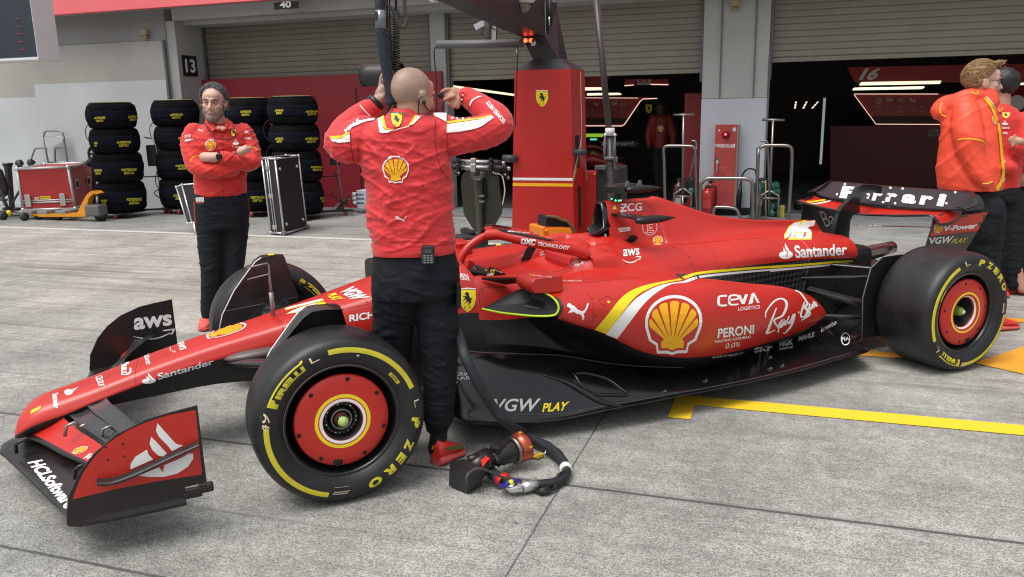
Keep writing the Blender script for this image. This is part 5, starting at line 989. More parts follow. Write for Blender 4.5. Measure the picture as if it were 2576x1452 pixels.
# ---------------- rear wing, exhaust, beam
rw=thing('rear_wing',None,None,(4.0,0,0));rw.parent=car;rw.location=(2.2,0,0);WM[rw.name]=Matrix.Translation((4.0,0,0))
def span(le,te,mfn,th,name,art=None,camber=.02):
    mb=MB();L=spline(le,6);T=spline(te,6);rows=[]
    for a,b_ in zip(L,T):
        a,b_=Vector(a),Vector(b_);up=[];lo=[];nz=Vector((-(b_.z-a.z),0,b_.x-a.x)).normalized()
        for k in range(11):
            t=k/10;p=a.lerp(b_,t);t_h=th*math.sqrt(t)*(1-t)*2;sag=-camber*math.sin(PI*t);up.append(p+nz*(t_h+sag));lo.append(p+nz*(-t_h*.5+sag-.003))
        rows.append(up+lo[::-1])
    mb.grid(rows,None,closed=True,mf=mfn);mb.add(rows[0],[list(range(len(rows[0])))],CARB);mb.add(rows[-1],[list(range(len(rows[0])))],CARB)
    if art:art(mb,mb.bvh())
    return mb.build(name,rw)
LEm=[(3.87,.66,.80),(3.86,.63,.86),(3.85,.52,.850),(3.845,.25,.832),(3.845,0,.826),(3.85,-.25,.846),(3.86,-.42,.866),(3.88,-.53,.872),(3.90,-.57,.82)]
TEm=[(4.06,.66,.82),(4.05,.63,.89),(4.02,.53,.882),(4.01,.25,.872),(4.01,0,.868),(4.01,-.25,.88),(4.02,-.45,.893),(4.05,-.55,.90),(4.10,-.58,.86)]
def art_rm(mb,bv):
    ribbon(mb,bv,Q(Z1,(365,240),(450,235),(560,215),(640,190)),Q(Z1,(390,256),(470,246),(570,230),(640,205)),YEL,n=3);ribbon(mb,bv,Q(Z1,(400,262),(480,258),(580,238),(660,205)),Q(Z1,(470,272),(500,266),(590,248),(670,215)),WHT,n=3)
span(LEm,TEm,lambda i,k:(CARB if(k<1 or k>9)else RED),.016,'main_plane',art_rm)
LEf=[(4.02,.60,.938),(4.0,.55,.912),(3.99,.45,.898),(3.98,.15,.888),(3.98,-.15,.888),(3.98,-.45,.901),(3.99,-.60,.915),(4.02,-.68,.93)]
TEf=[(4.10,.62,.95),(4.14,.60,.985),(4.17,.52,.998),(4.17,.15,1.0),(4.17,-.15,1.004),(4.17,-.50,1.012),(4.16,-.60,1.0),(4.10,-.69,.96)]
WR=mat('wing_ribbed',(.020,.020,.022),.3)
def art_fl(mb,bv):
    for ch,x0,x1,h_ in(('F',702,915,122),('e',915,1025,86),('r',1030,1150,86),('r',1165,1300,88),('a',1325,1500,92),('r',1510,1665,92),('i',1685,1800,124)):
        yb=lambda x:208+(x-705)*.083;o_=h_*.32;put_text(mb,bv,ch,Q(Z1,(x0,yb(x0)),(x1-o_,yb(x1)),(x1,yb(x1)-h_),(x0+o_,yb(x0)-h_)),WHT,.05,0,5,6,.004)
        if ch in '':put_text(mb,bv,'-',Q(Z1,(x0-8,yb(x0)+2),(x0+70,yb(x0)+7),(x0+74,yb(x0)-9),(x0-4,yb(x0)-13)),WHT,.0,0,3,2,.004);ribbon(mb,bv,Q(Z1,(1160,118),(1400,140),(1750,163)),Q(Z1,(1170,138),(1400,158),(1745,180)),WHT)
    for x,y in((760,68),(680,170),(1222,105),(1346,112),(1880,150),(1790,262),(1148,250),(1270,262)):
        q=Z1(x,y);pxart(mb,bv,[ell(q[0],q[1],3,3,n=12)],WHT,1,1,.002)
span(LEf,TEf,lambda i,k:WR,.004,'flap',art_fl,.006)
for sg in(1,-1):
    P_=lambda pts:[(x,(-.545 if sg==1 else .60)*1.0+(z-.86)*(-.10*sg),z)for x,z in pts]
    mb=MB();out=P_([(3.895,.86),(3.96,.885),(4.06,.875),(4.16,.858),(4.40,.865),(4.33,.74),(4.24,.60),(4.14,.50),(3.86,.50),(3.87,.68),(3.89,.80)])
    mb.prism(out,(0,.010*sg,0),CARB)
    if sg==1:
        EV=mb.bvh();pxart(mb,EV,[Q(Z1,(1632,392),(1700,350),(1900,300),(2000,345),(2235,352),(2100,540),(1585,596),(1625,470))],RED,16,12,.002);pxart(mb,EV,[Q(Z1,(1585,598),(2100,542),(2010,712),(1540,650))],mat('plate_grey',(.05,.042,.036),.4),16,10,.002)
        put_text(mb,EV,'V-Power',Q(Z1,(1755,545),(2090,512),(2105,458),(1765,490)),WHT,.04,.15,3,1,.003);put_text(mb,EV,'VGW',Q(Z1,(1615,672),(1830,665),(1865,588),(1612,610)),LOGO,.02,.15,3,1,.003);put_text(mb,EV,'PLAY',Q(Z1,(1828,668),(1980,655),(2005,605),(1855,620)),mat('dull_yellow',(.55,.5,.05)),.02,.15,3,1,.003)
        put_shell(mb,lambda dz:on_surf(EV,Q(Z1,(1650,562),(1735,560),(1755,465),(1660,465)),.003+dz),2,mat('shell_red',(.45,.03,.02)))
        for k in range(12):
            a=Z1(2195-k*12.5,400+k*19);pxart(mb,EV,[[(a[0],a[1]),(a[0]+3.5,a[1]-.4),(a[0]+2.5,a[1]+2.6),(a[0]-1,a[1]+3)]],STLD,1,1,.003)
    else:
        EV=mb.bvh();put_text(mb,EV,'Bang',Q(Z1,(585,556),(800,470),(760,345),(490,340)),mat('dim_letter',(.45,.45,.48)),0,0,3,1,.003)
    mb.build('endplate',rw)
    mb=MB();ys=(-.60 if sg==1 else .58);rows=[]
    for t in range(7):
        a=t/6*PI/2;rows.append([Vector((4.0,ys-sg*.085*math.sin(a),.93-.02*(1-math.cos(a)))),Vector((4.09,ys-sg*.09*math.sin(a),.975-.06*(1-math.cos(a)))),Vector((4.165,ys-sg*.085*math.sin(a),1.003-.10*(1-math.cos(a))))])
    mb.grid(rows,CARB);mb.build('wing_tip',rw)
mb=MB();pl=[at(*Z1(*p),Y=-.02)for p in((650,625),(665,500),(700,370),(735,300),(800,235),(850,190),(890,110),(930,75),(1000,68),(1135,85),(1130,165),(1040,150),(970,165),(920,215),(905,270),(915,350),(840,380),(815,440),(800,660),(650,640))]
pl=[Vector(p)for p in pl];mb.prism(pl,(0,.035,0),CARB,CARB,True);mb.build('pylon',rw)
mb=MB();mb.tube([at(*Z1(1185,170),Y=-.03),at(*Z1(1225,235),Y=-.03)],.010,STLD,8);mb.sphere(at(*Z1(1235,240),Y=-.03),.014,STL,10);mb.prism([at(*Z1(*p),Y=-.03)for p in((1205,265),(1225,290),(1200,330),(1195,280))],(0,.02,0),mat('drs_bracket',(.6,.6,.6),.3,.6));mb.build('actuator',rw)
mb=MB();rows=[(.0,.05),(.0,.055),(.12,.058),(.25,.055),(.40,.050),(.40,.045),(.30,.044)]
a,b_=at(*Z1(890,795),Y=-.02),at(*Z1(1300,690),Y=-.02);d=(b_-a).normalized();EX=mat('exhaust_metal',(.30,.27,.26),.28,1,nscale=6,namt=.35,rvar=.12);mb.lathe([(-.1,.055),(.10,.052),(.22,.047),(.33,.043),(.335,.038),(.2,.036)],EX,a,d,28);mb.build('exhaust_pipe',car)
mb=MB();mb.grid([[Vector((3.95,y,.40+.02*math.cos(y*4))),Vector((4.05,y,.42)),Vector((4.14,y,.47))]for y in[-.5+k*.1 for k in range(11)]],CARB);mb.box((3.72,.10,.60),(.35,.26,.012),BLK,bev=.01);mb.box((4.25,0,.36),(.10,.07,.12),BLK,bev=.01);mb.build('beam_wing',rw)
# ================================================================ EQUIPMENT
ZK=zoomf(.22,1629.2,255.6);ZL=zoomf(.198,0,306.7);ZT=zoomf(.2233,958.3,0);ZP=zoomf(.1984,1086.1,351.4);ZC=zoomf(.1984,383.3,345)
BLANK=mat('tyre_blanket',(.0065,.0065,.0085),.95,bump=.5,bscale=26,nscale=4,namt=.35,bdist=.012,spec=.08);BAND=mat('blanket_band',(.008,.009,.017),.9,bump=.3,bscale=30,spec=.08)
def hexa(mb,b4,t4,m,m2=None):
    v=[Vector(p)for p in b4+t4];mb.add(v,[[0,1,2,3],[4,5,6,7],[0,1,5,4],[1,2,6,5],[2,3,7,6],[3,0,4,7]],m);return mb
def caster(mb,p,r=.04,m=None):
    p=Vector(p);mb.lathe([(-.015,0),(-.015,r),(.015,r),(.015,0)],m or mat('caster_red',(.30,.03,.04),.5),p+Vector((0,0,r)),BD,16);mb.box(p+Vector((0,0,r*1.5)),(.05,.03,r*1.2),STLD,bev=.006,rz=YB)
WORDS=[('POSTERIORE','DESTRO'),('POSTERIORE','SINISTRO'),('ANTERIORE','DESTRO'),('ANTERIORE','SINISTRO')]
HT=[.43,.425,.355,.355]
STK=[ # centre pixel x, building v, marks for each level (bottom to top) as pixel boxes
(314,7.08,'leftmost stack',[[(725,810,1133,1170),(578,613,1142,1170)],[(695,780,964,998),(540,583,968,1000)],[(667,748,807,840),(538,558,812,840)],[(731,800,661,692),(540,601,668,698)]]),
(468,7.75,'stack left of the bearded man',[[(993,1065,1112,1143)],[(1005,1083,942,971)],[(1018,1085,783,812)],[(973,1045,650,680)]]),
(648,7.62,'stack right of the bearded man',[[(1434,1512,1122,1155)],[(1380,1440,955,985)],[],[(1372,1436,632,664)]]),
(757,7.35,'stack nearest the bald mechanic',[[(378+1452,435+1452,1127,1158)],[(325+1452,398+1452,950,978)],[(292+1452,365+1452,787,818),(123+1452,168+1452,787,817)],[(295+1452,368+1452,632,661),(120+1452,168+1452,626,655)]])]
LV=['lowest','second from the bottom','third from the bottom','topmost']
for si,(px,v,nm,marks)in enumerate(STK):
    base=at(px,553 if si!=1 else 530,v=v);c0=base.dot(BD);z=.10;tops={0:260,1:254,2:249,3:245}
    topz=at(px,tops[si],v=v).z;sc_=(topz-z)/sum(HT)
    for k in range(4):
        h=HT[k]*sc_;rr=.365 if k<2 else .36;c=bw(c0+random.uniform(-.008,.008),v+random.uniform(-.01,.01),z);mb=MB()
        prof=spline([[0.0,rr-.12],[0.002,rr-.07],[.022,rr-.028],[.075,rr-.003],[h*.32,rr+.004],[h*.36,rr+.010],[h*.66,rr+.010],[h*.70,rr+.004],[h-.075,rr-.003],[h-.022,rr-.028],[h-.002,rr-.07],[h,rr-.12]],3)
        n=56;rows=[]
        for a_,r_ in prof:
            rows.append([c+Vector((0,0,a_+.012*noise.noise(Vector((math.cos(2*PI*i/n)*3,math.sin(2*PI*i/n)*3,k*5+si*9)))))+Vector((math.cos(2*PI*i/n),math.sin(2*PI*i/n),0))*(r_+.012*noise.noise(Vector((math.cos(2*PI*i/n)*2.5,math.sin(2*PI*i/n)*2.5+k*7,a_*9+si*3))))for i in range(n)])
        L_=len(prof);mb.grid(rows,None,closed=True,mf=lambda i,q:BAND if L_*.36<i<L_*.58 else BLANK)
        mb.add([p for p in rows[-1]],[list(range(n))],BLANK);mb.add([p for p in rows[0]],[list(range(n))],BLANK)
        bv=mb.bvh();w1_,w2_=WORDS[k]
        for(x0,x1,y0,y1)in marks[k]:
            ym=(y0+y1)/2;w_=(x1-x0);f=.98
            emboss(mb,text2d(w1_,.035),on_surf(bv,Q(R6,(x0,ym-1),(x1,ym-3),(x1,y0-1),(x0,y0+1)),.003),TYEL,6,1);emboss(mb,text2d(w2_,.035),on_surf(bv,Q(R6,(x0+w_*.16,y1),(x0+w_*.84,y1-2),(x0+w_*.84,ym+1),(x0+w_*.16,ym+2)),.003),TYEL,5,1)
        if k==3:
            mb.tube([c+Vector((math.cos(a)*.30,math.sin(a)*.30,h+.008))for a in[i*PI/10 for i in range(21)]],.010,BLK,6);mb.tube([c+Vector((math.cos(a)*.27,math.sin(a)*.29,h+.014))for a in[3+i*PI/10 for i in range(12)]],.008,mat('strap_yellow',(.4,.35,.04),.6),6)
        solo('covered_tyre',mb,'black tyre marked %s %s, %s of the %s'%(w1_,w2_,LV[k].replace('second from the bottom','second from floor').replace('third from the bottom','third from floor'),nm),'tyre',c,YB,'tyres in heating blankets');z+=h
    t=thing('tyre_trolley','wheeled trolley frame with upright pole under the %s'%nm,'trolley',bw(c0,v,0),YB,'tyre trolleys')
    mb=MB();mb.box(bw(c0,v,.085),(.62,.62,.02),BLK,rz=YB,bev=.006);mb.box(bw(c0+.42,v+.35,.085),(.5,.04,.03),BLK,rz=YB+.6,bev=.006);mb.build('base',t)
    for du,dv in((-.22,-.22),(.12,-.30),(-.22,.24),(.52,.45)):
        mb=MB();caster(mb,bw(c0+du,v+dv,0));mb.build('caster',t)
    mb=MB();a,b_=bw(c0+.50,v+.42,.10),bw(c0+.46,v+.36,1.12);mb.tube([a,b_,b_+Vector((0,0,.10))-BD*.04,b_+Vector((0,0,.12))-BD*.2],.013,STLD,8);mb.tube([bw(c0+.48,v+.38,.62),bw(c0+.30,v+.2,.62)],.010,BLK,6);mb.build('pole',t)
    if si in(0,3):
        mb=MB();p=bw(c0+.42,v+.40,.95);mb.box(p,(.30 if si==0 else .14,.08,.34),BLK,rz=YB+.3,bev=.02);mb.build('control_box',t)
    mb=MB();
    for k in range(3):mb.tube(spline([bw(c0-.33,v-.12,.35+.40*k),bw(c0-.42,v-.14,.45+.40*k),bw(c0-.42,v-.14,.60+.40*k),bw(c0-.35,v-.12,.72+.38*k)],4),.007,BLK,6)
    mb.tube(spline([bw(c0+.44,v+.34,.7),bw(c0+.50,v+.30,.45),bw(c0+.42,v+.25,.35),bw(c0+.52,v+.4,.2)],5),.008,BLK,6);mb.build('cable',t)
# ---- tall black flight case
def case(name,lab,b4,t4,face,edge,rad=.012,extra=None,cat='flight case'):
    b4=[Vector(p)for p in b4];t4=[Vector(p)for p in t4];c=sum(b4,Vector())/4;t=thing(name,lab,cat,(c.x,c.y,0),YB)
    mb=MB();hexa(mb,b4,t4,face);mb.build('panel',t);mb=MB()
    for q in(b4,t4):
        for i in range(4):mb.tube([q[i],q[(i+1)%4]],rad,edge,6)
    for i in range(4):mb.tube([b4[i],t4[i]],rad,edge,6)
    for p in b4+t4:mb.sphere(p,rad*1.7,edge,8)
    mb.build('edging',t);
    if extra:extra(t,b4,t4)
    return t
A_=bw(-4.174,5.80,.03);M__=bw(-3.937,5.745,.03);C_=bw(-3.985,6.364,.03);D_=A_+(C_-M__)
hh=at(*R7(120,908),v=5.745).z-.03;lean=(at(*R7(120,908),v=5.745)-M__);lean.z=0
FELT=mat('case_black',(.012,.012,.013),.6,bump=.1,bscale=200)
def ex1(t,b4,t4):
    mb=MB()
    for s_ in(.30,.47):mb.tube([b4[0].lerp(b4[1],s_)+BE*-.004,t4[0].lerp(t4[1],s_)+BE*-.004],.008,ALU,6)
    mb.build('locking_rail',t)
    for z in(.08,.5,.88):
        mb=MB();p=b4[0].lerp(b4[1],.38).lerp(t4[0].lerp(t4[1],.38),z);mb.box(p-BE*.012,(.07,.012,.055),STL,rz=YB,bev=.004);mb.build('latch',t)
    for s_,z in((.12,.12),(.85,.12),(.12,.86),(.85,.86)):
        mb=MB();p=b4[1].lerp(b4[2],s_).lerp(t4[1].lerp(t4[2],s_),z);mb.sphere(p+BD*.008,.024,STL,10);mb.build('ball_corner',t)
    for p in(b4[1],b4[2]):
        mb=MB();mb.lathe([(-.02,0),(-.02,.035),(.02,.035),(.02,0)],GRY,Vector((p.x,p.y,.038)),BE,16);mb.build('wheel',t)
    mb=MB();mb.box(t4[1].lerp(t4[2],.4)+Vector((0,0,.01)),(.02,.2,.02),BLK,rz=YB);mb.build('handle',t)
up=Vector((0,0,hh))+lean;case('tall_flight_case','tall black flight case with silver edging standing on the white line',[A_,M__,C_,D_],[A_+up,M__+up,C_+up,D_+up],FELT,ALU,.013,ex1)
z0_=.05;P0=at(*R6(1072,1278),v=5.7);P1=at(*R6(1098,1275),v=5.7);Tl=at(*R6(1008,1070),v=5.9);Tr=at(*R6(1040,1058),v=5.9)
dd=BD*.30+BE*.55
def ex2(t,b4,t4):
    mb=MB();mb.tube([at(*R6(1108,1270),v=5.65),at(*R6(1120,1355),v=5.60)],.018,ALU,6);mb.build('stay',t)
case('tilted_flight_case','black flight case with silver edging tilted open behind the bearded man',[P0,P1,P1+dd,P0+dd],[Tl,Tr,Tr+dd,Tl+dd],FELT,ALU,.012,ex2)
# ---- red crate on a pallet truck
L0=at(*R6(133,1200),Z=.15);M0=at(*R6(430,1192),Z=.15);vL,vM=L0.dot(BE),M0.dot(BE);L1=at(*R6(97,968),v=vL);M1=at(*R6(388,955),v=vM)
dv=(at(*R6(600,1135),Z=.15)-M0);dv=dv.normalized()*1.15
CRED=mat('crate_red',(.42,.025,.025),.55,nscale=3,namt=.12,bump=.05)
def ex3(t,b4,t4):
    f=lambda s,z:b4[0].lerp(b4[1],s).lerp(t4[0].lerp(t4[1],s),z);n_=(b4[1]-b4[0]).cross(Vector((0,0,1))).normalized()
    mb=MB();mb.tube([f(0,.17)+n_*.004,f(1,.17)+n_*.004],.014,ALU,6);mb.tube([f(0,.22)+n_*.004,f(1,.22)+n_*.004],.012,ALU,6);mb.build('rail',t)
    for s_ in(.13,.80):
        mb=MB();mb.box(f(s_,.22)+n_*.02,(.09,.02,.20),STL,rz=math.atan2((b4[1]-b4[0]).y,(b4[1]-b4[0]).x),bev=.008);mb.build('latch',t)
    mb=MB();q=[f(.36,.25),f(.57,.25),f(.57,.32),f(.36,.32)];emboss(mb,([(0,0),(1,0),(1,1),(0,1)],[[0,1,2,3]],1),on_quad(*q,.012),YEL);emboss(mb,text2d('MONZA TESTING',.01),on_quad(f(.375,.27),f(.555,.27),f(.555,.30),f(.375,.30),.014),BLK);emboss(mb,([(0,0),(1,0),(1,1),(0,1)],[[0,1,2,3]],1),on_quad(f(.26,.245),f(.335,.245),f(.335,.30),f(.26,.30),.012),WHT);emboss(mb,text2d('161',.02),on_quad(f(.27,.255),f(.325,.255),f(.325,.29),f(.27,.29),.014),BLK);mb.build('label',t)
    g_=lambda s,z:b4[1].lerp(b4[2],s).lerp(t4[1].lerp(t4[2],s),z);m_=(b4[2]-b4[1]).cross(Vector((0,0,1))).normalized()
    for s_ in(.22,.72):
        mb=MB();mb.box(g_(s_,.56)+m_*.006,(.17,.014,.15),STLD,rz=math.atan2((b4[2]-b4[1]).y,(b4[2]-b4[1]).x),bev=.006);mb.box(g_(s_,.56)+m_*.010,(.12,.014,.10),DRK,rz=math.atan2((b4[2]-b4[1]).y,(b4[2]-b4[1]).x),bev=.006);mb.build('handle',t)
case('red_flight_case','large red flight case with silver edging on a yellow pallet truck',[L0,M0,M0+dv,L0+dv],[L1,M1,M1+dv,L1+dv],CRED,ALU,.022,ex3)
t=thing('pallet_truck','orange yellow pallet truck carrying the red flight case','pallet truck',(M0.x,M0.y,0),YB)
PTY=mat('truck_yellow',(.75,.30,.01),.45,nscale=6,namt=.15)
mb=MB();q=[at(*ZL(x,y),v=vL-.06)for x,y in((385,1180),(975,1165),(1060,1160),(1160,1165),(1160,1180),(1050,1205),(520,1210))];mb.prism(q,BE*.16,PTY);mb.prism([p+BE*.55 for p in q],BE*.16,PTY);mb.build('fork',t)
mb=MB();q=[at(*ZL(x,y),v=vL-.02)for x,y in((975,1165),(1050,1010),(1100,925),(1150,880),(1210,876),(1262,905),(1240,918),(1180,915),(1130,960),(1075,1160))];mb.prism(q,BE*.10,PTY);mb.build('arm',t)
mb=MB();c=at(*ZL(1275,1160),v=vL+.05);mb.box(c+Vector((-.05,0,.05)),(.28,.2,.18),GRY,rz=YB,bev=.03);mb.lathe([(-.04,0),(-.04,.10),(.04,.10),(.04,0)],mat('rubber_wheel',(.02,.02,.022),.6),Vector((c.x,c.y,.10)),BE,24);mb.tube([at(*ZL(1235,1060),v=vL+.05),at(*ZL(1235,925),v=vL+.05)],.022,STL,8);mb.build('pump',t)
for x in(500,745):mb=MB();c=at(*ZL(x,1235),v=vL);mb.lathe([(-.04,0),(-.04,.05),(.04,.05),(.04,0)],BLK,Vector((c.x,c.y,.05)),BE,16);mb.build('roller',t)
for x,y in((440,1150),(630,1150),(860,1150)):mb=MB();mb.box(at(*ZL(x,y),v=vL+.1),(.20,.3,.09),mat('pallet_grey',(.25,.25,.24),.7),rz=YB,bev=.01);mb.build('pallet_foot',t)
# ---- tubular frames and stands on the far left
def tubes(name,lab,cat,items,v,m=STLD,r=.018,group=None,base=None):
    allp=[p for it in items for p in it];c=at(*allp[-1][0](*allp[-1][1]),v=v)if 0 else None
    mb=MB();pts0=None
    for it in items:
        P_=[at(*p,v=v+(dv_ if False else 0))for p in it];mb.tube(P_,r,m,8);pts0=pts0 or P_[0]
    return solo(name,mb,lab,cat,(pts0.x,pts0.y,0),YB,group)
def bent(P_,k=3):return spline(P_,k)
tubes('tubular_frame','grey steel tubular hoop frame standing behind the red flight case','frame',[bent(Q(ZL,(625,580),(590,400),(560,200),(575,125),(640,115),(750,115),(800,150),(830,330),(870,575)),3),Q(ZL,(560,200),(815,195)),bent(Q(ZL,(360,590),(430,380),(460,340),(520,335),(600,340)),3),bent(Q(ZL,(705,580),(700,380),(720,335),(840,325)),3),Q(ZL,(610,515),(860,515))],8.05,STLD,.016)
mb=MB();p=[at(*ZL(x,y),v=8.0)for x,y in((560,190),(810,190),(790,260),(700,300),(640,330),(600,340),(575,300))];mb.prism(p,BE*.01,mat('clear_plate',(.45,.48,.50),.3));solo('frame_plate',mb,'pale plastic plate fixed in the steel hoop frame on the left','plate',p[0])
for i,(x0,y0,x1,y1,w)in enumerate(((95,525,165,1180,.055),(245,515,262,600,.045),(395,505,385,590,.045))):
    a,b_=at(*ZL(x0,y0),v=7.3+.2*i),at(*ZL(x1,y1),v=7.2+.2*i);mb=MB();mb.tube([a,a.lerp(b_,.1),b_],[w*1.35,w*1.1,w*.7],mat('dark_tube',(.05,.048,.05),.35,.6),14);mb.tube([a+Vector((0,0,.0)),a-Vector((0,0,.04))],w*1.5,BLK,14)
    if i==0:mb.box(Vector((b_.x,b_.y,.06)),(.34,.10,.05),BLK,rz=YB,bev=.01)
    solo('tube_stand',mb,('tall dark tube stand at the left edge','dark tube top showing behind the left corner of the red flight case','dark tube top showing behind the hoop frame leg')[i],'stand',(b_.x,b_.y,0),YB,'dark tube stands')
t=thing('folded_trolley','black folded trolley with casters at the left edge of the picture','trolley',at(*ZL(60,1240),v=6.5),YB)
mb=MB();v=6.6;mb.prism([at(*ZL(x,y),v=v)for x,y in((-80,560),(0,620),(80,830),(60,940),(20,960),(-80,900))],BE*.05,BLK);mb.build('board',t)
mb=MB()
for L_ in([(-60,700),(60,1000),(150,1180)],[(10,950),(120,1150)],[(-60,990),(90,990)],[(250,870),(170,1010),(130,1180)],[(-60,1195),(370,1185)],[(0,1140),(370,1150)]):mb.tube([at(*ZL(*p),v=v-.05)for p in L_],.018,mat('black_tube',(.03,.03,.032),.4,.3),8)
mb.tube([at(*ZL(190,1150),v=v-.1),at(*ZL(365,1150),v=v-.1)],.022,STL,8);mb.build('frame',t)
for x in(45,315):mb=MB();c=at(*ZL(x,1245),v=6.35);mb.lathe([(-.03,0),(-.03,.065),(.03,.065),(.03,0)],mat('green_rubber',(.03,.05,.045),.6),Vector((c.x,c.y,.065)),BD,18);mb.build('caster',t)
mb=MB();mb.sphere(at(*ZL(115,1160),v=6.45),(.04,.04,.05),YEL,10);mb.build('knob',t)
mb=MB();ring=[at(*ZL(1195+85*math.cos(a)*.8,400+95*math.sin(a)),v=7.6)for a in[1.8+i*.35 for i in range(11)]];mb.tube(ring,.022,BLK,8);mb.tube([at(*ZL(1140,410),v=7.6),at(*ZL(1240,400),v=7.6)],.02,BLK,6);mb.tube([at(*ZL(1065,518),v=7.5),at(*ZL(1250,520),v=7.5)],.03,STL,10);mb.sphere(at(*ZL(1150,520),v=7.5),.07,BLK,12);mb.tube([at(*ZL(1190,560),v=7.6),at(*ZL(1200,1150),v=7.6)],.03,BLK,8);solo('wheeled_stand',mb,'black stand with round handle just left of the leftmost tyre stack','stand',at(*ZL(1200,1200),v=7.6),YB)
# ---- red pit tower with overhead arm
TR=mat('tower_red',(.46,.016,.014),.38,rvar=.06,nscale=2,namt=.04)
tw=thing('gantry_tower','tall red pit tower with yellow shield emblem, white and yellow stripes and black overhead arm','equipment tower',bw(-.14,5.3,0),YB)
lt,rt=at(*R8(38,400),v=5.0),at(*R8(358,397),v=5.0);ul,ur=lt.dot(BD),rt.dot(BD);zt=(lt.z+rt.z)/2
ulb=at(*R8(20,1180),v=5.0).dot(BD);urb=ur+.015
sr=at(*R8(410,430),v=5.0);vb=5.62
mb=MB();b4=[bw(ulb-.01,5,0),bw(urb+.02,5,0),bw(urb+.02,vb,0),bw(ulb-.01,vb,0)];t4=[bw(ul,5,zt),bw(ur,5,zt),bw(ur,vb,zt),bw(ul,vb,zt)];hexa(mb,b4,t4,TR)
TW=mb.bvh();rz_=lambda y0,y1,m:emboss(mb,([(0,0),(1,0),(1,1),(0,1)],[[0,1,2,3]],1),on_surf(TW,[R8(18,y1),R8(373,y1),R8(373,y0),R8(18,y0)],.002),m,2,1)
fq=lambda z0,z1,m:mb.add([bw(lerp(ulb-.01,ul,z0/zt)+.001,4.997,z0),bw(lerp(urb+.02,ur,z0/zt)-.001,4.997,z0),bw(lerp(urb+.02,ur,z1/zt)-.001,4.997,z1),bw(lerp(ulb-.01,ul,z1/zt)+.001,4.997,z1)],[[0,1,2,3]],m)
zA,zB=at(*R8(200,1017),v=5).z,at(*R8(200,1032),v=5).z;fq(zB,zA,WHT);zA,zB=at(*R8(200,1048),v=5).z,at(*R8(200,1066),v=5).z;fq(zB,zA,GLD)
put_shield(mb,lambda dz:on_surf(TW,Q(R8,(160,612),(232,612),(230,522),(160,522)),.002+dz),2)
sx=lambda v_,z:bw(lerp(urb+.02,ur,z/zt)+.003,v_,z)
zw=at(*R8(370,1025),v=5).z
for o,m in((0,WHT),(-.05,GLD)):mb.add([sx(5.0,zw+o),sx(5.0,zw+o+.035),sx(5.40,zw+.42+o),sx(5.40,zw+.38+o)],[[0,1,2,3]],m);mb.add([sx(5.40-o*.3,zw+.38),sx(5.42-o*.3,zw+.42),sx(5.42-o*.3,zt-.02),sx(5.395-o*.3,zt-.02)],[[0,1,2,3]],m)
mb.add([sx(5.12,zw+.10),sx(5.3,zw+.10),sx(5.3,zw+.45),sx(5.12,zw+.45)],[[0,1,2,3]],DRK);mb.add([sx(5.2,zw-.55),sx(5.32,zw-.55),sx(5.32,zw-.10),sx(5.2,zw-.10)],[[0,1,2,3]],DRK);mb.build('cabinet',tw)
HB=mat('hood_black',(.025,.026,.03),.35,rvar=.05)
zn=at(*ZT(1835,668),v=5.15).z;c_u=(ul+ur)/2
mb=MB();hexa(mb,[p+Vector((0,0,.001))for p in t4],[bw(c_u-.15,5.15,zn),bw(c_u+.15,5.15,zn),bw(c_u+.15,5.5,zn),bw(c_u-.15,5.5,zn)],HB);mb.build('hood',tw)
e1=at(*ZT(1590,425),v=5.15);u1=e1.dot(BD);e2=at(*ZT(1850,440),v=5.15);u2=e2.dot(BD);e3=at(*ZT(1980,320),v=5.15)
d1=at(*ZT(870,110),u=u1);d2=at(*ZT(1240,140),u=u2);k_=1.75
n1=e1+(d1-e1)*k_;n2=bw(u2,n1.dot(BE),n1.z);e2=bw(u2,5.15,e1.z);hz=.40
mb=MB();AB=mat('arm_black',(.022,.019,.020),.4,rvar=.06);b_l=[e1,e2,n2,n1];hexa(mb,b_l,[p+Vector((0,0,hz))for p in b_l],AB);
hexa(mb,[bw(c_u-.14,5.17,zn-.02),bw(c_u+.14,5.17,zn-.02),bw(c_u+.14,5.52,zn-.02),bw(c_u-.14,5.52,zn-.02)],[e1,e2,e2+BE*.40+Vector((0,0,.40)),e1+BE*.40+Vector((0,0,.40))],AB);mb.box(e2+BE*.22+Vector((.01,0,.12)),(.03,.34,.50),HB,rz=YB);mb.build('arm',tw)
RLED=mat('tower_red_led',(.6,.02,.01),.4,emit=(1,.06,.02),estr=6)
mb=MB();q=[at(*ZT(x,y),v=5.08)for x,y in((1600,330),(1720,330),(1720,380),(1600,380))];mb.prism(q,BE*.03,mat('lamp_body',(.15,.01,.01),.4));q=[at(*ZT(x,y),v=5.08)for x,y in((1600,430),(1725,430),(1725,482),(1600,482))];mb.prism(q,BE*.03,mat('lamp_body',(.15,.01,.01)));mb.build('lamp_housing',tw)
for x,y,r_ in((1628,356,.020),(1688,356,.014),(1628,456,.022),(1690,456,.022)):mb=MB();mb.sphere(at(*ZT(x,y),v=5.07),r_,RLED,10);mb.build('red_lamp',tw)
mb=MB();a,b_=at(*ZT(628,503),v=4.9),at(*ZT(1605,488),v=5.05);mb.tube([a,b_],.042,GRY,4);mb.tube([at(*ZT(1700,490),v=5.0),at(*ZT(1745,490),v=5.0)],.03,STL,10);mb.tube([at(*ZT(1722,520),v=5.0),at(*ZT(1722,440),v=5.0)],.02,STLD,8);mb.build('side_bar',tw)
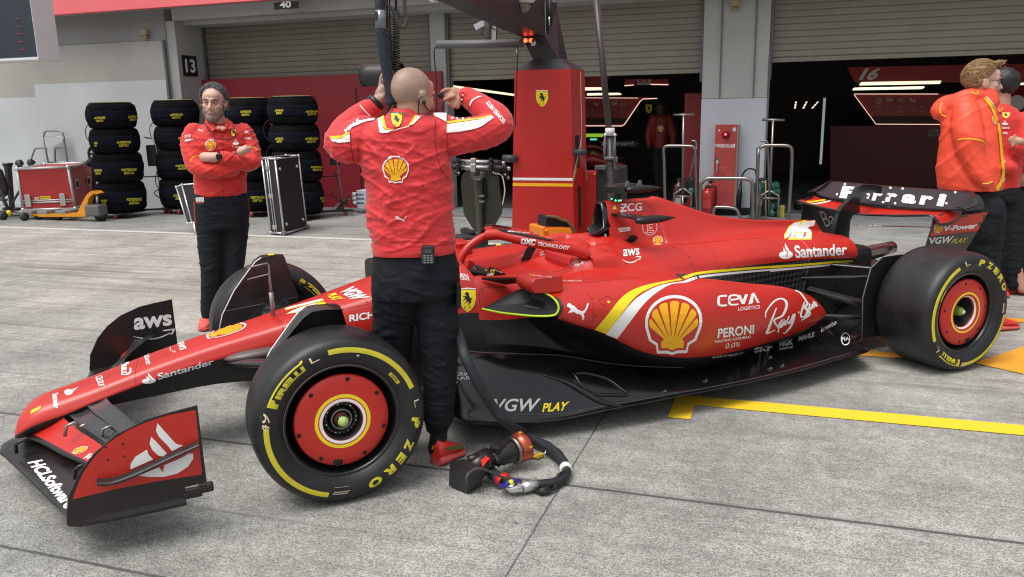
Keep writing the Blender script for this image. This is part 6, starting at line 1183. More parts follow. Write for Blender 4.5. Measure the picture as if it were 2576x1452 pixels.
mb=MB();mb.tube(spline([at(*ZT(x,y),v=4.9)for x,y in((628,525),(600,570),(605,700),(622,900),(625,1200),(615,1260))],4),.007,BLK,6);mb.tube([at(*ZT(x,y),v=4.85)for x,y in((1538,515),(1535,620),(1535,780),(1522,1100),(1512,1430))],.006,BLK,6);mb.tube([at(*ZT(1535,560),v=4.85),at(*ZT(1535,620),v=4.85)],.016,STLD,8);mb.build('hanging_cable',tw)
mb=MB();p=at(*R8(405,870),v=5.0);mb.tube([p-BD*.06,p+BD*.08],.035,mat('blue_grey_grip',(.03,.04,.05),.5),10);mb.build('handle',tw);mb=MB();p2=at(*ZP(985,240),v=4.95);mb.tube([p2-BD*.07,p2+BD*.08],.04,mat('blue_grey_grip',(.03,.04,.05)),10);mb.build('handle',tw)
mb=MB();mb.tube(spline([at(*R8(*p),v=5.1)for p in((415,900),(440,940),(450,1000),(448,1040))],4),.006,GRY,6);mb.build('cable',tw)
# signal box, lamps, dome camera hung from the arm
mb=MB();v=4.6;mb.prism([at(*ZT(x,y),v=v)for x,y in((1045,-60),(1240,-60),(1235,130),(1045,110))],BE*.10,GRY)
for(x0,y0,x1,y1,m)in((1085,-40,1225,8,mat('signal_orange',(.9,.3,.05),emit=(1,.35,.05),estr=1.2)),(1090,20,1215,50,mat('signal_yellow',(.45,.5,.05),.5)),(1085,65,1208,105,mat('signal_green',(.02,.22,.11),.5))):mb.prism([at(*ZT(x,y),v=v-.012)for x,y in((x0,y0),(x1,y0+3),(x1,y1+3),(x0,y1))],BE*.01,m)
solo('signal_box',mb,'grey signal box with orange, yellow and green lights hanging under the overhead arm','signal box',at(*ZT(1140,100),v=v),YB)
mb=MB();v=4.6;mb.tube([at(*ZT(1215,0),v=v),at(*ZT(1212,430),v=v)],.035,GRY,4);mb.prism([at(*ZT(x,y),v=v)for x,y in((1238,300),(1300,300),(1292,455),(1240,450))],BE*.03,mat('perforated_metal',(.35,.36,.37),.4,.5));mb.prism([at(*ZT(x,y),v=v)for x,y in((1040,280),(1150,225),(1175,280),(1070,342))],BE*.02,mat('bracket_grey',(.4,.41,.42),.5));mb.tube([at(*ZT(x,y),v=v)for x,y in((1130,180),(1180,200),(1175,260))],.018,STL,8);mb.tube(spline([at(*ZT(x,y),v=v)for x,y in((1170,260),(1230,300),(1290,340))],4),.006,BLK,5);mb.tube(spline([at(*ZT(x,y),v=v)for x,y in((1230,215),(1280,240),(1305,310),(1300,440))],4),.006,BLK,5);mb.tube(spline([at(*ZT(x,y),v=v)for x,y in((1210,305),(1150,330),(1140,400),(1200,440),(1240,435))],4),.005,BLK,5)
solo('hanging_bracket',mb,'grey post with perforated bracket plate hanging below the signal box','bracket',at(*ZT(1212,430),v=v),YB)
mb=MB();c=at(*ZT(1590,55),v=4.4);DOM=mat('dome_glass',(.20,.13,.11),.08,spec=.8);mb.sphere(c,(.085,.085,.085),DOM,20);mb.lathe([(0,.10),(.03,.13),(.10,.14),(.2,.10),(.2,0)],mat('camera_white',(.62,.58,.57),.5),c+Vector((0,0,.01)),(0,0,1),24);solo('dome_camera',mb,'pale dome camera under the overhead arm at the top of the picture','camera',c,YB)
mb=MB();mb.tube(spline([at(*ZT(x,y),v=4.4)for x,y in((1370,0),(1400,90),(1460,190))],4),.006,BLK,5);mb.tube(spline([at(*ZT(x,y),v=4.5)for x,y in((1480,140),(1460,230),(1420,300),(1370,335))],5),.006,BLK,5);mb.tube([at(*ZT(1345,0),v=4.4),at(*ZT(1348,120),v=4.4)],.006,BLK,5);mb.tube(spline([at(*ZT(x,y),v=4.5)for x,y in((1305,-10),(1330,60),(1315,140))],4),.012,STLD,6);solo('cable_bundle',mb,'thin black cables drooping from the overhead arm beside the dome camera','cable',at(*ZT(1370,330),v=4.4),YB)
mb=MB();c=at(*ZT(608,35),v=4.2);mb.lathe([(0,0),(0,.05),(.02,.065),(.05,.03),(.1,.03)],STL,c,(0,0,1),20);mb.tube([c+Vector((0,0,.05)),c+Vector((0,0,.4))],.02,BLK,8);solo('spot_lamp',mb,'small silver lamp at the top edge above the bald mechanic','lamp',c,YB)
mb=MB();mb.tube([at(*ZT(1902,-20),v=5.2),at(*ZT(1908,290),v=5.2)],.018,BLK,8);mb.tube([at(*ZT(1896,190),v=5.18),at(*ZT(1896,290),v=5.18)],.010,STL,6);solo('suspension_rod',mb,'black hanging rod meeting the top of the tower arm','rod',at(*ZT(1908,290),v=5.2),YB)
# air line mast
mb=MB();v=4.3;mb.tube([at(*R8(503,-20),v=v),at(*R8(580,770),v=v)],.030,mat('mast_black',(.045,.04,.04),.4),12);mb.tube([at(*R8(583,765),v=v),at(*R8(590,1160),v=v),bw(at(*R8(592,1160),v=v).dot(BD),v,0)],.032,mat('mast_black',(.04,.04,.04)),12);mb.tube([at(*R8(583,763),v=v-.0)-Vector((0,0,.02)),at(*R8(583,763),v=v)+Vector((0,0,.05))],.045,mat('white_clamp',(.6,.6,.6),.4),12)
for x in(555,612):mb.tube([at(*R8(x,775),v=v-.04),at(*R8(x-2,850),v=v-.04),at(*R8(x-2,905),v=v-.04)],[.008,.014,.014],GRY,8);mb.sphere(at(*R8(x,772),v=v-.04),.016,mat('white_clamp',(.6,.6,.6)),8)
mb.tube([at(*R8(552,905),v=v-.04),at(*R8(618,905),v=v-.04)],.018,GRY,6);mb.tube(spline([at(*R8(*p),v=v-.05)for p in((612,920),(638,960),(640,1010),(620,1040))],4),.007,BLK,6);mb.tube(spline([at(*R8(*p),v=v-.05)for p in((590,940),(560,970),(560,1010),(575,1030))],4),.007,BLK,6);mb.box(at(*R8(615,930),v=v-.03),(.03,.03,.12),STLD,bev=.005)
solo('air_line_mast',mb,'thin black mast with white clamp standing right of the red tower','mast',bw(at(*R8(592,1160),v=v).dot(BD),v,0),YB)
# low red cabinet beside tower
t=thing('red_cabinet','low red cabinet with black side standing right of the tower','cabinet',at(*R8(470,1300),v=5.6),YB)
v=5.5;mb=MB();q=[at(*R8(x,y),v=v)for x,y in((412,988),(505,992))];mb.prism([q[0],q[1],bw(q[1].dot(BD),v,0),bw(q[0].dot(BD),v,0)],BE*.4,RED2);mb.prism([at(*R8(x,y),v=v-.004)for x,y in((485,992),(503,992),(503,1003))],BE*-.002,GLD);mb.build('door',t)
mb=MB();q=[at(*R8(x,y),v=v)for x,y in((507,960),(640,965))];mb.prism([q[0],q[1],bw(q[1].dot(BD),v,0),bw(q[0].dot(BD),v,0)],BE*.45,mat('cabinet_dark',(.02,.021,.024),.5));mb.tube([at(*R8(535,990),v=v-.01),at(*R8(537,1330),v=v-.01)],.006,BLK,4);mb.box(at(*R8(530,958),v=v),(.12,.10,.05),GRY,rz=YB,bev=.01);mb.build('side',t)
# ---- jack with two handlebars
t=thing('lift_jack','black carbon board jack with two silver handlebars standing behind the cockpit','jack',at(*ZM(1110,1165),v=3.6),YB)
v=3.6;pl=lambda L_,d=0:[at(*ZM(*p),v=v+d)for p in L_]
OLV=mat('dark_olive_board',(.035,.036,.022),.4,nscale=3,namt=.15,rvar=.1)
mb=MB();mb.prism(pl([(1000,785),(1030,762),(1075,758),(1150,758),(1225,765),(1232,880),(1252,990),(1245,1040),(1200,1115),(1160,1150),(1110,1175),(1060,1120),(1010,1040),(1003,960),(990,840)]),BE*.03,OLV);mb.build('board',t)
mb=MB();rows=[]
for x,y,w in((1100,790,34),(1100,850,34),(1104,950,30),(1110,1060,25),(1116,1170,22)):rows.append([at(*ZM(x+w*math.cos(a),y),v=v-.07*math.sin(a))for a in[i*PI/8 for i in range(9)]])
mb.grid(rows,mat('olive_mast',(.05,.047,.035),.45));mb.build('mast',t)
mb=MB();mb.tube([at(*ZM(x,y),v=v-.09)for x,y in((1068,775),(1070,800),(1085,815),(1110,812),(1125,800),(1128,770))],.022,GRY,8);mb.box(at(*ZM(1098,815),v=v-.10),(.06,.02,.02),STL,rz=YB,bev=.004)
for k in range(9):mb.box(at(*ZM(1148+k*.5,820+k*14),v=v-.012),(.012,.008,.03),BLK,rz=YB)
for y in(922,958):mb.box(at(*ZM(1124,y),v=v-.085),(.05,.01,.02),STLD,rz=YB)
mb.build('bracket',t)
for y0,y1,xa,xb,dv in((704,712,945,1270,0),(740,746,935,1305,-.15)):
    h=MB();h.tube([at(*ZM(xa+40,y0),v=v+dv),at(*ZM(1190,y1-2),v=v+dv)],.022,STL,10);h.tube([at(*ZM(1190,y1-2),v=v+dv),at(*ZM(xb-20,y1+2),v=v+dv)],.028,BLK,10);h.tube([at(*ZM(xb-20,y1+2),v=v+dv),at(*ZM(xb,y1+3),v=v+dv)],.018,STL,10);h.tube([at(*ZM(xa,y0),v=v+dv),at(*ZM(xa+40,y0),v=v+dv)],.026,BLK,10)
    for x in(975,1068,1082,1185):h.box(at(*ZM(x,(y0+y1)/2),v=v+dv-.01),(.03,.06,.075),STL if x>1000 and x<1100 else BLK,rz=YB,bev=.008)
    h.tube(spline([at(*ZM(xa+60,y0+5),v=v+dv-.03),at(*ZM(1040,y0+22),v=v+dv-.03),at(*ZM(1110,y0+12),v=v+dv-.03),at(*ZM(1180,y0+22),v=v+dv-.03)],5),.007,BLK,6);h.build('handlebar',t)
mb=MB()
for x,y in((975,780),(960,770),(1195,778),(1210,785),(1290,810),(1270,790)):mb.sphere(at(*ZM(x,y),v=v-.05),.022,BLK,8);mb.sphere(at(*ZM(x+4,y-3),v=v-.09),.010,STL,6)
mb.tube(spline([at(*ZM(x,y),v=v)for x,y in((1210,780),(1250,790),(1265,840),(1270,900),(1255,980))],5),.006,LOGO,6);mb.tube(spline([at(*ZM(x,y),v=v)for x,y in((1230,775),(1270,800),(1295,800),(1290,770))],5),.006,BLK,6);mb.build('brake_lever',t)
mb=MB();p0=at(*ZM(1113,1165),v=v);mb.box(Vector((p0.x,p0.y,p0.z*.5)),(.12,.12,p0.z),BLK,rz=YB,bev=.01);mb.box(Vector((p0.x,p0.y,.05)),(.5,.25,.08),BLK,rz=YB,bev=.01);mb.build('foot',t)
# ---- orange box and black pad behind the halo, dark kit beyond the cockpit
v=3.2
A=lambda x,y,d=0:at(*R3(x,y),Y=1.55+d)
t=thing('orange_equipment_box','bright orange box with curved black pad behind the top of the halo','equipment box',(A(720,320).x,1.6,0))
mb=MB();mb.prism([A(638,290),A(645,283),A(760,283),A(803,286),A(806,340),A(638,340)],(0,.25,0),ORG);mb.prism([A(670,292,-.01),A(795,292,-.01),A(800,330,-.01),A(668,330,-.01)],(0,.01,0),mat('orange_inset',(.95,.30,.02),.4));mb.sphere(A(655,303,-.01),(.014,.006,.014),mat('orange_inset',(.9,.3,.02)),10);mb.build('shell',t)
mb=MB();mb.prism([A(653,282,.02),A(657,222,.02),(A(664,220,.02)),A(720,225,.02),A(740,237,.02),A(775,250,.02),A(798,275,.02),A(800,285,.02)],(0,.15,0),BLK);mb.tube(spline([A(655,222,0),A(670,222,0),A(715,228,0),A(738,240,0),A(775,252,0),A(798,278,0),A(812,300,0),A(822,320,0)],3),.012,mat('olive_trim',(.12,.10,.05),.6),6);mb.build('pad',t)
zb_=A(720,340).z;mb=MB();mb.box((A(720,330).x,1.70,zb_/2-.02),(.30,.25,zb_-.04),BLK,bev=.02);mb.build('base',t)
t=thing('equipment_trolley','dark equipment trolley with black boxes and yellow clips seen through the halo','trolley',(1.35,1.9,0))
B_=lambda x,y,Y:at(*Z3(x,y),Y=Y)
DG=mat('dark_grey_kit',(.045,.047,.05),.4)
for(x0,y0,x1,y1,Y,m)in((368,420,560,480,1.6,mat('blue_black_kit',(.025,.030,.038),.4)),(358,485,470,640,1.6,BLK),(470,340,570,430,1.7,BLK),(560,600,770,705,1.5,DG),(770,560,950,660,1.6,BLK),(960,540,1130,640,1.7,mat('grey_kit',(.10,.095,.09),.5)),(1120,560,1290,620,1.6,DG),(560,690,1000,740,1.6,BLK)):
    p0,p1=B_(x0,y1,Y),B_(x1,y0,Y);mb=MB();mb.box(((p0.x+p1.x)/2,Y+.1,(p0.z+p1.z)/2),(abs(p1.x-p0.x),.2,abs(p1.z-p0.z)),m,bev=.02);mb.build('box',t)
for x,y in((850,580),(790,665)):mb=MB();p=B_(x,y,1.48);mb.box(p,(.035,.02,.07),YEL,bev=.005);mb.build('clip',t)
mb=MB();mb.box((1.5,1.75,.25),(1.3,.4,.5),BLK,bev=.03);mb.build('body',t)
# nearby clutter around the base of the red partition: power box with cable drums
t=thing('power_box','small white power box with blue plugs and tangled cables beside the tyre stacks','power box',at(*R7(625,1195),v=7.9),YB)
v=8.2;p0,p1=at(*R7(612,1190),v=v),at(*R7(660,1085),v=v);mb=MB();mb.box((p0+p1)/2,(abs((p1-p0).dot(BD)),.25,p1.z-p0.z),mat('box_white',(.55,.56,.6),.5),rz=YB,bev=.01);mb.build('box',t)
for x,y in((585,1112),(588,1135),(590,1160)):mb=MB();a=at(*R7(x,y),v=v-.1);mb.tube([a,a+BD*.14],.03,mat('plug_blue',(.08,.14,.28),.5),10);mb.tube([a-BD*.06,a],.035,LOGO,10);mb.build('plug',t)
mb=MB()
for k in range(7):mb.tube(spline([at(*R7(570-random.random()*40,1120+k*8),v=v-.15),at(*R7(520-random.random()*60,1150+random.random()*40),v=v-.3),at(*R7(470+random.random()*30,1190+random.random()*20),v=v-.4),at(*R7(530+random.random()*90,1205+random.random()*10),v=v-.4)],5),.010,[BLK,GRY,mat('cable_white',(.4,.4,.42),.5)][k%3],6)
mb.build('cable',t)
# ---- dark duct pipe behind the mechanic's head
mb=MB();c=at(*R7(628,432),v=6.0);mb.lathe([(0,.125),(0,.14),(.1,.14),(.52,.13)],mat('duct_dark',(.035,.033,.033),.4,.3),c,BD,28);mb.lathe([(.01,.122),(.5,.118)],DRK,c,BD,28);mb.lathe([(-.003,.122),(-.006,.132),(-.003,.142)],LOGO,c,BD,28);mb.box(c+BD*.45-Vector((0,0,.25)),(.08,.08,.4),BLK,rz=YB);mb.tube([c+BD*.45-Vector((0,0,.3)),bw((c+BD*.45).dot(BD),6.0,0)],.03,BLK,8);solo('duct_pipe',mb,'wide black duct pipe with open end left of the bald mechanic\'s head','pipe',bw(c.dot(BD),6.0,0),YB)
# ---- fire cabinet, extinguishers and steel trolleys by the wide column
t=thing('fire_cabinet','weathered red fire extinguisher cabinet with lamp and white Japanese lettering','cabinet',bw(1.45,8.66,0),YB)
FR=mat('faded_red',(.36,.045,.04),.5,nscale=5,namt=.2,bump=.05);v=8.66;A=lambda x,y,d=0:at(*ZK(x,y),v=v+d)
mb=MB();q=[A(778,268),A(1045,266)];mb.prism([q[0],A(1028,268),A(985,1200),A(735,1200)],BE*.19,FR);mb.prism([A(1029,268),q[1]+BE*.0,A(1010,1200),A(986,1200)],BE*.19,mat('cabinet_edge',(.20,.16,.14),.5));CB=mb.bvh()
fz=lambda*pts:on_surf(CB,Q(ZK,*pts),.003)
emboss(mb,text2d('移動式粉末消火設備',.01),fz((775,528),(1000,530),(1000,483),(775,483)),WHT,1,1);emboss(mb,poly2d([[(0,0),(1,0),(1,1),(0,1)]]),fz((758,678),(836,680),(836,634),(760,632)),WHT)
for k in range(3):emboss(mb,poly2d([[(0,0),(1,0),(1,1),(0,1)]]),fz((768,650+k*9+3),(828,652+k*9+3),(828,650+k*9),(768,648+k*9)),GRY)
emboss(mb,poly2d([ell(.5,.5,.5,.5,n=20)]),fz((970,342),(1014,342),(1014,296),(970,296)),mat('sticker_blue',(.35,.55,.55),.5));emboss(mb,poly2d([ell(.5,.5,.5,.5,n=12)]),fz((808,340),(828,340),(828,320),(808,320)),LOGO)
for k in range(14):x,y=random.uniform(800,960),random.uniform(750,850);w_=random.uniform(20,70);s_=random.uniform(-8,8);emboss(mb,poly2d([[(0,0),(1,0),(1,1),(0,1)]]),fz((x,y+1.5),(x+w_,y+s_+1.5),(x+w_,y+s_),(x,y)),mat('scratch',(.45,.22,.20),.6))
mb.build('body',t)
mb=MB();c=A(893,380,-.03);mb.lathe([(.02,0),(.02,.055),(-.0,.05),(-.03,.03),(-.04,0)],mat('lamp_red_glass',(.25,.005,.01),.15),c,BE,20);mb.sphere(A(890,378,-.075),.012,mat('lamp_glow',(1,.1,.2),emit=(1,.08,.15),estr=5),8);mb.build('lamp',t)
mb=MB();c=A(797,695,-.01);mb.lathe([(0,0),(-.01,.02),(0,.025)],STL,c,BE,14);mb.box(c-Vector((0,0,.07))-BE*.02,(.02,.015,.12),STL,rz=YB,bev=.005);mb.build('handle',t)
def extinguisher(c,h,r,col,lab):
    mb=MB();c=Vector(c);m=mat('ext_'+col,{'red':(.35,.012,.012),'green':(.015,.07,.05),'dark':(.035,.008,.008)}[col],.3,coat=.3)
    mb.lathe([(0,0),(0,r*.9),(.02,r),(h*.78,r),(h*.86,r*.8),(h*.90,r*.35),(h*.94,r*.3),(h*.94,0)],m,c,(0,0,1),24);mb.box(c+Vector((0,0,h*.96)),(.05,.05,.06),BLK,rz=YB,bev=.01);mb.box(c+Vector((0,0,h))+BD*.04,(.12,.02,.015),BLK,rz=YB,bev=.004);mb.tube(spline([c+Vector((0,0,h*.94))+BD*.02,c+Vector((0,0,h*.98))+BD*r*1.1,c+Vector((0,0,h*.7))+BD*r*1.25,c+Vector((0,0,h*.35))+BD*r*1.15],4),.011,BLK,8);mb.box(c+Vector((0,0,h*.45))-BE*r,(r*1.1,.004,h*.25),mat('ext_label',(.45,.40,.35),.6)if col!='red' else mat('ext_label_red',(.5,.05,.04)),rz=YB)
    solo('fire_extinguisher',mb,lab,'fire extinguisher',c,YB,'fire extinguishers by the wide column')
gp=lambda x,v_:bw(at(x,540,v=v_).dot(BD),v_,0)
hz_=lambda x,y,v_:at(*ZK(x,y),v=v_).z/1.0
extinguisher(gp(ZK(680,0)[0],8.45),hz_(680,965,8.45),.095,'red','bright red fire extinguisher nearest the red wall cabinet, in front');extinguisher(gp(ZK(705,0)[0],8.68),hz_(700,905,8.68),.085,'red','taller red fire extinguisher tucked behind the one nearest the cabinet');extinguisher(gp(ZK(350,0)[0],8.6),hz_(350,885,8.6),.085,'dark','dim red fire extinguisher by the left steel trolley in the doorway shadow');extinguisher(gp(ZK(1255,0)[0],8.62),hz_(1255,880,8.62),.11,'green','dark green gas cylinder with pale trigger at the right of the wide column')
def steel(name,lab,cat,items,v,r=.020,group=None,foot=None,m=None):
    mb=MB();first=None;pall=[]
    for it in items:
        P_=[at(*ZK(*p[:2]),v=v+(p[2]if len(p)>2 else 0))for p in it];
        P_=[p if p.z>.02 else Vector((p.x,p.y,.02))for p in P_];mb.tube(P_,r,m or mat('trolley_steel',(.27,.25,.23),.34,1,rvar=.1),10);pall+=P_
    lo=min(pall,key=lambda p:p.z);solo(name,mb,lab,cat,(lo.x,lo.y,0),YB,group)
Gd='steel hoop trolleys by the wide column'
steel('hoop_trolley','steel hoop trolley left of the wide column, standing in the open bay','trolley',[bent([(205,1500),(190,700),(180,560),(205,515),(270,507),(450,510),(520,520),(545,580),(550,800),(575,1500)],3)],8.25,.022,Gd)
steel('hoop_trolley','low steel hoop trolley directly in front of the red wall cabinet','trolley',[bent([(600,1500),(605,1000),(620,930),(680,885),(760,880),(1080,882),(1150,895),(1200,970),(1200,1500)],3)],8.2,.026,Gd)
steel('hoop_trolley','steel hoop trolley right of the wide column, before the dark bay','trolley',[bent([(1240,1500),(1262,620),(1275,540),(1330,507),(1400,503),(1560,503),(1630,520),(1652,590),(1640,900),(1598,1500)],3)],8.25,.024,Gd)
steel('steel_hoop','short curved steel hoop peeking over the engine cover below the wall cabinet','hoop',[bent([(740,1400),(760,1230),(820,1208),(950,1215),(1030,1250),(1070,1400)],3)],7.9,.022)
Gt='steel T handled trolleys'
steel('handle_trolley','steel T handled trolley inside the left hoop','trolley',[[(290,152),(532,150)],[(410,152),(404,600),(402,1080)],bent([(300,1500),(302,1090),(320,1050),(400,995)],2),bent([(495,1500),(500,1090),(480,1045),(410,995)],2),[(300,1088),(500,1085)],[(402,1080),(395,1500)]],8.4,.018,Gt)
steel('handle_trolley','steel T handled trolley inside the right hoop','trolley',[[(1312,208),(1568,212)],[(1437,210),(1412,700),(1395,1110)],bent([(1272,1500),(1290,1110),(1310,1070),(1395,1020)],2),bent([(1480,1500),(1500,1110),(1480,1070),(1395,1020)],2),[(1290,1108),(1500,1108)]],8.4,.018,Gt)
t=thing('hose_reel_cart','narrow cart with hooked rods and green hose reel behind the left hoop','cart',gp(ZK(480,0)[0],8.5),YB)
v=8.5;A=lambda x,y:at(*ZK(x,y),v=v);mb=MB();mb.tube(bent([A(500,450),A(545,455),A(555,520),A(525,650),A(475,890)],3),.014,STLD,8);mb.tube([A(556,520),A(540,900),A(535,1500)],.014,STLD,8);mb.build('rod',t);mb=MB();mb.tube(bent([A(430,1150),A(440,980),A(470,900),A(510,880),A(530,1000),A(540,1200)],3),.03,BLK,8);mb.sphere(A(505,1030),(.07,.05,.07),mat('reel_green',(.02,.10,.08),.4),12);mb.box(A(480,950)+Vector((0,0,0)),(.10,.06,.16),BLK,rz=YB,bev=.02);mb.build('reel',t)
t=thing('hose_reel_cart','narrow cart with hooked rod and stacked green hose reels behind the right hoop','cart',gp(ZK(1430,0)[0],8.5),YB)
mb=MB();mb.tube(bent([A(1290,455),A(1350,455),A(1375,500),A(1385,900),A(1390,1500)],3),.014,STLD,8);mb.tube([A(1350,900),A(1355,1500)],.012,mat('wood_rod',(.3,.22,.12),.6),8);mb.build('rod',t)
for x,y in((1440,970),(1450,1030),(1440,1200),(1435,1280)):mb=MB();mb.lathe([(-.05,0),(-.05,.07),(-.02,.045),(.02,.045),(.05,.07),(.05,0)],mat('reel_green',(.02,.10,.08)),A(x,y),BD+BE,18);mb.build('reel',t)
mb=MB();mb.box(A(1520,1290),(.10,.1,.25),mat('dull_yellow_box',(.35,.33,.05),.5),rz=YB,bev=.01);mb.build('yellow_box',t)
mb=MB();mb.box(A(1530,1335),(.8,.3,.04),GRY,rz=YB,bev=.01);mb.build('tray',t)
mb=MB();A=lambda x,y:at(*ZK(x,y),v=8.7);mb.tube(bent([A(1065,960),A(1090,830),(A(1140,775)),A(1200,770),A(1235,800),A(1245,860)],4),.012,BLK,8);mb.tube([A(1066,950),A(1055,1050),A(1030,1220)],[.02,.032,.045],BLK,10);solo('spray_lance',mb,'black spray lance with looped hose leaning on the pale column','lance',A(1030,1220),YB)
# dim second car in the left bay
A=lambda x,y,d=0:at(*(x*.24197+1431.1,y*.24197+159.7),v=11.0+d)
t=thing('garage_car','dim red racing car parked nose out inside the dark left bay','racing car',bw(A(300,1000).dot(BD),11,0),YB)
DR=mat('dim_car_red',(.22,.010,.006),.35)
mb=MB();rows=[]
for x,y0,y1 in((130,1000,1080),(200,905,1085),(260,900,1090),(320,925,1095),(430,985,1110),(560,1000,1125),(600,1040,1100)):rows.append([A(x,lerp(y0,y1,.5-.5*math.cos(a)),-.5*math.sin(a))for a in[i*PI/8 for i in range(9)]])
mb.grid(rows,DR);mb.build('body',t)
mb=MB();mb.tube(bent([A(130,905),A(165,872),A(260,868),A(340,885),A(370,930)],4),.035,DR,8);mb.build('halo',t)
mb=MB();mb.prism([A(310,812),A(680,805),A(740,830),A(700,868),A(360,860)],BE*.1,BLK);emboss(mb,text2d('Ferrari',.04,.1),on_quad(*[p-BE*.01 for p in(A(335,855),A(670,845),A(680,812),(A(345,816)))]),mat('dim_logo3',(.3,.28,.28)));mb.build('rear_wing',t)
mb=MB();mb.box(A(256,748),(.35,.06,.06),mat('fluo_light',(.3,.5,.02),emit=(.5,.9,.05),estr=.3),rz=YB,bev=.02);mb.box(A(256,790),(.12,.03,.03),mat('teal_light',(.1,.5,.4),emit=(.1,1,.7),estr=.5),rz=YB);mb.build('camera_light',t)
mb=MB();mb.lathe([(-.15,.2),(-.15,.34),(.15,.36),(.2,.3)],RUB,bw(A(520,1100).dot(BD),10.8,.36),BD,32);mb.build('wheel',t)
# ---------------- air starter on the ground with its hose
G=lambda x,y,z=0:at(*ZG(x,y),Z=z)
t=thing('air_starter','black and red hand held starter motor with copper ring lying on the concrete','starter motor',G(900,1100))
mb=MB();hexa(mb,[G(425,1130,.01),G(690,1240,.01),G(900,1130,.01),G(640,1040,.01)],[G(440,790,.13),G(690,900,.13),G(905,880,.13),G(650,750,.13)],mat('starter_black',(.014,.013,.013),.35,rvar=.15,bump=.1,bscale=40));mb.build('motor_housing',t)
mb=MB();mb.tube([G(760,960,.07),G(880,800,.10),G(1000,720,.11)],[.052,.050,.045],mat('starter_black',(.014,.013,.013)),16);mb.tube([G(700,760,.13),G(860,730,.13)],.018,mat('starter_black',(.01,.01,.01)),8);mb.build('body',t)
mb=MB();hexa(mb,[G(905,990,.03),G(970,1000,.03),G(1060,930,.05),G(960,800,.06)],[G(870,710,.13),G(930,700,.14),G(1010,740,.14),G(905,870,.13)],mat('starter_red',(.6,.03,.015),.4));mb.tube([G(1030,940,.05),G(1150,1060,.04)],[.028,.024],mat('navy_grip',(.02,.03,.05),.5),12);mb.tube([G(1120,1060,.04),G(1180,1040,.05),G(1240,1010,.05)],.022,mat('starter_red',(.6,.03,.01)),10);mb.build('handle',t)
mb=MB();a,b_=G(1080,740,.09),G(1290,650,.095);d=(b_-a).normalized();mb.lathe([(-.05,.0),(-.05,.030),(0,.035),(.03,.045),(.07,.048),(.09,.050)],mat('starter_black',(.01,.01,.01)),a,d,28);mb.lathe([(.10,.045),(.10,.062),(.112,.064),(.115,.045)],STLD,a,d,32)
mb.lathe([(.12,.05),(.13,.066),(.165,.070),(.175,.060),(.172,.045),(.13,.045)],mat('copper_ring',(.50,.10,.06),.25,.7),a,d,32);mb.box(a+d*.02+Vector((0,0,.04)),(.07,.05,.04),mat('starter_black',(.01,.01,.01)),bev=.01,rz=.5);mb.tube([a+Vector((-.02,-.03,.02)),a+Vector((.01,-.05,-.01))],.02,BLK,10)
for k in range(3):mb.box(a+d*.15+Vector((0,0,.067))if k==0 else a+d*.15+Vector((.02*k,-.06,.02-.05*(k-1))),(.014,.010,.008),mat('ring_yellow',(.7,.4,.02),.4))
mb.build('drive_head',t)
mb=MB();mb.tube(spline([G(690,1130,.10),G(685,1000,.14),(G(760,920,.15)),G(870,890,.15),G(1000,930,.12),G(1160,1000,.08),G(1300,1060,.05)],5),.006,mat('braided_cable',(.05,.05,.05),.6),8);mb.build('cable',t)
mb=MB();mb.tube([G(1180,1070,.05),G(1340,1170,.035),G(1480,1160,.035)],[.018,.024,.022],mat('bright_alloy',(.75,.74,.74),.18,1),14);mb.tube([G(1480,1160,.035),G(1560,1140,.035),G(1680,1120,.035)],[.024,.022,.024],ALU,12);mb.build('elbow_fitting',t)
mb=MB();mb.tube(spline([G(1170,1130,.04),G(1215,1150,.06),G(1270,1100,.08),G(1330,1080,.08),G(1420,1060,.07)],4),.010,mat('tube_blue',(.02,.025,.25),.4),8);mb.tube([G(1290,1100,.082),G(1330,1082,.082)],.012,YEL,8);mb.build('air_tube',t)
mb=MB();SLV=mat('woven_sleeve',(.020,.023,.030),.6,bump=.4,bscale=260,nscale=80,namt=.3)
hp=[at(985,330,Y=-.55),at(1010,480,Y=-.55),at(1090,690,Y=-.55),at(1152,835,Y=-.80),at(1168,890,Y=-.95),at(1200,960,Y=-.98),at(1244,1030,Y=-.96),at(1272,1062,Y=-.95),G(1480,380,.05),G(1640,480,.04),G(1840,590,.035),G(1980,700,.035),G(2070,820,.035),G(2090,900,.035)]
hr=[.022]*3+[.024,.027,.027,.027,.028,.029,.029,.031,.031,.026,.022]
hp2=spline([tuple(p)for p in hp],5);hr2=[lerp(hr[int(i/5)],hr[min(int(i/5)+1,13)],(i%5)/5)for i in range(len(hp2))];mb.tube(hp2,[r_*.84*(1+.06*math.sin(i*1.3))for i,r_ in enumerate(hr2)],SLV,14)
mb.tube(spline([tuple(G(2085,880,.03)),tuple(G(2110,950,.03)),tuple(G(2040,1040,.03)),tuple(G(1900,1100,.03)),tuple(G(1680,1120,.035))],5),.021,mat('rubber_hose',(.012,.012,.014),.5),12);mb.tube([G(2090,870,.034),G(2100,905,.033)],.028,LOGO,12);mb.tube(spline([tuple(G(2080,930,.045)),tuple(G(1990,990,.05)),tuple(G(1930,1170,.02)),tuple(G(1780,1230,.02)),tuple(G(1580,1180,.015)),tuple(G(1450,1070,.05))],5),.007,BLK,6);mb.tube([G(1720,1225,.02),G(1860,1180,.02)],.016,BLK,8)
mb.build('hose',t)
mb=MB();mb.tube([G(1550,712,.012),G(1650,712,.012)],.011,BLK,8);mb.box(G(1715,705,.015),(.045,.022,.02),mat('buckle_yellow',(.6,.42,.02),.4),bev=.005,rz=.3);mb.tube(spline([G(1760,690,.015),G(1800,670,.03),G(1805,640,.03)],4),.003,LOGO,5);mb.build('pull_tag',t)
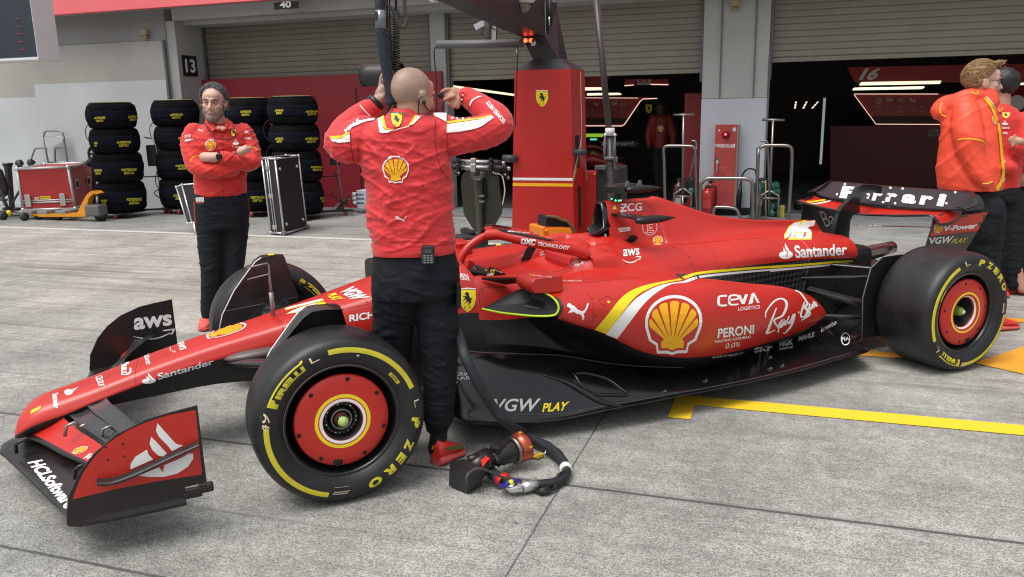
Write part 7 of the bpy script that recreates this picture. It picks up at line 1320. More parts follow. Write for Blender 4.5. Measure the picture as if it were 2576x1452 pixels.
# ---------------- overhead hose bundle, loop and coiled leads held by the mechanic
t=thing('overhead_hose','dark woven hose bundle hanging from above beside the bald mechanic\'s head','hose',at(985,330,Y=-.55))
J=lambda x,y,Y=-.75:at(*R7(x,y),Y=Y)
mb=MB();pts=[J(735,-1400),J(728,-500),J(724,-60),J(722,20),J(722,90),J(728,180),J(742,300),J(762,420),J(775,500),J(782,600)];s_=spline([tuple(p)for p in pts],5);mb.tube(s_,[.017+.005*math.sin(min(1,i/12)*PI/2)for i in range(len(s_))],mat('denim_sleeve',(.016,.022,.038),.75,bump=.6,bscale=120,nscale=60,namt=.5),14);mb.tube([J(722,60),J(726,165)],.0225,mat('clear_tape',(.15,.16,.18),.15,spec=.8),14);mb.tube([J(735,-1500),J(720,-60),J(720,45)],.011,mat('blue_steel',(.3,.38,.42),.3,.6),10);mb.build('sleeve',t)
mb=MB();mb.tube(spline([tuple(J(x,y))for x,y in((708,90),(705,45),(735,20),(775,35),(805,80),(830,145),(860,150),(873,95),(860,20),(850,-400),(845,-1300))],5),.008,mat('braided_cable',(.05,.05,.05)),8);mb.build('loop_cable',t)
def coil(t,x0,y0,x1,y1,rad,turns,Y=-.62):
    a,b_=J(x0,y0,Y),J(x1,y1,Y);n=turns*10;d=(b_-a).normalized();s1=d.cross(Vector((0,1,0))).normalized();s2=d.cross(s1);mb=MB()
    mb.tube([a.lerp(b_,i/n)+s1*math.cos(i*2*PI/10)*rad+s2*math.sin(i*2*PI/10)*rad for i in range(n+1)],.0035,BLK,5,cap=False);mb.build('coiled_lead',t)
coil(t,812,60,818,430,.013,26);coil(t,765,160,790,400,.010,20);coil(t,790,190,775,640,.009,26,-.45)
mb=MB();mb.tube([J(760,-1300),J(762,160)],.004,BLK,6);mb.tube([J(778,-1300,-.5),J(775,190)],.003,BLK,6);mb.tube([J(815,-1300),J(812,60)],.005,BLK,6);mb.build('straight_lead',t)
# ================================================================ PEOPLE
SKIN=mat('skin_warm',(.50,.27,.185),.5,nscale=14,namt=.10,bump=.06,bscale=180);SKINP=mat('skin_pale',(.62,.38,.30),.5,nscale=14,namt=.10);SCALP=mat('shaved_scalp',(.36,.24,.185),.5,nscale=40,namt=.12,bump=.05,bscale=300)
for m_ in(SKIN,SKINP,SCALP):nodes_of(m_)[1].inputs['Subsurface Weight'].default_value=.12;nodes_of(m_)[1].inputs['Subsurface Radius'].default_value=(.02,.008,.005)
JRED=mat('jacket_red',(.62,.022,.026),.68,nscale=6,namt=.08,bump=.12,bscale=70,sheen=.25,bdist=.003);SHRED=mat('shirt_red',(.62,.022,.016),.7,nscale=6,namt=.06,bump=.08,bscale=90,sheen=.2,bdist=.002);RAIN=mat('rain_jacket_red',(.86,.085,.040),.5,nscale=5,namt=.06,bump=.08,bscale=60,bdist=.003)
TRO=mat('trousers_black',(.0085,.010,.0145),.8,nscale=7,namt=.25,bump=.15,bscale=70,bdist=.003,spec=.3);SHOE=mat('shoe_red',(.70,.035,.03),.45,nscale=20,namt=.06);SOLE=mat('sole_coral',(.62,.09,.08),.5);SOCK=mat('sock_dark',(.012,.013,.025),.8)
HAIRG=mat('hair_grey',(.13,.12,.115),.6,nscale=60,namt=.35);HAIRB=mat('hair_blond',(.33,.20,.095),.55,nscale=60,namt=.3);HAIRD=mat('hair_dark',(.010,.009,.009),.5);BEARD=mat('beard_grey',(.27,.20,.165),.75,nscale=90,namt=.45,bump=.3,bscale=250)
creases(JRED,9,.012);creases(SHRED,8,.008,.6);creases(RAIN,4,.008,.4,1.2);creases(TRO,8,.012,.9)
def organic(mb,voxel,smooth,m):
    me=bpy.data.meshes.new('t');me.from_pydata([tuple(p)for p in mb.v],[],mb.f)
    b=bmesh.new();b.from_mesh(me);bmesh.ops.recalc_face_normals(b,faces=b.faces);b.to_mesh(me);b.free()
    o=bpy.data.objects.new('t',me);COL.objects.link(o);r_=o.modifiers.new('r','REMESH');r_.mode='VOXEL';r_.voxel_size=voxel
    if smooth:s_=o.modifiers.new('s','SMOOTH');s_.factor=.5;s_.iterations=smooth
    dg=bpy.context.evaluated_depsgraph_get();e=bpy.data.meshes.new_from_object(o.evaluated_get(dg));out=MB();out.add([v.co.copy()for v in e.vertices],[list(p.vertices)for p in e.polygons],m,True)
    bpy.data.objects.remove(o);bpy.data.meshes.remove(me);bpy.data.meshes.remove(e);return out
def normals(mb):
    N_=[Vector()for _ in mb.v]
    for f in mb.f:
        a=mb.v[f[0]];n_=(mb.v[f[1]]-a).cross(mb.v[f[-1]]-a)
        for i in f:N_[i]+=n_
    return[n_.normalized()if n_.length>0 else n_ for n_ in N_]
def displace(mb,fn):
    N_=normals(mb);mb.v=[p+n_*fn(p)for p,n_ in zip(mb.v,N_)];return mb
def folds(axis,seed,amp,fx,fz,slant=0):
    ax=Vector(axis)
    def fn(p):
        s_=p.dot(ax);w=noise.noise(Vector((s_*2.2,p.z*2.2,seed+5)))*1.3;t=0
        for k,(sl,wt,sc)in enumerate(((slant,1,1),(-slant*.8,.7,1.45),(slant*2.2,.45,2.3))):
            n_=abs(noise.noise(Vector((s_*fx*sc*.55+w,(p.z+sl*s_)*fz*sc*.62+w*.8,seed+k*7))));m_=max(0,noise.noise(Vector((s_*3.1,p.z*3.1,seed+k*3+20)))+.35)
            t+=wt*m_*(max(0,1-n_*5.5)**1.5)
        return amp*(1.5*t-.35+.5*noise.noise(Vector((s_*4,p.z*4,seed))))
    return fn
class Fig:
    """a person's own upright plane: s to the right, d away; pixels of the photograph give the outline on that plane"""
    def __init__(s,base):s.b=Vector((base[0],base[1],0));n_=(s.b-Vector((CAM.x,CAM.y,0))).normalized();s.n=n_;s.r=Vector((n_.y,-n_.x,0))
    def p(s,px,py,d=0):dr=ray(px,py);t=((s.b+s.n*d)-CAM).dot(s.n)/dr.dot(s.n);return CAM+dr*t
    def torso(s,mb,rows,m=None,pw=2.3):
        # rows: (y, xl, xr, half depth, depth offset)
        rr=[]
        for y,xl,xr,t,d in rows:
            a,b=s.p(xl,y,d),s.p(xr,y,d);c=(a+b)/2;hw=(b-a).length/2;ring=[]
            for k in range(28):
                q=2*PI*k/28;cx,sx_=math.cos(q),math.sin(q);e=2/pw;ring.append(c+s.r*(abs(cx)**e*(1 if cx>0 else-1)*hw)+s.n*(abs(sx_)**e*(1 if sx_>0 else-1)*t))
            rr.append(ring)
        mb.grid(rr,m or BLK,closed=True);mb.add(rr[0],[list(range(28))],m or BLK);mb.add(rr[-1],[list(range(28))],m or BLK)
    def limb(s,mb,pts,n=14,k=4):
        P_=[tuple(s.p(x,y,d))+(r_,)for x,y,d,r_ in pts];q=spline(P_,k)if len(P_)>2 else P_;mb.tube([v[:3]for v in q],[v[3]for v in q],BLK,n);mb.sphere(q[0][:3],q[0][3],BLK,12);mb.sphere(q[-1][:3],q[-1][3],BLK,12)
def head_shapes(mb,c,yaw,tilt=0,sc=1,neck_to=None,jaw=1.0,roll=0):
    M_=Matrix.Rotation(yaw,3,'Z')@Matrix.Rotation(tilt,3,'X')@Matrix.Rotation(roll,3,'Y');c=Vector(c);L=lambda x,y,z:c+M_@(Vector((x,y,z))*sc);S=lambda x,y,z,r_:mb.sphere(L(x,y,z),tuple(q*sc for q in r_),BLK,36,M_)
    S(0,-.012,.030,(.077,.096,.088));S(0,.028,-.030,(.062,.064,.080));S(0,.038,-.088*jaw,(.046,.050,.034));S(0,.0,-.055,(.064,.06,.055));S(0,.065,.045,(.052,.030,.035))
    mb.tube([L(0,.088,.014),L(0,.106,-.018),L(0,.116,-.034)],[.008*sc,.011*sc,.013*sc],BLK,10);S(0,.114,-.036,(.012,.012,.010));S(.013,.103,-.038,(.008,.010,.007));S(-.013,.103,-.038,(.008,.010,.007))
    mb.tube([L(-.050,.070,.018),L(-.02,.090,.020),L(.02,.090,.020),L(.050,.070,.018)],[.010*sc,.011*sc,.011*sc,.010*sc],BLK,8);S(.040,.066,-.022,(.020,.018,.018));S(-.040,.066,-.022,(.020,.018,.018));S(0,.088,-.064,(.025,.012,.006));S(0,.086,-.073,(.021,.012,.006));S(0,.082,-.098*jaw,(.022,.014,.014))
    for e in(1,-1):S(.078*e,-.004,-.012,(.010,.022,.033));S(.083*e,-.012,.004,(.008,.016,.016))
    if neck_to is not None:mb.tube([L(0,-.012,-.04),L(0,-.02,-.09),Vector(neck_to)],[.060*sc,.056*sc,.066*sc],BLK,18)
    return L,M_
def face_parts(o,L,M_,sc,brow,lip=(.42,.17,.14),eyes=True,closed=.5):
    for e in(1,-1):
        mb=MB();mb.sphere(L(.031*e,.078,.000),.0115*sc,mat('eye_white',(.55,.52,.50),.3),12);mb.sphere(L(.031*e+.002,.0855,-.001),.0052*sc,mat('iris_dark',(.03,.02,.015),.2),8);mb.build('eye',o)
        mb=MB();mb.tube([L(.018*e,.091,.0055),L(.031*e,.0925,.0068),L(.045*e,.083,.003)],[.003*sc,.0042*sc,.003*sc],mat('eyelid',(.34,.17,.12),.5),8);mb.build('eyelid',o)
        mb=MB();mb.tube([L(.012*e,.099,.020),L(.030*e,.097,.026),L(.052*e,.078,.022)],[.0035*sc,.005*sc,.003*sc],brow,8);mb.build('eyebrow',o)
    mb=MB();mb.tube([L(-.022,.091,-.069),L(-.008,.099,-.0675),L(.008,.099,-.0675),L(.022,.091,-.069)],[.002*sc,.0032*sc,.0032*sc,.002*sc],mat('lips',lip,.5),8);mb.build('lips',o)
def sockets(mb,L,sc):
    E_=[L(.031,.086,.001),L(-.031,.086,.001)]
    def fn(p):
        d=min((p-e).length for e in E_);return-.008*sc*math.exp(-(d/(.017*sc))**2)
    return displace(mb,fn)
def hair_cap(L,M_,m,keep,thick,seed,sc=1,n_tufts=0,tl=.03,curl=.02,rr=.004):
    """a head of hair: a thick uneven cap over the skull plus many curved locks"""
    mb=MB();rows=[]
    for i in range(25):
        th=PI*i/24
        row=[]
        for k in range(40):
            ph=2*PI*k/40;d=Vector((math.sin(th)*math.cos(ph),math.sin(th)*math.sin(ph),math.cos(th)));r_=Vector((d.x*.080,d.y*.099-.012,d.z*.091+.030));kk=keep(r_);t=thick*kk*(1+.45*noise.noise(d*4+Vector((seed,0,0)))+.35*noise.noise(d*11+Vector((0,seed,0))));t=t if kk>.02 else-.012;row.append(L(*(r_+d*t)))
        rows.append(row)
    mb.grid(rows,m,closed=True)
    rnd=random.Random(seed)
    for _ in range(n_tufts):
        d=Vector((rnd.gauss(0,1),rnd.gauss(0,1),rnd.gauss(0,1))).normalized();r_=Vector((d.x*.080,d.y*.099-.012,d.z*.091+.030));kk=keep(r_)
        if kk<.25:continue
        side=(Vector((rnd.uniform(-1,1),rnd.uniform(-1,1),rnd.uniform(-.6,.9)))if curl>.009 else Vector((rnd.uniform(-.3,.3),-1.0+rnd.uniform(-.4,.4),rnd.uniform(-.5,.1))));l_=tl*rnd.uniform(.6,1.4)*kk;tg=(side-d*side.dot(d)).normalized();p0=r_+d*thick*.55;p1=p0+tg*l_*.5+d*rnd.uniform(.3,.9)*curl;p2=p0+tg*l_+d*rnd.uniform(-.3,.7)*curl;mb.tube([L(*p0),L(*p1),L(*p2)],[rr*sc,rr*.8*sc,rr*.2*sc],m,4)
    return mb
def shoe(parent,heel,toe,up=.0,m=SHOE,sole=SOLE,w=.050,decal=False):
    heel,toe=Vector(heel),Vector(toe);heel.z=toe.z=0;d=(toe-heel).normalized();L_=(toe-heel).length;s_=Vector((d.y,-d.x,0));mb=MB()
    def sec(t,wv,h0,h1,n=16,lean=0):return[heel+d*(L_*t)+s_*(math.cos(a)*wv)+Vector((0,0,lerp(h0,h1,.5+.5*math.sin(a))))for a in[2*PI*k/n for k in range(n)]]
    S_=[(0.0,.62,.0,.045),(.03,.86,0,.055),(.25,.95,0,.05),(.5,.90,.0,.040),(.75,1.05,0,.034),(.92,.85,.004,.032),(1.0,.45,.012,.03)]
    mb.grid([sec(t,w*a,h0,h1)for t,a,h0,h1 in S_],sole,closed=True);mb.add(sec(0,w*.6,0,.045),[list(range(16))],sole);mb.add(sec(1,w*.45,.012,.03),[list(range(16))],sole);o=mb.build('shoe',parent)
    mb=MB();U_=[(-.01,.55,.03,.095),(.04,.80,.03,.125),(.16,.80,.03,.120),(.30,.76,.03,.118),(.45,.80,.03,.098),(.65,.90,.03,.075),(.85,.80,.028,.058),(.98,.35,.02,.038)]
    mb.grid([sec(t,w*a,h0,h1)for t,a,h0,h1 in U_],m,closed=True);mb.add(sec(-.01,w*.55,.03,.095),[list(range(16))],m);mb.add(sec(.98,w*.35,.02,.038),[list(range(16))],m)
    if decal:
        bv=mb.bvh();
        ribbon(mb,bv,Q(R2,(1228,968),(1270,955),(1310,948),(1340,955)),Q(R2,(1228,972),(1275,975),(1320,972),(1342,966)),mat('shoe_stripe',(.10,.12,.03),.5));put_shield(mb,lambda dz:on_surf(bv,Q(R2,(1157,975),(1172,975),(1172,950),(1157,950)),.002+dz),1,False)
    mb.build('upper',o);return o
def finger(mb,F_,pts,r_=.0085,k=3):F_.limb(mb,[(x,y,d,r_*(1-.12*i))for i,(x,y,d)in enumerate(pts)],10,k)
# ---------------------------------------------------------------- bald mechanic seen from behind
F1=Fig((.46,-.76));root=thing('person','bald man seen from behind in red jacket with shell emblem, arms raised to head','person',(.46,-.76,0))
m2=lambda x,y:ZM(x,y)
def Lm(mb,pts,n=14,k=4):F1.limb(mb,[ZM(x,y)+(d,r_)for x,y,d,r_ in pts],n,k)
bd=MB();hc=F1.p(*ZM(684,290),.0);HYAW=-math.atan2(F1.n.x,F1.n.y)-R(48)
L1,M1_=head_shapes(bd,hc,HYAW,R(-6),.99,F1.p(*ZM(650,440),.0))
bd.tube([F1.p(*ZM(650,400),-.02),F1.p(*ZM(650,460),0)],[.066,.085],BLK,16)
F1.torso(bd,[(ZM(0,y)[1],ZM(xl,0)[0],ZM(xr,0)[0],t,0)for y,xl,xr,t in((430,560,760,.06),(480,420,860,.08),(600,400,850,.09),(900,440,900,.09),(1240,450,930,.10),(1400,460,940,.10))])
for pts in([(430,520,0,.045),(240,590,.0,.04),(440,345,.12,.030),(480,310,.13,.028)],[(850,520,0,.045),(1215,500,.02,.04),(1040,300,.14,.030),(1000,285,.15,.028)]):Lm(bd,pts)
LEGL=[(520,1350,.0,.085),(535,1700,.05,.065),(560,2100,.10,.05),(575,2480,.14,.035)];LEGR=[(850,1350,.0,.085),(850,1700,.0,.065),(850,2100,.02,.05),(870,2500,.02,.035)]
Lm(bd,[(560,1360,0,.075),(556,1800,.05,.060),(562,2050,.10,.05),(600,2420,.16,.033)]);Lm(bd,[(830,1360,0,.08),(880,1700,0,.062),(865,2050,-.0,.05),(845,2420,.0,.033)])
# left hand (on the hose): palm, thumb, fingers
bd.sphere(F1.p(*ZM(487,280),.14),(.030,.022,.046),BLK,14,Matrix.Rotation(R(18),3,'Y'))
Hf=lambda pts,r_=.0085:finger(bd,F1,[ZM(x,y)+(d,)for x,y,d in pts],r_)
Hf([(500,300,.12),(520,268,.095),(545,235,.085),(562,212,.09)],.011)
Hf([(478,250,.15),(480,205,.155),(484,172,.16),(494,145,.17)],.0095);Hf([(487,245,.16),(494,200,.18),(505,170,.19),(530,150,.20)]);Hf([(495,255,.165),(505,215,.19),(522,188,.205),(548,178,.205)]);Hf([(500,270,.16),(515,238,.18),(535,215,.195),(560,208,.195)],.0075)
# right hand: loose fist by the cheek
bd.sphere(F1.p(*ZM(955,280),.15),(.040,.024,.034),BLK,14,Matrix.Rotation(R(10),3,'Y'));bd.sphere(F1.p(*ZM(925,300),.14),(.030,.022,.028),BLK,12)
Hf([(950,255,.15),(915,245,.135),(885,250,.125),(868,262,.12)],.0098);Hf([(945,290,.12),(910,300,.105),(885,312,.10),(860,320,.10)],.0098)
Hf([(960,300,.13),(940,330,.12),(915,345,.115),(905,335,.13)]);Hf([(975,305,.13),(960,345,.12),(940,362,.118),(930,348,.13)],.0085);Hf([(990,300,.13),(982,345,.125),(968,366,.122),(958,352,.135)],.0078)
bm_=organic(bd,.0048,3,SKIN);sockets(bm_,L1,1.0)
def scalp_zone(mb,L,M_,c,keepf):
    Mi=M_.inverted();k=mb.mi(SCALP)
    for i,f in enumerate(mb.f):
        p=Mi@(mb.v[f[0]]-Vector(c))
        if keepf(p):mb.m[i]=k
scalp_zone(bm_,L1,M1_,hc,lambda p:p.z>-.045 and(p.y<.035 or p.z>.085)and p.z+.35*(-p.y)>-.01 and p.z<.2)
body_o=bm_.build('body',root);face_parts(root,L1,M1_,1,SCALP)
# jacket
jk=MB();F1.torso(jk,[(ZM(0,y)[1],ZM(xl,0)[0],ZM(xr,0)[0],t,d)for y,xl,xr,t,d in((385,560,730,.065,.01),(405,520,770,.085,.01),(430,445,850,.105,.01),(470,370,895,.12,0),(530,325,908,.13,0),(600,318,915,.135,0),(700,345,928,.14,0),(800,372,942,.14,0),(900,388,948,.14,0),(1000,390,945,.14,0),(1100,398,948,.14,0),(1180,415,952,.142,0),(1225,424,956,.145,0),(1268,430,958,.146,0))])
Lm(jk,[(380,530,0,.080),(300,590,-.01,.084),(225,590,.0,.072),(265,500,.05,.062),(345,425,.09,.056),(420,365,.12,.046),(440,352,.125,.042)],18);Lm(jk,[(855,520,0,.085),(960,545,-.01,.080),(1100,525,.0,.074),(1215,490,.02,.072),(1215,430,.05,.066),(1130,365,.10,.056),(1055,308,.14,.047),(1030,290,.145,.043)],18)
jm=organic(jk,.0062,3,JRED);fo1=folds(F1.r,3,.0095,4.5,15,.45);fo2=folds(F1.r,8,.0065,9,30,-.35)
SHC=F1.p(*ZM(580,752));Eb=[F1.p(*ZM(225,590)),F1.p(*ZM(1230,480)),F1.p(*ZM(880,560)),F1.p(*ZM(380,560))]
def jf_(p):
    z_top=F1.p(*ZM(650,420)).z;k=min(1,max(.25,(z_top-p.z)/.12));e=sum(math.exp(-((p-q).length/.10)**2)for q in Eb);q=p-SHC;sh_=1-.78*math.exp(-((q.dot(F1.r)/.085)**2+(q.z/.085)**2)**2);return(fo1(p)+fo2(p))*k*sh_*(1-.55*min(e,1))
displace(jm,jf_)
JB=jm.bvh();zj=lambda quad,off=.002:on_surf(JB,quad,off);QM=lambda*p:Q(ZM,*p)
put_shell(jm,lambda dz:zj(QM((500,838),(655,838),(668,668),(492,668)),.004+dz*3),22,mat('emblem_red',(.62,.03,.02),.6))
emboss(jm,art_cat(),zj(QM((572,1090),(648,1088),(648,1048),(572,1046)),.003),mat('pale_print',(.70,.55,.55),.6),4,3)
put_shield(jm,lambda dz:zj(QM((552,490),(618,490),(618,412),(552,412)),.007+dz*2),8)
WJ=mat('jacket_white',(.78,.76,.76),.65);YJ=mat('jacket_yellow',(.85,.52,.012),.6)
def strip(A,B,m,off=.0045,n=7):ribbon(jm,JB,QM(*A),QM(*B),m,off,n)
strip([(462,420),(468,460),(475,500),(482,522),(530,520),(562,508)],[(487,416),(492,450),(500,480),(506,500),(535,505),(562,500)],WJ);strip([(487,416),(492,450),(502,482),(515,500),(560,504)],[(504,412),(508,445),(516,475),(528,492),(560,496)],YJ,.0055)
strip([(655,480),(680,448),(702,415)],[(690,470),(715,445),(742,420)],WJ);strip([(658,478),(680,446),(700,414)],[(672,476),(694,446),(714,417)],YJ,.0055);strip([(560,505),(600,495),(660,478)],[(562,510),(602,500),(662,484)],WJ)
strip([(785,405),(830,400),(870,400),(906,402)],[(790,410),(840,425),(875,442),(906,460)],WJ)
strip([(902,470),(960,462),(1040,452),(1110,440),(1190,418)],[(902,520),(960,518),(1040,505),(1110,488),(1200,430)],WJ);strip([(905,452),(960,448),(1040,440),(1110,430),(1180,412)],[(903,466),(960,460),(1040,450),(1110,438),(1190,418)],YJ,.0058)
strip([(1048,345),(1060,318),(1085,300),(1118,290)],[(1056,352),(1068,325),(1092,307),(1122,297)],WJ)
strip([(162,545),(200,545),(240,540),(262,525),(285,515)],[(166,558),(200,562),(240,555),(265,540),(288,532)],YJ,.0058);strip([(166,556),(200,560),(240,553),(265,540),(288,532)],[(176,575),(205,582),(240,585),(265,582),(288,578)],WJ)
strip([(288,478),(330,458),(380,440),(440,430)],[(292,492),(335,475),(385,455),(442,446)],WJ);strip([(348,352),(375,385),(400,410),(415,425)],[(354,350),(380,382),(405,405),(420,420)],WJ)
put_text(jm,JB,'RICHARD MILLE',QM((1262,470),(1150,335),(1172,320),(1272,440)),WJ,.04,0,8,2,.003);put_text(jm,JB,'MILLE',QM((262,525),(350,448),(340,430),(252,505)),WJ,.04,0,4,2,.003)
for i in range(5):put_text(jm,JB,'PLRSE'[i],QM((930+i*34,440+i*2),(950+i*34,440+i*2),(950+i*34,424+i*2),(930+i*34,424+i*2)),WJ,.03,0,1,1,.003)
# seam lines
SEAM=mat('seam_shadow',(.30,.010,.012),.8)
for A in([(905,405),(908,470),(905,560),(910,640),(935,720)],[(290,515),(292,580),(298,640),(310,700)],[(340,600),(350,760),(385,880)],[(830,440),(825,560),(840,660),(870,760),(930,830)]):
    P_=[JB.ray_cast(CAM,ray(*ZM(x,y)).normalized())[0]for x,y in[(q[0],q[1])for q in spline(A,6)]];P_=[p for p in P_ if p]
    if len(P_)>2:jm.tube(P_,.0022,SEAM,5)
jm.build('jacket',root)
mb=MB();ring=[];
rows=[]
for y,xl,xr,t in((352,556,716,.078),(372,545,735,.082),(400,522,755,.090),(415,510,775,.092)):
    a,b_=F1.p(*ZM(xl,y),.0),F1.p(*ZM(xr,y),.0);c=(a+b_)/2;hw=(b_-a).length/2;rows.append([c+F1.r*math.cos(q)*hw+F1.n*math.sin(q)*t+Vector((0,0,.012*math.sin(q)))for q in[2*PI*k/28 for k in range(28)]])
mb.grid(rows,JRED,closed=True);mb.grid([rows[0],[p+(rows[0][0]+rows[0][14]-p*2)*.05 for p in rows[0]]],mat('collar_lining',(.03,.028,.01),.7),closed=True)
CV=mb.bvh();ribbon(mb,CV,QM((540,392),(580,388),(650,398)),QM((540,404),(585,400),(655,410)),mat('collar_label',(.10,.09,.02),.6),.002,4);mb.build('collar',root)
hm=MB();F1.torso(hm,[(ZM(0,y)[1],ZM(xl,0)[0],ZM(xr,0)[0],t,0)for y,xl,xr,t in((1222,424,958,.148),(1250,426,960,.15),(1272,429,960,.15),(1278,432,957,.147))],JRED);displace(hm,folds(F1.r,5,.003,6,6));hm.build('hem',root)
# trousers
def trouser(F_,rows,legs,seed,m=TRO,vox=.009,amp=.008,name='trousers',parent=root,zf=None):
    t_m=MB();F_.torso(t_m,rows)
    for L_ in legs:F_.limb(t_m,L_,18)
    t_o=organic(t_m,vox,4,m);a_=folds(F_.r,seed,amp,4,17,.25);b_=folds(F_.r,seed+4,amp*.5,9,34,-.3);displace(t_o,lambda p:(a_(p)+b_(p))*(.6+.6*max(0,1-p.z/1.0)))
    return t_o
rw_=[(ZM(0,y)[1],ZM(xl,0)[0],ZM(xr,0)[0],t,0)for y,xl,xr,t in((1235,440,950,.13),(1300,428,965,.14),(1420,415,982,.145),(1500,415,988,.14),(1560,420,985,.13))]
px2=lambda*L_:[(x,y,d,r_)for x,y,d,r_ in L_]
tr=trouser(F1,rw_,[px2((992,745,0,.098),(988,850,.05,.092),(990,960,.10,.078),(1000,1060,.15,.068),(1010,1150,.17,.050)),px2((1093,745,0,.098),(1104,840,.0,.094),(1107,920,.0,.080),(1106,1000,.0,.074),(1103,1050,.0,.070),(1101,1072,.0,.058),(1103,1082,0,.046))],21)
tr.build('trousers',root)
mb=MB();F1.limb(mb,px2((1103,1070,0,.043),(1103,1100,.0,.040),(1098,1128,.005,.042)),14);mb.build('sock',root)
# pocket flap and belt details
mb=MB();q=[F1.p(x,y,-.12)for x,y in((1150,718),(1160,722),(1160,775),(1149,778))];mb.prism(q,F1.n*.10,TRO);mb.build('pocket',root)
mb=MB();TB=tr.bvh();ribbon(mb,TB,Q(ZM,(442,1270),(490,1276),(545,1272)),Q(ZM,(440,1308),(495,1314),(540,1300)),mat('red_patch',(.45,.04,.03),.6),.004,4);ribbon(mb,TB,Q(ZM,(450,1285),(490,1290),(530,1286)),Q(ZM,(450,1298),(490,1303),(528,1296)),mat('red_patch_dark',(.15,.02,.02),.6),.006,3);
for x in(600,885):ribbon(mb,TB,Q(ZM,(x-8,1262),(x-8,1282),(x-8,1300)),Q(ZM,(x+10,1262),(x+10,1282),(x+10,1300)),BLK,.006,2)
mb.build('belt_tab',root)
hl=F1.p(1096,1160,-.02);tl=F1.p(1162,1128,.0);hg=at(1097,1162,Z=0.02);tg=at(1160,1128,Z=.02);shoe(root,(hg.x,hg.y,0),(tg.x,tg.y,0),m=SHOE,decal=True);hp_=at(1005,1165,Y=-.62);shoe(root,(.33,-.62,0),(.36,-.34,0))
mb=MB();a=F1.p(*ZM(395,305),.12);wr=F1.p(*ZM(440,345),.125);d=(F1.p(*ZM(480,300),.13)-wr).normalized();WTB=mat('watch_black',(.012,.012,.013),.35);mb.lathe([(-.012,.036),(-.012,.041),(.012,.041),(.012,.036)],WTB,wr+d*.012,d,24);mb.box(wr+d*.012-F1.r*.030-F1.n*.02,(.030,.018,.040),WTB,bev=.006,rz=-.3);mb.build('watch',root)
mb=MB();wr=F1.p(*ZM(1015,292),.148);d=(F1.p(*ZM(985,285),.15)-wr).normalized();s1=d.cross(Vector((0,0,1))).normalized();s2=d.cross(s1)
for k in range(22):
    for o_ in(-.005,.006):q=2*PI*k/22+o_*20;mb.sphere(wr+d*o_+s1*math.cos(q)*.038+s2*math.sin(q)*.034,.0048,[LOGO,BLK][(k+(o_>0))%2],6)
mb.build('bracelet',root)
mb=MB();Lc=lambda x,y,d=-.05:F1.p(*ZM(x,y),d);mb.tube(spline([tuple(Lc(x,y,d))for x,y,d in((757,325,-.075),(765,350,-.07),(790,380,-.03),(830,388,.03),(865,365,.06),(876,330,.08),(868,300,.09),(860,285,.09))],5),.0028,BLK,6);mb.tube(spline([tuple(Lc(x,y,d))for x,y,d in((745,290,-.085),(727,310,-.09),(722,360,-.09),(726,410,-.085))],4),.0028,BLK,6);mb.sphere(Lc(858,282,.09),(.010,.010,.012),BLK,10);mb.sphere(Lc(757,328,-.082),(.009,.008,.011),BLK,10);mb.build('headset',root)
# radio on the belt
t=thing('two_way_radio','black two way radio with keypad clipped to the bald mechanic\'s belt','radio',F1.p(*ZM(783,1350),-.17))
c=F1.p(*ZM(782,1296),-.165);RZ=-math.atan2(F1.n.x,F1.n.y)
mb=MB();mb.box(c,(.055,.026,.080),mat('radio_black',(.018,.018,.02),.4),Matrix.Rotation(RZ,3,'Z')@Matrix.Rotation(R(4),3,'Y'),bev=.006);mb.build('case',t);mb=MB();mb.box(c+Vector((0,0,.018))-F1.n*.0145,(.036,.002,.020),mat('radio_screen',(.05,.055,.06),.15),rz=RZ);mb.build('screen',t);mb=MB()
for i in range(4):
    for k in range(3):mb.box(c+F1.r*(-.014+.014*k)+Vector((0,0,-.002-.0095*i))-F1.n*.0150,(.010,.003,.0055),mat('radio_key',(.22,.22,.23),.4),rz=RZ,bev=.001)
mb.build('keypad',t)
# ---------------------------------------------------------------- bearded man with folded arms
F2=Fig((-.30,2.36));root2=thing('person','grey bearded man in red team shirt, arms folded, standing beyond the car nose','person',(-.30,2.36,0))
zf=ZF;L2m=lambda mb,pts,n=14,k=4:F2.limb(mb,[ZF(x,y)+(d,r_)for x,y,d,r_ in pts],n,k)
bd=MB();hc2=F2.p(*ZF(515,450),-.02);Y2=-math.atan2(F2.n.x,F2.n.y)+PI-R(17)
LH,MH=head_shapes(bd,hc2,Y2,R(-2),1.05,F2.p(*ZF(590,800),.03),1.08,R(-3));bd.tube([F2.p(*ZF(580,700),.02),F2.p(*ZF(595,880),.05)],[.062,.085],BLK,16)
F2.torso(bd,[(ZF(0,y)[1],ZF(xl,0)[0],ZF(xr,0)[0],t,.03)for y,xl,xr,t in((830,300,850,.07),(1000,220,930,.09),(1400,300,900,.10),(1800,300,900,.11))])
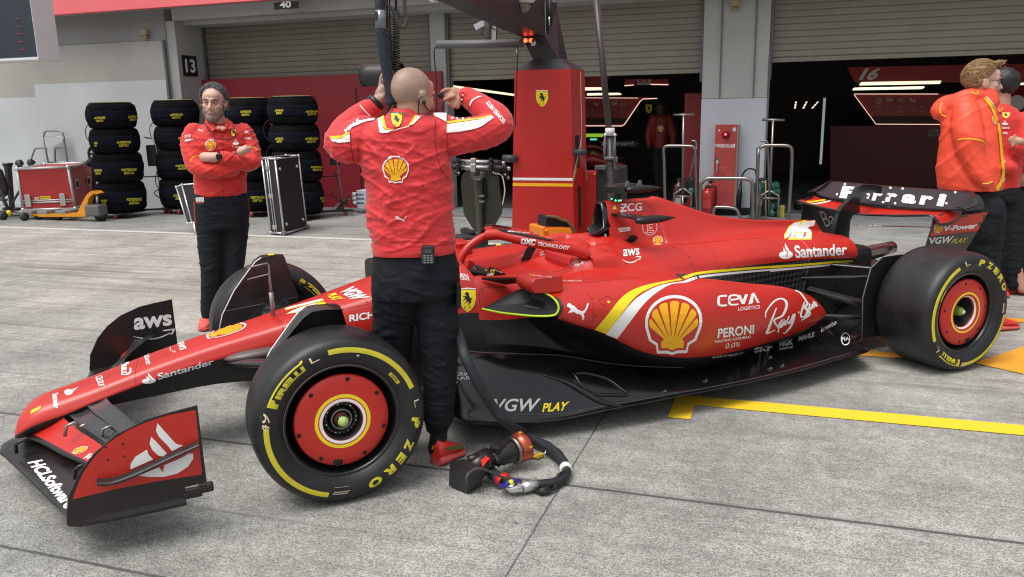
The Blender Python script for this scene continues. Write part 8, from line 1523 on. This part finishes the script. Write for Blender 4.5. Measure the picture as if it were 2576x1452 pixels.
# forearm skin (his right forearm, cuff pushed up) and fingers tucked on the other arm
L2m(bd,[(380,1230,-.16,.036),(480,1235,-.19,.036),(600,1230,-.20,.034)]);L2m(bd,[(900,1150,-.22,.030),(960,1120,-.225,.028)])
for i,(x0,y0,x1,y1,x2,y2)in enumerate(((925,1110,950,1080,978,1060),(940,1125,1000,1095,1035,1078),(950,1145,1015,1120,1045,1105),(955,1165,1015,1155,1040,1150))):finger(bd,F2,[ZF(x0,y0)+(-.23,),ZF(x1,y1)+(-.225,),ZF(x2,y2)+(-.205,)],.0095)
L2m(bd,[(830,1285,-.205,.018),(880,1300,-.205,.014)])
for sg,pts in((0,[(527,485),(530,620),(529,700),(521,800)]),(1,[(590,485),(587,620),(585,700),(582,790)])):F2.limb(bd,[(x,y,.02,r_)for(x,y),r_ in zip(pts,(.08,.065,.05,.035))])
b2=organic(bd,.0055,3,SKINP);sockets(b2,LH,1.05);b2.build('body',root2);face_parts(root2,LH,MH,1.05,HAIRG)
kp=lambda r_:max(0,min(1,(r_.z-.018-max(0,r_.y+.02)*1.15+abs(r_.x)*.25)/.03))if r_.y>-.03 else max(0,min(1,(r_.z+.06)/.03))
hair_cap(LH,MH,HAIRG,lambda r_:kp(r_),.012,4,1.05,2600,.026,.014,.0022).build('hair',root2)
mb=MB()
for sg in(1,-1): # side hair over the ears
    for k in range(90):y_,z_=random.uniform(-.07,.035),random.uniform(-.045,.055);d=Vector((sg,random.uniform(-.9,.2),random.uniform(-.8,.6)));p0=Vector((sg*.074,y_,z_));p1=p0+d*.008;p2=p1+Vector((sg*random.uniform(-.002,.006),random.uniform(-.018,.004),random.uniform(-.018,.010)));mb.tube([LH(*p0),LH(*p1),LH(*p2)],[.006,.005,.002],HAIRG,5)
mb.build('side_hair',root2)
bdm=MB();S=lambda x,y,z,r_:bdm.sphere(LH(x,y,z),r_,BLK,16,MH)
S(0,.052,-.098,(.050,.050,.042));S(.042,.030,-.062,(.028,.042,.045));S(-.042,.030,-.062,(.028,.042,.045));S(.020,.086,-.060,(.018,.012,.010));S(-.020,.086,-.060,(.018,.012,.010));S(0,.080,-.100,(.030,.022,.026));bo=organic(bdm,.004,2,BEARD)
def bf(p):
    q=MH.inverted()@(p-hc2)/1.05;mouth=math.exp(-((q.x/.026)**2+((q.z+.068)/.009)**2))if q.y>.05 else 0;return .0025*noise.noise(p*220)-.014*mouth
displace(bo,bf);bo.build('beard',root2)
# shirt
sh=MB();F2.torso(sh,[(ZF(0,y)[1],ZF(xl,0)[0],ZF(xr,0)[0],t,d)for y,xl,xr,t,d in((735,450,740,.07,.03),(770,330,850,.095,.03),(820,200,955,.11,.03),(900,150,1010,.125,.02),(1050,170,1010,.135,.01),(1250,200,1000,.14,.01),(1450,210,985,.145,.01),(1600,215,995,.15,.0),(1740,225,990,.15,0),(1775,260,960,.14,0))])
L2m(sh,[(235,880,.02,.075),(190,1050,.01,.078),(240,1300,-.06,.075),(330,1400,-.12,.066),(560,1420,-.16,.062),(760,1400,-.16,.06)],18);L2m(sh,[(935,880,.02,.072),(1020,1050,.0,.072),(1065,1220,-.06,.070),(1040,1320,-.12,.064),(880,1310,-.17,.058),(700,1250,-.20,.052),(635,1235,-.20,.048)],18)
so=organic(sh,.0075,3,SHRED);fa=folds(F2.r,31,.010,4.5,12,.4);fb=folds(F2.r,35,.006,9,24,-.4);displace(so,lambda p:(fa(p)+fb(p)))
SV=so.bvh();zs=lambda quad,off=.003:on_surf(SV,quad,off);QF=lambda*p:Q(ZF,*p)
put_shell(so,lambda dz:zs(QF((410,1135),(535,1135),(560,985),(390,985)),.006+dz*3),10,JRED);put_shield(so,lambda dz:zs(QF((762,935),(832,935),(832,842),(762,842)),.004+dz),2,False)
for a_ in art_flame2():emboss(so,a_,zs(QF((782,1060),(872,1060),(872,968),(782,968)),.004),WJ,2,2)
put_text(so,SV,'Santander',QF((780,1098),(905,1098),(905,1070),(780,1070)),WJ,.03,0,4,1,.004);put_text(so,SV,'ceva',QF((792,1175),(900,1175),(900,1145),(792,1145)),WJ,.02,0,3,1,.004);emboss(so,art_cat(),zs(QF((290,872),(372,878),(372,836),(290,830)),.004),WJ,2,2)
put_text(so,SV,'ZCG',QF((98,958),(185,942),(180,905),(95,925)),WJ,.04,0,3,2,.004);put_text(so,SV,'PIRELLI',QF((108,1020),(230,978),(222,950),(105,988)),WJ,.06,0,3,2,.004);put_text(so,SV,'DXC',QF((960,890),(1030,900),(1005,858),(950,845)),WJ,.05,0,3,1,.004);put_text(so,SV,'HOLMES',QF((940,975),(1060,985),(1050,955),(935,948)),WJ,.02,0,3,1,.004)
for A in([(178,1310),(200,1250),(250,1220),(320,1218),(405,1255)],[(1050,1098),(1080,1092),(1110,1100),(1130,1130)]):
    P_=[SV.ray_cast(CAM,ray(*ZF(x,y)).normalized())[0]for x,y in[(q[0],q[1])for q in spline(A,6)]];P_=[p for p in P_ if p]
    if len(P_)>2:so.tube(P_,.0035,YJ,5)
for A in([(640,870),(650,1100),(655,1180)],[(640,1450),(645,1620),(650,1760)]):
    P_=[SV.ray_cast(CAM,ray(*ZF(x,y)).normalized())[0]for x,y in[(q[0],q[1])for q in spline(A,6)]];P_=[p for p in P_ if p]
    if len(P_)>2:so.tube(P_,.002,SEAM,4)
so.build('shirt',root2)
mb=MB();P_=lambda x,y,d:F2.p(*ZF(x,y),d)
mb.add([P_(395,690,-.03),P_(385,740,-.06),P_(490,860,-.115),P_(545,825,-.115),P_(470,720,-.06)],[[0,1,2,3,4]],SHRED);mb.add([P_(700,670,-.03),P_(790,740,-.05),P_(785,820,-.10),P_(690,830,-.115),P_(700,790,-.10),(P_(690,720,-.06))],[[0,1,2,3,4,5]],SHRED);mb.tube([P_(400,690,-.02),P_(470,720,-.06),P_(545,825,-.12),P_(640,860,-.13)],.006,SHRED,6);mb.tube([P_(700,672,-.03),P_(695,740,-.08),P_(692,825,-.12),P_(640,860,-.13)],.006,SHRED,6);mb.build('collar',root2)
mb=MB();mb.prism([P_(550,825,-.112),P_(600,822,-.113),P_(640,862,-.115),P_(692,822,-.112),P_(660,790,-.10),P_(560,780,-.10)],F2.n*.01,SKINP);mb.build('neck_opening',root2)
mb=MB();ld=mat('lanyard_wine',(.10,.008,.012),.5);mb.tube(spline([tuple(P_(x,y,d))for x,y,d in((380,730,-.07),(430,830,-.13),(500,900,-.15),(530,950,-.155),(600,970,-.158),(680,975,-.158),(760,965,-.155),(820,930,-.15),(815,860,-.14),(785,770,-.10))],5),.0042,ld,6);mb.build('lanyard',root2)
mb=MB();c=P_(590,1225,-.244);mb.box(c,(.042,.014,.038),mat('watch_black',(.012,.012,.013)),bev=.006);mb.lathe([(-.011,.036),(-.011,.0405),(.011,.0405),(.011,.036)],mat('watch_black',(.01,.01,.01)),P_(590,1232,-.200),F2.r,24);mb.build('watch',root2)
rws=[(y,xl,xr,t,0)for y,xl,xr,t in((478,489,620,.13),(500,487,626,.14),(540,489,628,.14),(575,494,627,.13))]
tr2=trouser(F2,rws,[px2((527,560,0,.105),(532,640,0,.092),(531,685,-.01,.078),(528,740,.02,.072),(522,780,.02,.056),(521,796,.02,.040)),px2((592,560,0,.105),(590,640,0,.088),(587,685,-.01,.075),(583,740,.02,.072),(581,780,.02,.056),(580,792,.02,.042))],41,vox=.010,parent=root2);tr2.build('trousers',root2)
T2=tr2.bvh();mb=MB()
for A in([(492,500),(490,530),(495,570)],[(624,498),(628,525),(624,560)],[(488,500),(487,540),(491,565)]):
    P__=[T2.ray_cast(CAM,ray(*q).normalized())[0]for q in[(q[0],q[1])for q in spline(A,5)]];P__=[p for p in P__ if p]
    if len(P__)>2:mb.tube(P__,.003,mat('piping_red',(.4,.03,.02),.5),5)
mb.build('piping',root2)
mb=MB();mb.box(F2.p(503,503,-.15),(.055,.006,.035),LOGO,bev=.002,rz=-.1);mb.box(F2.p(504,510,-.153),(.048,.005,.012),mat('pass_red',(.4,.05,.04),.5),rz=-.1);mb.build('pass_card',root2)
a=at(516,828,Z=.01);b_=at(520,805,Z=.03);shoe(root2,(b_.x+.03,b_.y+.05,0),(a.x-.02,a.y-.05,0),m=mat('shoe_coral',(.75,.10,.08),.5));shoe(root2,(b_.x+.21,b_.y+.05,0),(a.x+.19,a.y-.03,0),m=mat('shoe_coral',(.75,.1,.08)))
# ---------------------------------------------------------------- blond man in hooded jacket
g3=at(2440,822,Z=0);F3=Fig(g3);root3=thing('person','blond man with glasses in bright red hooded rain jacket, hand in pocket, behind rear wing','person',(g3.x,g3.y,0))
q9=lambda x,y:R9(x,y);L3m=lambda mb,pts,n=14,k=4:F3.limb(mb,[R9(x,y)+(d,r_)for x,y,d,r_ in pts],n,k)
bd=MB();hc3=F3.p(*R9(1212,465),0);Y3=-math.atan2(F3.n.x,F3.n.y)-R(70)
L3,M3=head_shapes(bd,hc3,Y3,R(-4),1.08,F3.p(*R9(1165,590),0),1.0);
F3.torso(bd,[(R9(0,y)[1],R9(xl,0)[0],R9(xr,0)[0],t,0)for y,xl,xr,t in((600,1050,1230,.08),(800,1010,1260,.12),(1060,1010,1280,.13),(1200,1110,1300,.12))]);L3m(bd,[(1210,1020,-.12,.03),(1250,1040,-.12,.03)])
L3m(bd,[(1190,1200,.05,.08),(1180,1550,.05,.06),(1170,1800,.05,.04)]);L3m(bd,[(1240,1200,-.05,.08),(1230,1550,-.05,.06),(1220,1800,-.05,.04)])
b3=organic(bd,.0065,2,SKINP);sockets(b3,L3,1.08);b3.build('body',root3);face_parts(root3,L3,M3,1.08,HAIRB)
k3=lambda r_:max(0,min(1,(r_.z-.005-max(0,r_.y+.005)*1.1)/.03))if r_.y>-.02 else max(0,min(1,(r_.z+.055)/.03))
hair_cap(L3,M3,HAIRB,k3,.010,11,1.08,3600,.034,.009,.0019).build('hair',root3)
mb=MB()
for k in range(60):p0=Vector((random.uniform(-.05,.05),random.uniform(.03,.085),random.uniform(.085,.11)));mb.tube([L3(*p0),L3(*(p0+Vector((0,.012,.014)))),L3(*(p0+Vector((random.uniform(-.006,.006),.034,.022+random.uniform(-.006,.006)))))],[.005,.004,.0015],HAIRB,5)
mb.build('quiff',root3)
mb=MB()
for e in(1,-1):mb.tube([L3(.031*e+.020*math.cos(q),.100,.000+.015*math.sin(q))for q in[k*PI/8 for k in range(17)]],.0014,BLK,5);mb.tube([L3(.052*e,.098,.004),L3(.080*e,.02,.006),L3(.083*e,-.01,.0)],.0015,BLK,5)
mb.tube([L3(-.012,.10,.003),L3(.012,.10,.003)],.0014,BLK,5);mb.build('glasses',root3)
jk=MB();F3.torso(jk,[(R9(0,y)[1],R9(xl,0)[0],R9(xr,0)[0],t,d)for y,xl,xr,t,d in((545,1080,1235,.09,0),(580,1010,1265,.12,0),(640,985,1290,.15,0),(720,975,1310,.17,0),(820,962,1325,.18,0),(950,948,1350,.19,0),(1050,950,1345,.19,0),(1085,955,1335,.185,0))]);L3m(jk,[(1120,640,-.13,.09),(1130,760,-.16,.10),(1150,880,-.16,.085),(1195,990,-.16,.07),(1225,1040,-.16,.058)],18)
for pts in([(985,610,.02,.06),(1010,640,.0,.07),(1060,600,-.06,.07),(1120,555,-.08,.06),(1190,545,-.06,.05)],):L3m(jk,pts,16)
jk.sphere(F3.p(*R9(1030,615),.0),(.115,.13,.085),BLK,20,Matrix.Rotation(R(-35),3,'Y'));jk.sphere(F3.p(*R9(1130,572),.0),(.12,.13,.075),BLK,20,Matrix.Rotation(R(-12),3,'Y'));F3.limb(jk,[R9(1215,545)+(.0,.085),R9(1235,575)+(.0,.085)])
j3=organic(jk,.009,3,RAIN);fa=folds(F3.r,51,.010,3.0,6,.8);fb=folds(F3.r,55,.004,6,11,-.7);displace(j3,lambda p:fa(p)+fb(p));V3=j3.bvh();Q9=lambda*p:Q(R9,*p)
def strip9(A,B,m,off=.006,n=6):sx=lambda L_:[(x-16-(y>900)*6,y)for x,y in L_];ribbon(j3,V3,Q9(*sx(A)),Q9(*sx(B)),m,off,n)
strip9([(1232,560),(1268,610),(1290,660),(1312,720),(1322,800),(1330,900),(1345,980),(1330,1040),(1298,1090)],[(1250,555),(1288,600),(1305,660),(1326,720),(1336,800),(1345,900),(1360,985),(1345,1045),(1312,1108)],YJ);strip9([(1250,553),(1290,600),(1307,660),(1328,720),(1338,800),(1347,900),(1362,985),(1348,1040)],[(1254,551),(1296,598),(1313,660),(1334,720),(1343,800),(1352,900),(1367,985),(1354,1042)],WJ)
put_shell(j3,lambda dz:on_surf(V3,Q9((1268,712),(1300,705),(1298,655),(1262,660)),.005+dz),2,RAIN)
for A in([(1078,800),(1120,795),(1180,800),(1220,812),(1236,835)],[(985,590),(972,620),(980,655),(1010,668)],[(1215,1050),(1245,1050),(1272,1038)],[(1150,525),(1180,540),(1190,522)]):
    P_=[V3.ray_cast(CAM,ray(*R9(x,y)).normalized())[0]for x,y in[(q[0],q[1])for q in spline(A,6)]];P_=[p for p in P_ if p]
    if len(P_)>2:j3.tube(P_,.0045,YJ,5)
j3.build('jacket',root3)
mb=MB();L_=[R9(1160,1080),R9(1215,1085)];tr3=trouser(F3,[(R9(0,y)[1],R9(xl,0)[0],R9(xr,0)[0],t,0)for y,xl,xr,t in((1070,1100,1300,.13),(1150,1100,1310,.14),(1220,1110,1312,.14))],[[R9(1185,1200)+(.06,.10),R9(1190,1450)+(.06,.085),R9(1175,1700)+(.06,.065),R9(1165,1850)+(.06,.05)],[R9(1250,1200)+(-.05,.11),R9(1235,1450)+(-.04,.09),R9(1215,1700)+(-.04,.065),R9(1205,1850)+(-.04,.05)]],61,vox=.011,parent=root3);tr3.build('trousers',root3)
mb=MB();T3=tr3.bvh();P_=[T3.ray_cast(CAM,ray(*R9(x,y)).normalized())[0]for x,y in((1170,1075),(1174,1130),(1174,1180))]
if all(P_):mb.tube(P_,.003,mat('piping_red',(.4,.03,.02)),5);mb.build('piping',root3)
shoe(root3,(g3.x-.05,g3.y+.02,0),(g3.x+.22,g3.y-.03,0));shoe(root3,(g3.x-.02,g3.y-.14,0),(g3.x+.25,g3.y-.18,0))
# ---------------------------------------------------------------- dark haired man behind him, facing the camera
g4=at(2535,742,Z=0);F4=Fig(g4);root4=thing('person','dark haired man in red team polo with yellow shield badge behind the blond man','person',(g4.x,g4.y,0))
L4m=lambda mb,pts,n=14,k=4:F4.limb(mb,[R9(x,y)+(d,r_)for x,y,d,r_ in pts],n,k)
bd=MB();hc4=F4.p(*R9(1322,490),0);Y4=-math.atan2(F4.n.x,F4.n.y)+R(75);L4,M4=head_shapes(bd,hc4,Y4,0,1.0,F4.p(*R9(1322,620),0));F4.torso(bd,[(R9(0,y)[1],R9(xl,0)[0],R9(xr,0)[0],t,0)for y,xl,xr,t in((620,1270,1400,.08),(900,1270,1420,.1),(1080,1290,1420,.1))])
L4m(bd,[(1385,800,-.20,.032),(1430,810,-.22,.034)]);
for k in range(4):finger(bd,F4,[R9(1400,775+k*17)+(-.23,),R9(1388,792+k*15)+(-.235,),R9(1382,812+k*10)+(-.225,)],.0105)
L4m(bd,[(1350,1100,0,.07),(1400,1500,0,.05),(1440,1650,0,.035)]);organic(bd,.008,2,SKIN).build('body',root4);face_parts(root4,L4,M4,1,HAIRD)
hair_cap(L4,M4,HAIRD,lambda r_:max(0,min(1,(r_.z-.01-max(0,r_.y)*.9)/.03))if r_.y>-.02 else 1,.020,21,1,160,.02,.01).build('hair',root4)
sh=MB();F4.torso(sh,[(R9(0,y)[1],R9(xl,0)[0],R9(xr,0)[0],t,d)for y,xl,xr,t,d in((590,1285,1345,.06,0),(620,1250,1410,.10,0),(680,1230,1450,.13,0),(850,1240,1450,.13,0),(1000,1260,1440,.13,0),(1075,1270,1430,.13,0))]);L4m(sh,[(1440,690,0,.07),(1470,800,-.06,.07),(1455,860,-.14,.06),(1420,840,-.2,.045)],16);L4m(sh,[(1260,690,0,.07),(1300,900,-.1,.06),(1380,960,-.18,.05)],16)
s4=organic(sh,.010,3,SHRED);displace(s4,folds(F4.r,71,.006,6,12,.3));V4=s4.bvh();put_shield(s4,lambda dz:on_surf(V4,Q9((1328,678),(1370,678),(1370,646),(1328,646)),.005+dz),1,False)
for a_ in art_flame2():emboss(s4,a_,on_surf(V4,Q9((1326,716),(1362,716),(1362,688),(1326,688)),.005),WJ,1,1)
put_text(s4,V4,'Santander',Q9((1326,736),(1372,738),(1372,724),(1326,721)),WJ,.02,0,2,1,.005);put_text(s4,V4,'ceva',Q9((1332,768),(1358,768),(1358,755),(1332,755)),WJ,.02,0,1,1,.005);s4.build('shirt',root4)
mb=MB();mb.tube([F4.p(*R9(1300,600),-.06),F4.p(*R9(1312,640),-.12)],.004,YJ,5);mb.tube([F4.p(*R9(1338,598),-.06),F4.p(*R9(1318,640),-.12)],.004,YJ,5);mb.build('collar',root4)
trouser(F4,[(R9(0,y)[1],R9(xl,0)[0],R9(xr,0)[0],t,0)for y,xl,xr,t in((1060,1275,1430,.13),(1150,1270,1440,.13))],[[R9(1310,1150)+(0,.09),R9(1300,1400)+(0,.075),R9(1290,1640)+(0,.05)],[R9(1400,1150)+(0,.09),R9(1395,1400)+(0,.075),R9(1392,1630)+(0,.05)]],81,vox=.012,parent=root4).build('trousers',root4)
shoe(root4,(g4.x-.12,g4.y+.18,0),(g4.x-.10,g4.y-.08,0));shoe(root4,(g4.x+.12,g4.y+.14,0),(g4.x+.14,g4.y-.12,0))
# ---------------------------------------------------------------- man cut by the right edge
g5=at(2600,728,Z=0);F5=Fig(g5);root5=thing('person','man with folded arms in red shirt, cut off by the right edge of the picture','person',(g5.x,g5.y,0))
L5m=lambda mb,pts,n=14,k=4:F5.limb(mb,[R9(x,y)+(d,r_)for x,y,d,r_ in pts],n,k)
bd=MB();L5,M5=head_shapes(bd,F5.p(*R9(1575,470),0),-math.atan2(F5.n.x,F5.n.y)+R(70),0,1,F5.p(*R9(1575,600),0));F5.torso(bd,[(R9(0,y)[1],R9(xl,0)[0],R9(xr,0)[0],t,0)for y,xl,xr,t in((620,1520,1640,.08),(1080,1500,1640,.1))]);L5m(bd,[(1440,990,-.15,.034),(1440,1030,-.16,.036)])
for k in range(4):finger(bd,F5,[R9(1428+k*9,1025)+(-.17,),R9(1426+k*9,1050)+(-.172,),R9(1430+k*9,1066)+(-.165,)],.0095)
L5m(bd,[(1520,1100,0,.07),(1500,1500,0,.05),(1480,1620,0,.035)]);organic(bd,.008,2,SKIN).build('body',root5);face_parts(root5,L5,M5,1,HAIRD);hair_cap(L5,M5,HAIRD,lambda r_:1 if r_.z>.02 or r_.y<-.03 else 0,.014,25).build('hair',root5)
sh=MB();F5.torso(sh,[(R9(0,y)[1],R9(xl,0)[0],R9(xr,0)[0],t,d)for y,xl,xr,t,d in((600,1530,1620,.06,0),(640,1480,1680,.11,0),(760,1465,1690,.13,0),(1075,1475,1680,.13,0))]);L5m(sh,[(1500,700,-.05,.08),(1455,820,-.10,.075),(1432,890,-.14,.066),(1445,960,-.16,.052)],16)
s5=organic(sh,.011,3,SHRED);displace(s5,folds(F5.r,91,.006,6,12,.3));V5=s5.bvh();P_=[V5.ray_cast(CAM,ray(*R9(x,y)).normalized())[0]for x,y in((1420,758),(1436,748),(1450,752))]
if all(P_):s5.tube(P_,.004,YJ,5)
s5.build('shirt',root5);trouser(F5,[(R9(0,y)[1],R9(xl,0)[0],R9(xr,0)[0],t,0)for y,xl,xr,t in((1060,1470,1680,.13),(1150,1450,1690,.13))],[[R9(1470,1150)+(0,.10),R9(1462,1400)+(0,.08),R9(1450,1600)+(0,.055)],[R9(1600,1150)+(0,.09),R9(1600,1400)+(0,.075),R9(1600,1600)+(0,.05)]],85,vox=.012,parent=root5).build('trousers',root5)
a=at(2532,738,Z=.01);b_=at(2585,722,Z=.01);shoe(root5,(b_.x,b_.y,0),(a.x-.0,a.y,0),m=mat('shoe_deep_red',(.45,.02,.02),.5),sole=mat('sole_deep',(.4,.03,.03),.5));shoe(root5,(b_.x+.2,b_.y+.1,0),(a.x+.25,a.y,0),m=mat('shoe_deep_red',(.4,.02,.02)))
# ---------------------------------------------------------------- dim figure inside the garage
g6=bw(at(*Z_(955,900),v=10.6).dot(BD),10.6,0);F6=Fig(g6);root6=thing('person','dim figure in dark red jacket standing inside the unlit left garage','person',(g6.x,g6.y,0))
bd=MB();L6,M6=head_shapes(bd,F6.p(*Z_(955,475),0),-math.atan2(F6.n.x,F6.n.y),0,1.05,F6.p(*Z_(955,545),0));F6.torso(bd,[(Z_(0,y)[1],Z_(xl,0)[0],Z_(xr,0)[0],t,0)for y,xl,xr,t in((540,910,1000,.08),(850,900,1000,.1))])
for x,s_ in((925,-1),(985,1)):F6.limb(bd,[Z_(x,850)+(0,.08),Z_(x,1050)+(0,.06),Z_(x,1250)+(0,.04)])
for x0,x1 in((875,835),(1035,1080)):F6.limb(bd,[Z_(x0,580)+(0,.045),Z_(x1,720)+(0,.04),Z_(x1,850)+(0,.03)]);bd.sphere(F6.p(*Z_(x1,865),0),(.035,.02,.05),BLK)
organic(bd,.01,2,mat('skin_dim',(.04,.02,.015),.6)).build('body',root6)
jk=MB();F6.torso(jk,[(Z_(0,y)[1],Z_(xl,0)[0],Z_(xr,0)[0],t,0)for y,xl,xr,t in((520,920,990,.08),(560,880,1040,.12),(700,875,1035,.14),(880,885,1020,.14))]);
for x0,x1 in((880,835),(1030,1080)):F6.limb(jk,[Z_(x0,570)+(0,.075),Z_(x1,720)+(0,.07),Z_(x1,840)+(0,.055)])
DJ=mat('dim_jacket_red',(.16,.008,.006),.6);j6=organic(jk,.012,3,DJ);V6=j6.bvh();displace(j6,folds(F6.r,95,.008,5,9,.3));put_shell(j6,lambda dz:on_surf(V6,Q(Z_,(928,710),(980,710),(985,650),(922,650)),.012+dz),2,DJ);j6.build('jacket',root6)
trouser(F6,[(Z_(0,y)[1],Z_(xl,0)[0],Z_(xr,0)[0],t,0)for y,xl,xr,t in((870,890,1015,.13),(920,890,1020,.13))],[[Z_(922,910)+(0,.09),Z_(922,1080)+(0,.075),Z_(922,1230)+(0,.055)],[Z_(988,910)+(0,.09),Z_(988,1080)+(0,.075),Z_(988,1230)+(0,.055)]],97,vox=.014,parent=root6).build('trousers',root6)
shoe(root6,(g6.x-.05,g6.y-.05,0),(g6.x-.05,g6.y+.2,0),m=BLK,sole=BLK);shoe(root6,(g6.x+.15,g6.y-.1,0),(g6.x+.15,g6.y+.15,0),m=BLK,sole=BLK)
